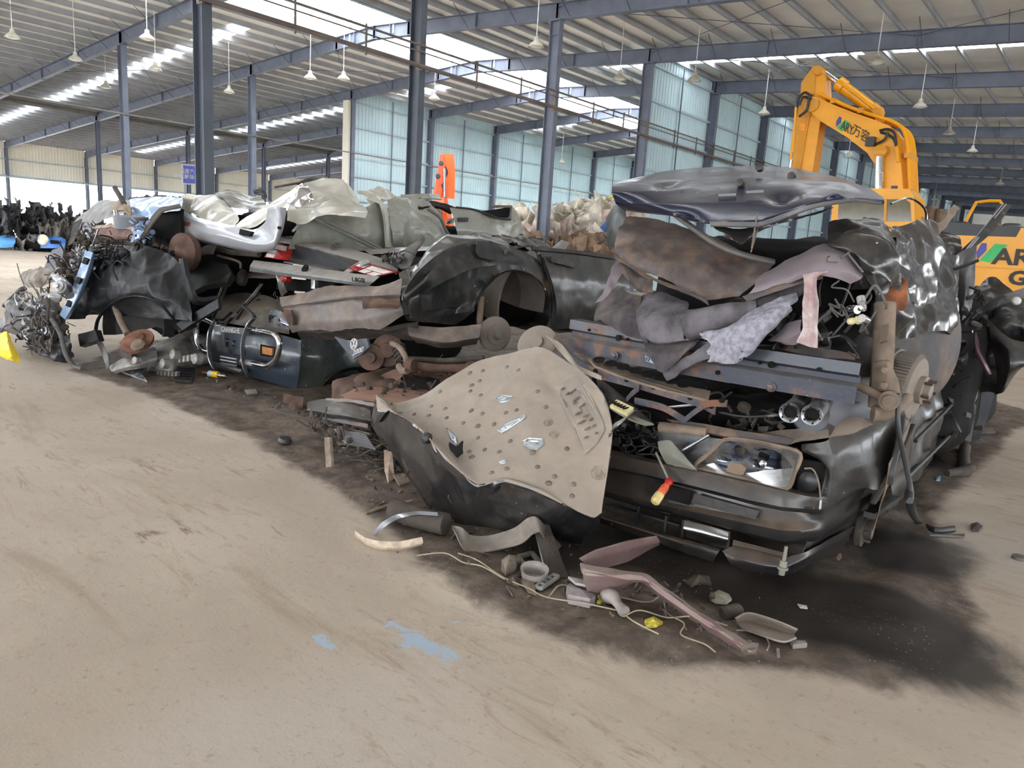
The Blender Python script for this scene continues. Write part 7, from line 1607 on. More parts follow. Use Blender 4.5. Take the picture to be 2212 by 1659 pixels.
for off in (.0, .82-.03): ex_prism('boom_rim', [(1757, 206), (1800, 226), (1842, 243), (1896, 261), (1896, 265), (1842, 247), (1800, 230), (1757, 210)], YE-.03+off, .06, M_YEL, BOOM)
for i, dy in enumerate(np.linspace(.1, .78, 6)):
    base = [(1762, 206), (1830, 236), (1890, 256), (1922, 267), (1942, 284), (1951, 320), (1956, 400), (1958, 470)]
    pts = np.array([PY(a, b-1.5, YE) for a, b in base])+np.array([.05, dy, .03])
    V_, F_ = tube_vf(cr(pts, 5), .034, 8); link('hydraulic_pipe', V_, F_, M_YEL, BOOM, True)
for a, b in ((1790, 222), (1850, 243), (1950, 340), (1955, 420)):
    p = PY(a, b, YE); MB().box(p+np.array([.06, .44, .05]), (.05, .40, .05)).build('pipe_clamp', M_YELD, BOOM)
STK = ex_prism('stick', [(1735, 172), (1758, 142), (1772, 146), (1782, 166), (1784, 212), (1772, 262), (1752, 390), (1708, 390), (1722, 252), (1728, 214)], YE+.22, .42, M_YEL)
ex_prism('stick_plate', [(1731, 178), (1757, 143), (1762, 160), (1758, 205), (1740, 300), (1725, 390), (1708, 390), (1722, 252), (1728, 214)], YE+.19, .04, M_YELD, STK)
MB().lathe(PY(1752, 226, YE-.05), (0, 1, 0), [(.14, 0), (.16, .02), (.16, .90), (.14, .92)], 18).build('pivot_pin', M_YELD, STK, True)
MB().lathe(PY(1766, 152, YE+.12), (0, 1, 0), [(.09, 0), (.1, .02), (.1, .60), (.09, .62)], 16).build('pivot_pin', M_YELD, STK, True)
tube('cylinder_rod', [(1771, 150, YE+.43), (1818, 184, YE+.43)], .065, M_CHROME, EXC, n=12)
CYL = tube('arm_cylinder', [(1812, 180, YE+.43), (1850, 209, YE+.43), (1894, 243, YE+.43)], .12, M_YEL, EXC, n=16)
MB().lathe(PY(1816, 183, YE+.43), PY(1894, 243, YE)-PY(1812, 180, YE), [(.12, -.08), (.15, -.06), (.15, .1), (.12, .12)], 16).build('cylinder_collar', M_YEL, CYL, True)
MB().lathe(PY(1890, 240, YE+.43), PY(1894, 243, YE)-PY(1812, 180, YE), [(.14, -.1), (.14, .1), (.08, .2), (.001, .2)], 14).build('cylinder_foot', M_YELD, CYL, True)
tube('side_pipe', [(1822, 184, YE+.3), (1860, 212, YE+.28), (1890, 236, YE+.28)], .03, M_YEL, CYL)
for k in range(2): ex_prism('cylinder_lug', [(1884, 238), (1902, 232), (1912, 264), (1892, 262)], YE+.2+k*.4, .06, M_YELD, BOOM)
tube('boom_cylinder', [(1900, 334, YE-.12), (1899, 404, YE-.12), (1899, 470, YE-.12)], .08, M_CHROME, EXC, n=14)
MB().lathe(PY(1900, 326, YE-.2), (0, 1, 0), [(.1, 0), (.13, .02), (.13, .16), (.1, .18)], 16).build('cylinder_eye', M_YELD, EXC, True)
o = MB().box(PY(1881, 306, YE-.1), (.085, .08, .09)).build('work_lamp', M_EXBLK, BOOM)
for pts in ([(1750, 206), (1738, 200), (1724, 214), (1722, 232)], [(1755, 204), (1748, 212), (1742, 238), (1726, 252)], [(1752, 214), (1735, 210), (1726, 228)]):
    V_, F_ = tube_vf(cr(np.array([PY(a, b, YE-.08) for a, b in pts]), 6), .03, 8); link('hydraulic_hose', V_, F_, M_EXBLK, EXC, True)
for pts in ([(1900, 282), (1918, 279), (1932, 288), (1936, 312)], [(1902, 286), (1916, 290), (1930, 300), (1936, 316)], [(1884, 314), (1900, 308), (1912, 300), (1918, 284)]):
    V_, F_ = tube_vf(cr(np.array([PY(a, b, YE-.08) for a, b in pts]), 6), .026, 8); link('hydraulic_hose', V_, F_, M_EXBLK, EXC, True)
for a, b, c_, d_ in ((1936, 314, 1938, 330), (1935, 316, 1940, 350), (1720, 230, 1713, 330), (1719, 250, 1708, 345)):
    tube('side_pipe', [(a, b, YE-.06), (c_, d_, YE-.06)], .03, M_YEL, EXC)
tube('side_rod', [(1709, 345, YE-.06), (1704, 375, YE-.06)], .045, M_CHROME, EXC)
ex_prism('warning_plate', [(1728, 265), (1740, 268), (1738, 283), (1726, 281)], YE+.17, .03, plain('plate_orange', srgb(236, 150, 30), .4), STK)
# lettering on the boom: emblem V in blue and green, then ARY and two characters
_bx = PY(1866, 293, YE)-PY(1812, 262, YE); _bx /= np.linalg.norm(_bx); _bz = np.array([-_bx[2]*.2, 0, 1.0]); _bz /= np.linalg.norm(_bz)
def vee(o, org, xd, zd, h, n):
    org = np.asarray(org, float)
    f = lambda x, z: org+xd*x*h+zd*z*h
    prism('letter_stroke', [f(-.18, .0), f(.0, .5), f(.23, .5), f(.28, .12), f(-.08, -.42)], n, plain('letter_blue', srgb(58, 54, 140), .4), o)
    prism('letter_stroke', [f(.02, -.45), f(.57, -.52), f(1.2, .46), f(.63, .5)], n, plain('letter_green', srgb(30, 170, 84), .4), o)
vee(BOOM, PY(1810, 264, YE-.012), _bx, _bz, .24, (0, .01, 0))
text('lettering', 'ARY', .25, PY(1830, 277, YE-.014), _bx, _bz, M_LETTER, BOOM, bold=.02, wid=.62)
text('lettering', '万容', .25, PY(1859, 290, YE-.014), _bx, _bz, M_LETTER, BOOM, bold=.008, wid=.82)
# cab
YC = 7.9
cabp = [PY(a, b, YC) for a, b in ((1800, 470), (1800, 416), (1812, 406), (1962, 408), (1974, 424), (1978, 470))]
CAB = prism('cab', [p-np.array([0, 0, .0]) for p in [PY(1790, 560, YC), *cabp[1:5], PY(1980, 560, YC)]], (0, 1.0, 0), M_YEL, EXC)
ex_prism('cab_window', [(1810, 470), (1812, 432), (1955, 430), (1966, 438), (1968, 478), (1812, 480)], YC-.012, .01, plain('cab_glass_dim', srgb(92, 84, 60), .1), CAB)
ex_prism('window_frame', [(1908, 478), (1910, 430), (1916, 430), (1915, 478)], YC-.03, .03, M_YELD, CAB)
o = MB().box(PY(1932, 405, YC+.3), (.05, .05, .03)).build('roof_stub', M_EXBLK, CAB)
# upper body with engine cover, counterweight, handrail, exhaust
YB2 = 8.1
ex_prism('engine_cover', [(2018, 484), (2040, 480), (2240, 492), (2240, 512), (2018, 508)], YB2+.1, 2.2, M_EXBLK)
for a, b in ((2040, 488), (2074, 486), (2185, 490)):
    MB().lathe(PY(a, b, YB2+.25), (0, 0, 1), [(.16, -.1), (.16, .03), (.12, .06), (.001, .06)], 18).build('cover_cap', M_EXBLK, EXC, True)
HOU = ex_prism('house', [(1985, 520), (2060, 508), (2195, 512), (2206, 492), (2330, 500), (2330, 640), (1985, 640)], YB2, 2.6, M_YEL)
MB().box(PY(2090, 575, YB2-.0)+np.array([0, 0, 0]), (1.6, .02, .012)).build('house_seam', M_YELD, HOU)
_hx = PY(2200, 556, YB2)-PY(2120, 548, YB2); _hx /= np.linalg.norm(_hx); _hz = np.array([0, 0, 1.0])
_hx = np.array([1.0, 0, 0])
vee(HOU, PY(2117, 545, YB2-.012), _hx, _hz, .34, (0, .01, 0))
text('lettering', 'ARY', .40, PY(2206, 558, YB2-.014), _hx, _hz, M_LETTER, HOU, bold=.03, wid=1.15)
text('lettering', 'G', .34, PY(2199, 602, YB2-.014), _hx, _hz, M_LETTER, HOU, bold=.04, wid=1.2)
hr = [(2080, 490), (2095, 462), (2109, 437), (2135, 434), (2160, 434), (2165, 442), (2156, 474), (2154, 495)]
V_, F_ = tube_vf(np.array([PY(a, b, YB2+.4) for a, b in hr]), .03, 8); link('handrail', V_, F_, M_YEL, EXC, True)
for a, b in ((2013, 446), (2034, 452)):
    MB().lathe(PY(a, b, YB2+1.4), (0, 0, 1), [(.12, -.8), (.12, .0), (.10, .0), (.10, -.1), (.001, -.1)], 16).build('exhaust_stack', M_DIRTY, EXC, True)
_c = PY(2060, 620, YB2+1.3)
MB().box((_c[0], _c[1], .95), (1.9, 1.25, .14)).build('turntable', M_EXBLK, EXC)
for s in (-1, 1):
    yy = _c[1]+s*1.1
    pts = [(_c[0]+2.0*math.cos(t)*1.0+(0 if abs(math.cos(t)) < .5 else 0), yy-.28, .42+.42*math.sin(t)) for t in np.linspace(0, 2*math.pi, 24, endpoint=False)]
    prism('crawler_track', pts, (0, .56, 0), M_EXBLK, EXC)

# ================================================================== orange excavator arm far behind the white van
OE = thing('orange_excavator', (-9.5, 17.0, 0), 'orange excavator arm poking up behind the crushed white van', 'excavator')
M_OR = plain('excavator_orange', srgb(236, 92, 36), .4, 0, .08, 2)
D0 = 36.0
q = [(936, 418), (946, 366), (950, 334), (960, 331), (963, 362), (962, 428)]
prism('stick', [PD(a, b, D0) for a, b in q], (.25, .4, 0), M_OR, OE)
prism('stick_plate', [PD(a, b, D0-.1) for a, b in ((948, 368), (951, 336), (957, 334), (960, 360), (952, 424), (942, 424))], (.02, .04, 0), plain('orange_deep', srgb(206, 70, 28), .4), OE)
for a, b in ((946, 380), (953, 352), (958, 400)): MB().lathe(PD(a, b, D0-.15), _f, [(.1, 0), (.12, .02), (.12, .2), (.1, .22)], 12).build('pivot_pin', M_EXBLK, OE, True)
V_, F_ = tube_vf([PD(960, 365, D0-.15), PD(961, 426, D0-.15)], .08, 10); link('cylinder_rod', V_, F_, M_CHROME, OE, True)
tube('hydraulic_hose', [(962, 358, D0, 'd'), (966, 372, D0, 'd'), (962, 385, D0, 'd')], .04, M_EXBLK, OE, curve=5)
_b = PD(950, 428, D0); MB().bar(_b, (_b[0]-1.5, _b[1]+2.5, 1.6), .5, .6).build('boom', M_OR, OE)
MB().box((_b[0]-1.6, _b[1]+3.2, 1.3), (1.4, 1.2, .5)).build('house', M_OR, OE)
for s in (-1, 1): MB().box((_b[0]-1.6, _b[1]+3.2+s*1.0, .42), (1.8, .28, .42)).build('crawler_track', M_EXBLK, OE)

# ================================================================== scrap heap, stair and bin in the middle distance
rs = np.random.RandomState(5)
M_SC = [plain('scrap_cream', srgb(206, 196, 180), .5, .1, .3, 3, bump=.5, grime=.3), plain('scrap_pinkish', srgb(190, 168, 158), .5, .1, .3, 3, grime=.3), plain('scrap_grey', srgb(150, 148, 146), .4, .3, .3, 3, grime=.3), plain('scrap_brown', srgb(120, 96, 76), .7, 0, .3, 3)]
HEAPB = PD(1245, 520, 27)
def heap(name, spots, n, mat, rad, seed, label, cat='scrap heap'):
    rs = np.random.RandomState(seed); Vs = []; Fs = []; off = 0
    for i in range(n):
        a = spots[rs.randint(len(spots))]
        c = np.array(a[:3])+(rs.rand(3)-.5)*np.array(a[3])*2
        if c[2] < .05: c[2] = .1
        rows = [[c+(np.array([u, 0, v])*rad*(.5+rs.rand())+(rs.rand(3)-.5)*rad*.9) for u in (-1, 0, 1)] for v in (-1, 0, 1)]
        V, F = sheet_vf(rows, res=rad*.3, th=rad*.06, crump=rad*.3, freq=1.6/rad, sharp=.4, seed=seed+i, cap=8)
        Vs.append(V); Fs.append(F+off); off += len(V)
    o = link(name, np.concatenate(Vs), np.concatenate(Fs), mat, None, True)
    tag(o, label, cat, kind='stuff'); return o
b = HEAPB
def hp(px, py, d, r): p = PD(px, py, d); return (p[0], p[1], p[2], r)
heap('scrap_heap', [hp(1170, 500, 27, (1.2, 1.2, .5)), hp(1225, 505, 27, (1.2, 1.2, .4)), hp(1280, 500, 27, (1.2, 1.2, .5)), hp(1305, 485, 27, (.8, .8, .5)), hp(1240, 530, 26, (2.5, 1.2, .5))], 110, M_SC[0], .5, 11, 'heap of pale crumpled sheet scrap beside the yellow stair')
heap('scrap_heap', [hp(1160, 520, 26, (1.2, 1.2, .6)), hp(1260, 515, 27, (1.8, 1.4, .5)), hp(1312, 475, 27, (.7, .7, .3))], 70, M_SC[1], .4, 12, 'pinkish crumpled scrap spread through the pale heap')
heap('scrap_heap', [hp(1230, 540, 24, (2.4, 1.2, .35)), hp(1300, 535, 25, (1, 1, .3))], 80, M_SC[3], .26, 13, 'brown shredded scrap at the foot of the pale heap')
_g = PD(1210, 480, 26.5)
GBL = blob('green_bale', (_g[0], _g[1], _g[2]), (.62, .55, .38), plain('bale_green', srgb(126, 146, 118), .4, .2, .25, 3, grime=.3), None, crump=.3, freq=1.6, seed=4)
tag(GBL, 'crumpled pale green metal bale on top of the scrap heap', 'scrap bale')
_g = PD(1215, 455, 26.6)
tag(blob('cream_bale', tuple(_g), (.45, .4, .26), M_SC[0], None, crump=.3, freq=2, seed=6), 'small cream bale topping the green bale', 'scrap bale')
STR = thing('stairway', PD(1290, 520, 31)*np.array([1, 1, 0]), 'steel stairway with yellow handrails behind the pale scrap heap', 'stairs')
M_YR = plain('rail_yellow', srgb(226, 190, 60), .5)
s0, s1 = PD(1245, 508, 31), PD(1345, 456, 31)
up = np.array([0, 0, .9])
for o_ in (np.zeros(3), np.array([.3, .9, 0])):
    V_, F_ = tube_vf([s0+up+o_, s1+up+o_], .05, 8); link('handrail', V_, F_, M_YR, STR, True)
    V_, F_ = tube_vf([s0+up*.5+o_, s1+up*.5+o_], .035, 8); link('mid_rail', V_, F_, M_YR, STR, True)
    MB().bar(s0+o_, s1+o_, .06, .3).build('stringer', M_STEEL, STR)
    for t in np.linspace(0, 1, 6):
        p = s0+(s1-s0)*t+o_; V_, F_ = tube_vf([p, p+up], .035, 6); link('baluster', V_, F_, M_YR, STR, True)
for t in np.linspace(0.03, .97, 12):
    p = s0+(s1-s0)*t; MB().bar(p, p+np.array([.3, .9, 0]), .3, .03).build('tread', M_STEEL, STR)
for t in (.05, .95):
    p = s0+(s1-s0)*t+np.array([.15, .45, 0]); MB().box((p[0], p[1], p[2]/2), (.08, .08, p[2]/2)).build('post', M_STEEL, STR)
BIN = thing('scrap_skip', PD(1305, 530, 25)*np.array([1, 1, 0]), 'blue steel scrap skip leaning beside the brown scrap', 'skip')
qb = [PD(a, bb, 25) for a, bb in ((1286, 500), (1316, 472), (1322, 545), (1284, 545))]
prism('side', qb, (.05, .05, 0), plain('skip_blue', srgb(62, 120, 190), .5, 0, .12, 2, grime=.3), BIN)
prism('end', [qb[1], qb[1]+np.array([.8, .9, 0]), qb[2]+np.array([.8, .9, 0]), qb[2]], (.04, .0, 0), plain('skip_blue', (0, 0, 0)), BIN)
many('rib', [prism_vf([qb[0]*(1-t)+qb[1]*t, qb[0]*(1-t-.06)+qb[1]*(t+.06), qb[3]*(1-t-.06)+qb[2]*(t+.06), qb[3]*(1-t)+qb[2]*t], (.02, -.04, 0)) for t in (.1, .4, .7)], plain('skip_blue', (0, 0, 0)), BIN)
o = prism('loose_panel', [PD(a, bb, 22) for a, bb in ((1193, 535), (1212, 518), (1226, 524), (1214, 545))], (.03, .05, 0), M_SC[2]); tag(o, 'grey flat panel propped against the heap next to the steel column', 'metal plate')  # loose flat metal panel

# ================================================================== far left: engine heap and flattened cars
heap('engine_heap', [hp(15, 460, 35, (2, 2, .3)), hp(60, 465, 35, (2.2, 2, .45)), hp(110, 475, 35, (2, 2, .3)), hp(40, 480, 34, (3, 2, .3)), hp(150, 485, 34, (1.2, 1.5, .2)), hp(10, 500, 33, (2, 1.5, .5))], 260, plain('engine_dark', srgb(62, 60, 64), .6, .3, .3, 4), .26, 21, 'long dark heap of scrapped engines before the bright opening', 'scrap heap')
M_FB = plain('far_blue', srgb(62, 118, 196), .35, 0, .15, 2, grime=.25)
FC = thing('flattened_blue_car', PD(110, 530, 32)*np.array([1, 1, 0]), 'flattened bright blue car with one headlight, far left under the engine heap', 'wrecked car')
sheet('body_skin', [[(58, 512, 32, 'd'), (85, 505, 31.8, 'd'), (120, 508, 31.6, 'd'), (142, 515, 31.8, 'd')], [(60, 522, 31.6, 'd'), (85, 520, 31.3, 'd'), (120, 522, 31.2, 'd'), (142, 524, 31.4, 'd')], [(64, 538, 31.6, 'd'), (88, 536, 31.3, 'd'), (118, 536, 31.2, 'd'), (140, 534, 31.4, 'd')]], M_FB, FC, res=.12, th=.06, crump=.08, freq=1, cap=40)
MB().lathe(PD(92, 518, 31.2), -_f, [(.22, -.1), (.24, 0), (.18, .06), (.001, .08)], 16).build('headlight', plain('far_lamp', srgb(220, 214, 190), .2), FC, True)
sheet('dark_grille', [[(108, 518, 31.15, 'd'), (130, 520, 31.2, 'd')], [(108, 526, 31.15, 'd'), (130, 527, 31.2, 'd')]], M_DARK, FC, crump=.02, th=.08)
blob('filler_core', PD(100, 528, 32.4), (1.2, 1.0, .28), M_DARK, FC, crump=.2, freq=1)
GV = thing('flattened_grey_van', PD(90, 540, 33)*np.array([1, 1, 0]), 'flattened grey-green van roof lying on the far blue car', 'wrecked van')
sheet('roof_skin', [[(36, 480, 33.4, 'd'), (70, 478, 33.2, 'd'), (110, 482, 33, 'd'), (140, 488, 33, 'd')], [(34, 492, 33, 'd'), (72, 492, 32.7, 'd'), (112, 494, 32.5, 'd'), (142, 498, 32.6, 'd')], [(38, 504, 33, 'd'), (74, 504, 32.7, 'd'), (112, 506, 32.5, 'd'), (140, 508, 32.6, 'd')]], plain('far_greygreen', srgb(146, 148, 132), .5, 0, .15, 1.5, grime=.3), GV, res=.14, th=.06, crump=.1, freq=1, cap=40)
blob('filler_core', PD(90, 498, 33.6), (1.8, 1.0, .3), M_DARK, GV, crump=.2, freq=1)
for i, (a, bb) in enumerate(((50, 480), (72, 478), (96, 481))): tube('roof_rib', [(a, bb, 32.9, 'd'), (a-1, bb+24, 32.6, 'd')], .05, plain('far_greygreen', (0, 0, 0)), GV)
TP = sheet('blue_tarpaulin', [[(-20, 508, 32, 'd'), (10, 508, 31.8, 'd'), (30, 510, 31.8, 'd')], [(-20, 520, 31.4, 'd'), (10, 520, 31, 'd'), (34, 522, 31, 'd')], [(-20, 536, 31.2, 'd'), (8, 536, 30.8, 'd'), (26, 534, 30.9, 'd')]], plain('tarp_blue', srgb(84, 152, 206), .5, 0, .12, 3), None, res=.12, th=.04, crump=.12, freq=1.2, cap=40)
tag(TP, 'pale blue tarpaulin over a heap at the far left', 'tarpaulin')
heap('crushed_cars_heap', [hp(20, 505, 33, (1.5, 1.2, .5)), hp(150, 505, 33, (1.4, 1.5, .5)), hp(175, 510, 33, (1, 1, .4)), hp(60, 530, 32.5, (1.6, .8, .2))], 110, plain('far_mixed', srgb(104, 98, 92), .6, .2, .4, 2, grime=.3), .3, 31, 'mixed grey crushed car parts round the far blue car', 'scrap heap')

# ================================================================== blue notice board on the inner column row
SG = thing('notice_board', PX(408, 380, XR+1.0), 'blue notice board with white characters, half behind the first dark column', 'sign')
xs1 = XR+1.0
sg = [PX(a, bb, xs1) for a, bb in ((393, 353), (432, 357), (432, 400), (393, 398))]
prism('frame', sg, (-.06, 0, 0), plain('sign_white', srgb(232, 232, 236), .5), SG)
ins = [PX(a, bb, xs1+.02) for a, bb in ((396, 357), (430, 360), (430, 397), (396, 395))]
BD = prism('panel', ins, (-.02, 0, 0), plain('sign_blue', srgb(118, 124, 226), .5), SG)
_sx = np.array([0, 1.0, 0]); M_SW = plain('sign_white', (0, 0, 0))
text('lettering', '报废汽车', .36, PX(410, 371, xs1+.03), _sx, (0, 0, 1), M_SW, BD, ext=.01, bold=.01)
text('lettering', '快速解体生产线', .36, PX(414, 383, xs1+.03), _sx, (0, 0, 1), M_SW, BD, ext=.01, bold=.01)
for a in (399, 427): tube('post', [tuple(PX(a, 398, xs1-.05))+('w',), tuple(PX(a, 398, xs1-.05)*np.array([1, 1, 0]))+('w',)], .05, M_GIRT, SG)
# pale building outside, seen through the open side
OB = thing('outside_building', (-120, 60, 0), 'pale washed-out factory building beyond the open left side', 'building')
MB().box((-125, 50, 2.6), (4, 90, 2.6)).build('wall', M_CLADB, OB)
many('window', [prism_vf([(-120.98, y, 1.6), (-120.98, y+2.4, 1.6), (-120.98, y+2.4, 3.0), (-120.98, y, 3.0)], (.06, 0, 0)) for y in np.arange(-30, 120, 4.5)], plain('far_pane', srgb(150, 170, 190), .2), OB)
# ================================================================== things lying on the floor
def lay(px, py, h=0.0):
    p = PZ(px, py, 0); p[2] = ground_z(p[0], p[1])+h; return p
def slab(name, pts, th, mat, label, cat, h=.004, crump=.004, lift=None):
    """a flat torn piece lying on the ground: outline points, fan mesh with a little buckle, real thickness"""
    P3 = [lay(a, b, h+(lift[i] if lift else 0)) for i, (a, b) in enumerate(pts)]
    c = np.mean(P3, 0)+np.array([0, 0, crump]); n = len(P3)
    top = [c]+P3; V = np.array([p+np.array([0, 0, th]) for p in top]+top)
    F = [[0, 1+i, 1+(i+1) % n] for i in range(n)]; m = n+1
    F += [[m, m+1+(i+1) % n, m+1+i] for i in range(n)]
    F += [[1+i, m+1+i, m+1+(i+1) % n, 1+(i+1) % n] for i in range(n)]
    v = 0
    for i in range(n): v += np.cross(P3[i][:2]-c[:2], P3[(i+1) % n][:2]-c[:2])
    if v < 0: F = [f[::-1] for f in F]
    return tag(link(name, V, F, mat), label, cat)
M_MAUV = paint('beam_mauve', srgb(112, 86, 84), .5, .9, .25, .1, up=.5, scrape=.2, dustcol=srgb(146, 132, 124))
def zt(px, py, z): return tuple(PZ(px, py, z))+('w',)
RB = thing('floor_beam', lay(1440, 1300), 'long bent mauve steel beam on the floor in front of the headlight sedan', 'steel beam')
sheet('beam_web', [[zt(1252, 1213, .20), zt(1330, 1230, .19), zt(1398, 1240, .17), zt(1440, 1272, .13), zt(1500, 1312, .10), zt(1570, 1356, .09), zt(1634, 1400, .08)],
                   [zt(1256, 1236, .20), zt(1330, 1246, .20), zt(1388, 1250, .19), zt(1430, 1280, .15), zt(1490, 1322, .11), zt(1560, 1368, .09), zt(1620, 1408, .08)],
                   [zt(1268, 1284, .05), zt(1335, 1274, .06), zt(1380, 1260, .10), zt(1422, 1292, .06), zt(1480, 1334, .03), zt(1548, 1380, .02), zt(1606, 1412, .02)]], M_MAUV, RB, res=.015, th=.01, crump=.016, freq=5, jag=.01, sharp=.4, cap=120)
sheet('beam_flange', [[zt(1400, 1248, .14), zt(1446, 1284, .10), zt(1510, 1330, .08), zt(1575, 1368, .07)], [zt(1392, 1262, .10), zt(1440, 1296, .06), zt(1500, 1340, .05), zt(1565, 1378, .04)]], M_MAUV, RB, res=.015, crump=.012, jag=.01, th=.01)
sheet('torn_end', [[zt(1600, 1395, .1), zt(1640, 1392, .1)], [zt(1606, 1415, .04), zt(1632, 1412, .05)]], M_VAL, RB, res=.012, crump=.02, jag=.015, freq=10)
tag(sheet('bent_channel', [[zt(1254, 1208, .22), zt(1290, 1190, .2), zt(1350, 1172, .18), zt(1420, 1160, .16)], [zt(1262, 1216, .18), zt(1300, 1204, .15), zt(1360, 1186, .13), zt(1425, 1170, .12)], [zt(1290, 1236, .04), zt(1330, 1222, .03), zt(1380, 1200, .03), zt(1425, 1180, .03)]], M_MAUV, None, res=.015, th=.01, crump=.015, sharp=.6), 'short dark folded channel behind the long mauve beam', 'steel beam')
# pale curved strip and arch trims left of the dimpled bonnet
tag(sheet('curved_strip', [[zt(766, 1146, .05), zt(786, 1160, .05), zt(815, 1168, .05), zt(860, 1170, .05), zt(912, 1160, .07)], [zt(766, 1156, .03), zt(790, 1172, .03), zt(818, 1180, .03), zt(862, 1182, .03), zt(914, 1172, .05)], [zt(770, 1162, .005), zt(792, 1178, .005), zt(820, 1187, .005), zt(864, 1188, .005), zt(910, 1178, .02)]], plain('strip_cream', srgb(186, 168, 148), .7, 0, .18, 20, grime=.3), None, res=.012, th=.006, crump=.003), 'pale curved wheel-arch strip on the floor left of the dimpled bonnet', 'trim')
tag(sheet('arch_trim', [[zt(806, 1150, .03), zt(826, 1128, .08), zt(856, 1112, .12), zt(900, 1104, .14), zt(945, 1106, .15)], [zt(812, 1156, .02), zt(834, 1136, .06), zt(862, 1120, .10), zt(902, 1112, .13), zt(946, 1114, .14)]], M_STEELB, None, res=.012, th=.008, crump=.004), 'bright steel arch trim standing behind the pale curved strip', 'trim')
tb_ = MB().tube(cr([lay(850, 1125, .07), lay(890, 1140, .07), lay(930, 1152, .07), lay(962, 1160, .07)], 5), [.06]*16, 14)
tag(tb_.build('dusty_bumper', M_DIRTYD, None, True), 'dusty rounded bumper end under the foot of the dimpled bonnet', 'bumper')
MBt = MB().tube(cr([lay(790, 1112, .01), lay(840, 1102, .03), lay(890, 1100, .05)], 5), .01, 6); tag(MBt.build('thin_lath', M_DIRTY, None, True), 'thin pale lath beside the steel arch trim', 'lath')
# plastics at the foot of the bonnet
M_CUP = plain('plastic_dusty', srgb(142, 134, 128), .6, 0, .15, 14, grime=.5)
def frame(name, quad, w, h, mat, label, cat):
    q = [lay(a, b, .02) for a, b in quad]; mb = MB()
    for i in range(4): mb.bar(q[i], q[(i+1) % 4], w, h)
    return tag(mb.build(name, mat), label, cat)
frame('plastic_frame', [(1118, 1212), (1148, 1204), (1166, 1224), (1136, 1234)], .02, .02, M_PLASTICG, 'small open grey plastic frame lying below the wavy trim', 'plastic piece')  # open four-sided plastic frame
o = frame('slotted_bracket', [(1156, 1278), (1196, 1250), (1206, 1254), (1168, 1285)], .012, .015, plain('bracket_grey', srgb(150, 148, 146), .5, 0, .1, 9), 'pale slotted bracket standing beside the crumpled cup', 'bracket')
many('cross_bar', [prism_vf([lay(1164+i*9, 1272-i*6, .02), lay(1174+i*9, 1277-i*6, .02), lay(1176+i*9, 1275-i*6, .02), lay(1166+i*9, 1270-i*6, .02)], (0, 0, .012)) for i in range(4)], plain('bracket_grey', (0, 0, 0)), o)
tag(MB().lathe(lay(1152, 1258, .0), (.1, -.1, 1), [(.045, 0), (.055, .02), (.065, .07), (.068, .075), (.055, .07), (.045, .02), (.001, .015)], 18).build('crumpled_cup', M_CUP, None, True), 'dusty grey plastic cup half buried below the bonnet', 'cup')
slab('concrete_lump', [(1082, 1232), (1098, 1220), (1116, 1222), (1114, 1238), (1092, 1248)], .05, plain('lump_tan', srgb(120, 108, 96), .9, 0, .2, 20, bump=.6), 'small tan lump of dirt left of the plastic cup', 'rubble', crump=.02)
slab('dark_plate', [(1150, 1186), (1176, 1182), (1226, 1250), (1182, 1252)], .012, M_DIRTYD, 'dark flat plate poking out from under the wavy trim', 'metal plate', lift=[.12, .12, .0, .0])
tag(MB().tube([lay(1150, 1186, .12), lay(1182, 1252, .01)], .008, 6).build('metal_rod', M_STEELB), 'thin bright rod along the dark plate', 'rod')
slab('torn_sheet', [(1124, 1268), (1150, 1264), (1158, 1292), (1140, 1288)], .008, M_DIRTY, 'torn dusty sheet below the plastic cup', 'metal piece', lift=[.02, .03, 0, 0])
LB = slab('lilac_block', [(1222, 1292), (1228, 1284), (1268, 1296), (1284, 1318), (1272, 1328), (1226, 1312)], .045, plain('block_lilac', srgb(140, 130, 132), .7, 0, .12, 20, grime=.3), 'dusty lilac foam block under the long beam', 'foam block', crump=.012)
slab('lilac_lid', [(1224, 1284), (1268, 1292), (1266, 1306), (1240, 1302)], .012, plain('lid_lilac', srgb(158, 150, 150), .7, 0, .12, 20), 'pale flap lying on the lilac foam block', 'foam piece', h=.07)  # lid flap resting on the block
for i, (pts, lb) in enumerate([([(1290, 1296), (1302, 1292), (1308, 1306), (1300, 1314), (1288, 1314)], 'crumpled yellow packet above the white bent tube'), ([(1390, 1362), (1410, 1352), (1430, 1362), (1416, 1374), (1394, 1376)], 'flat yellow packet on bare floor near the wires')]):
    slab('yellow_packet', pts, .012, plain('packet_yellow', srgb(206, 192, 70), .4, 0, .3, 40, grime=.15), lb, 'packet', crump=.012)
WT = MB().tube(cr([lay(1302, 1308, .04), lay(1320, 1322, .05), lay(1332, 1336, .035), lay(1346, 1350, .03)], 5), [.022, .03, .034, .035, .035, .033, .03, .027, .024, .022, .02, .02, .022, .024, .026, .026], 12)
tag(WT.build('bent_tube', M_CUP, None, True), 'dirty white bent plastic tube beside the lilac block', 'tube')
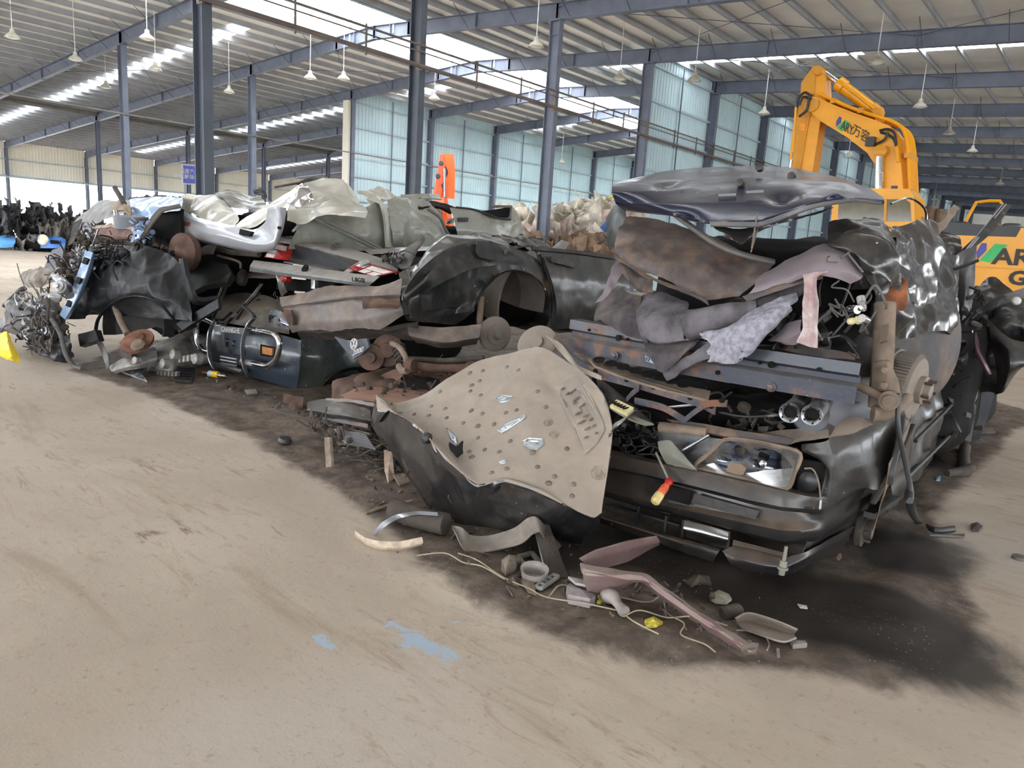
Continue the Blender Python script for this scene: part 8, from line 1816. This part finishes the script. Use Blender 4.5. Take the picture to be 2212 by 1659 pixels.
for i, pts in enumerate(([(900, 1205), (960, 1212), (1000, 1225), (1040, 1240), (1090, 1262)], [(990, 1200), (1030, 1228), (1085, 1255), (1140, 1290), (1180, 1298), (1260, 1330), (1330, 1340)], [(1185, 1298), (1210, 1285), (1260, 1282), (1330, 1312), (1400, 1315), (1432, 1300)],
                         [(1345, 1352), (1380, 1345), (1440, 1352), (1500, 1356), (1570, 1358)], [(1432, 1296), (1430, 1310), (1440, 1340), (1475, 1370), (1470, 1385), (1520, 1408), (1545, 1415)], [(1590, 1368), (1640, 1380), (1660, 1395), (1655, 1420)], [(1350, 1350), (1370, 1380), (1420, 1392)])):
    z = [.012+.02*(k % 2) for k in range(len(pts))]
    mb = MB().tube(cr([lay(a, b, z[k]) for k, (a, b) in enumerate(pts)], 7), .0035, 5)
    tag(mb.build('loose_wire', plain('wire_cream', srgb(150, 140, 116), .6), None, True), ['thin wire at the foot of the bonnet, uppermost of the loose wires', 'long cream wire from the bonnet foot past the lilac block', 'looped wire running up to the long mauve beam', 'cream wire crossing beneath the long beam', 'wire hanging off the beam and down to the floor', 'short curved wire right of the beam end', 'short wire beside the flat yellow packet'][i], 'wire')
OV = sheet('oval_plate', [[zt(1590, 1338, .05), zt(1620, 1326, .06), zt(1680, 1344, .06), zt(1722, 1362, .05)], [zt(1592, 1344, .015), zt(1622, 1342, .02), zt(1676, 1358, .02), zt(1716, 1370, .015)], [zt(1604, 1356, .04), zt(1640, 1368, .05), zt(1690, 1384, .05), zt(1720, 1376, .04)]], plain('plate_greybrown', srgb(128, 118, 108), .6, 0, .15, 12, grime=.4), None, res=.012, th=.008, crump=.004, sharp=0)
tag(OV, 'grey oval dish-shaped plate on the oily floor', 'plate')
tag(MB().lathe(lay(1578, 1334, .03), (.5, .8, .1), [(.025, -.05), (.03, -.04), (.03, .04), (.02, .05), (.001, .05)], 14).build('small_canister', M_DIRTYD, None, True), 'small dusty canister beside the oval plate', 'canister')
M_CH = plain('chip_pale', srgb(156, 150, 136), .7, 0, .15, 20, bump=.3)
slab('pale_fragment', [(1532, 1292), (1552, 1282), (1574, 1290), (1580, 1300), (1568, 1308), (1545, 1306), (1536, 1300)], .012, M_CH, 'pale flat fragment on the dark floor above the oval plate', 'fragment', crump=.01)
slab('grey_chip', [(1706, 1392), (1738, 1396), (1742, 1404), (1712, 1404)], .02, plain('chip_grey', srgb(130, 124, 118), .7, 0, .1, 20), 'grey chip below the oval plate', 'fragment')
slab('white_chip', [(1722, 1308), (1742, 1312), (1744, 1318), (1728, 1316)], .006, M_WHITEP, 'small white chip right of the pale fragment', 'fragment')
slab('brown_flake', [(1478, 1262), (1500, 1254), (1530, 1260), (1536, 1272), (1510, 1268), (1492, 1274)], .012, M_DIRTYD, 'curled brown flake under the sedan bumper', 'fragment', crump=.03)
slab('black_scrap', [(2096, 1138), (2110, 1134), (2122, 1142), (2114, 1150), (2098, 1150)], .015, M_PLASTIC, 'black scrap on the floor right of the rubber seal', 'fragment')
tag(MB().lathe(lay(2201, 1208, 0), (0, 0, 1), [(.035, 0), (.037, .01), (.035, .02), (.001, .021)], 18).build('rubber_puck', M_RUBBERG, None, True), 'round grey rubber puck at the right edge', 'puck')
slab('blue_chip', [(2020, 1036), (2030, 1034), (2030, 1042), (2022, 1042)], .008, plain('chip_blue', srgb(130, 180, 214), .5), 'tiny pale blue chip left of the pipe elbow', 'fragment')
slab('thin_slat', [(2010, 1156), (2084, 1158), (2082, 1163), (2008, 1161)], .01, M_RUBBERG, 'thin dark slat just below the end of the rubber seal', 'slat')  # thin loose slat
slab('black_strip', [(2108, 930), (2142, 930), (2150, 938), (2112, 940)], .02, M_PLASTIC, 'flat black strip on the floor at far right', 'fragment')
tag(MB().lathe(lay(615, 962, .02), (.2, .1, 1), [(.03, -.02), (.05, 0), (.045, .025), (.001, .03)], 14).build('rubber_lump', M_RUBBER, None, True), 'small black rubber lump alone on the floor left of the flattened pan', 'lump')
# left of the bonnet: stick, rod, cardboard
tag(prism('wooden_stake', [(700, 945, -5.2), (712, 945, -5.2), (716, 1008, -5.3), (704, 1010, -5.3)], (0, .02, 0), plain('stake_wood', srgb(120, 106, 94), .9, 0, .2, 14, bump=.5)), 'short grey wooden stake upright left of the dimpled bonnet', 'stake')
tag(MB().tube([lay(590, 905, .05), PY(800, 938, -5.1)], .008, 6).build('iron_rod', M_DIRTYD, None, True), 'long thin iron rod lying left of the flattened pan', 'rod')
slab('cardboard_scrap', [(828, 1010), (846, 1018), (852, 1048), (838, 1058), (830, 1036)], .012, plain('card_pinkish', srgb(170, 148, 132), .8, 0, .15, 14), 'pinkish torn scrap by the left edge of the dimpled bonnet', 'scrap', lift=[.08, .09, .0, 0, .03])
slab('bent_scrap', [(848, 1048), (880, 1044), (896, 1056), (862, 1064)], .01, M_DIRTY, 'bent grey scrap below the pinkish scrap', 'scrap', lift=[.03, .02, 0, 0])
RSM = np.random.RandomState(91)
mb = MB()
LINE = [PZ(a, b, 0)[:2] for a, b in ((420, 830), (560, 860), (660, 910), (740, 970), (830, 1050), (900, 1130), (1000, 1195), (1120, 1250), (1250, 1290), (1420, 1330), (1560, 1380))]
for i in range(520):
    k = RSM.randint(len(LINE)-1); t = RSM.rand(); p = LINE[k]*(1-t)+LINE[k+1]*t
    x, y = p+RSM.randn(2)*np.array([.16, .14])+np.array([.03, .1])
    s_ = .008+.035*RSM.rand()**3; q_ = np.linalg.qr(RSM.randn(3, 3)*np.array([1, 1, .25]))[0]
    mb.box((x, y, ground_z(x, y)+s_*.25), s_*.8*(.2+RSM.rand(3))*np.array([1, .7, .12]), q_)
o = mb.build('floor_debris', plain('debris_mixed', srgb(92, 82, 74), .85, 0, .45, 30)); tag(o, 'fine dirt and small shards strewn along the foot of the wrecks', 'debris', kind='stuff')
mb = MB()
for i in range(420):
    a, b = 700+RSM.rand()*160, 910+RSM.rand()*110
    if b > 905+(a-690)*.85+RSM.rand()*50 or b < 890+(a-690)*.25: continue
    p = lay(a, b, .01+.03*RSM.rand()); d_ = RSM.randn(3)*np.array([1, 1, .25]); d_ /= np.linalg.norm(d_)
    mb.bar(p, p+d_*(.05+.16*RSM.rand()), .008+.02*RSM.rand(), .004)
o = mb.build('splinter_pile', plain('splinter_grey', srgb(104, 94, 86), .85, 0, .4, 25)); tag(o, 'pile of grey splinters and laths left of the dimpled bonnet', 'debris', kind='stuff')
# bottle, grille piece, yellow bag
BT = thing('soda_bottle', lay(465, 822), 'plastic soda bottle with red cap and yellow label lying left of the van', 'bottle')
ba = lay(490, 825, .032); bb = lay(437, 819, .032); ax = (bb-ba)/np.linalg.norm(bb-ba); L = np.linalg.norm(bb-ba)
MB().lathe(ba, ax, [(.001, 0), (.028, .005), (.032, .03), (.032, L*.62), (.026, L*.74), (.014, L*.86), (.013, L*.93)], 18).build('bottle_body', glass('bottle_clear', (.55, .5, .4), .05, .45), BT, True)
MB().lathe(ba, ax, [(.0335, L*.34), (.0338, L*.36), (.0338, L*.58), (.033, L*.60)], 18).build('bottle_label', plain('label_yellow', srgb(226, 186, 50), .4, 0, .2, 40), BT, True)
MB().lathe(ba, ax, [(.0342, L*.58), (.0342, L*.70), (.028, L*.74)], 18).build('label_band', plain('label_blue', srgb(176, 196, 226), .4), BT, True)
MB().lathe(ba, ax, [(.015, L*.91), (.0155, L*.92), (.0155, L*1.0), (.001, L*1.0)], 14).build('bottle_cap', M_RED, BT, True)
GP = thing('grille_piece', lay(398, 826), 'black slatted plastic grille piece on the floor left of the bottle', 'grille')
g0, g1, g2, g3 = lay(376, 834, .02), lay(412, 838, .02), lay(420, 818, .08), lay(386, 814, .08)
prism('backing', [g0, g1, g2, g3], (0, .02, -.015), M_PLASTIC, GP)
many('slat', [prism_vf([g0+(g3-g0)*t, g1+(g2-g1)*t, g1+(g2-g1)*(t+.09), g0+(g3-g0)*(t+.09)], (0, -.01, .012)) for t in np.linspace(.0, .88, 6)], M_PLASTIC, GP)
YB = sheet('plastic_bag', [[(-6, 728, 6.9, 'd'), (14, 716, 6.9, 'd'), (20, 726, 6.9, 'd')], [(-8, 750, 6.8, 'd'), (18, 745, 6.7, 'd'), (38, 762, 6.8, 'd')], [(-4, 768, 6.8, 'd'), (20, 768, 6.7, 'd'), (44, 778, 6.8, 'd')], [(8, 776, 6.8, 'd'), (28, 782, 6.75, 'd'), (42, 785, 6.8, 'd')]], plain('bag_yellow', srgb(240, 206, 56), .4, 0, .1, 9), None, res=.015, th=.008, crump=.03, freq=6, seed=4)
tag(YB, 'crumpled yellow plastic bag hanging from the torn engine end', 'bag')
slab('tan_chip', [(528, 846), (552, 844), (556, 852), (534, 856)], .015, M_CH, 'small tan chip in front of the bull bar van', 'fragment')
# screwdriver stuck in the sedan's bumper
SD = thing('screwdriver', PY(1428, 1060, yb-.06), 'screwdriver with red and yellow handle stuck into the sedan bumper', 'screwdriver')
h0, h1, h2 = PY(1446, 1040, yb-.10), PY(1413, 1086, yb-.22), PY(1417, 978, yb-.02)
ax = (h1-h0)/np.linalg.norm(h1-h0); L = np.linalg.norm(h1-h0)
M_SDY = plain('handle_yellow_dirty', srgb(196, 178, 116), .5, 0, .15, 30)
MB().lathe(h0, ax, [(.001, -.012), (.018, -.01), (.022, .0), (.022, .012), (.016, .022), (.016, .03)], 12).build('collar', M_RED, SD, True)
MB().lathe(h0, ax, [(.016, .026), (.022, .045), (.023, L*.60), (.022, L*.62)], 8).build('grip', plain('handle_red_yellow', srgb(196, 84, 48), .4, 0, .35, 26), SD, True)
MB().lathe(h0, ax, [(.0225, L*.58), (.025, L*.66), (.026, L*.92), (.02, L*1.0), (.001, L*1.02)], 8).build('handle_end', M_SDY, SD, True)
V_, F_ = tube_vf([h0, h0+(h2-h0)*.6, h2], .006, 8); link('blade', V_, F_, plain('blade_steel', srgb(176, 172, 150), .4, .6, .1, 20), SD, True)
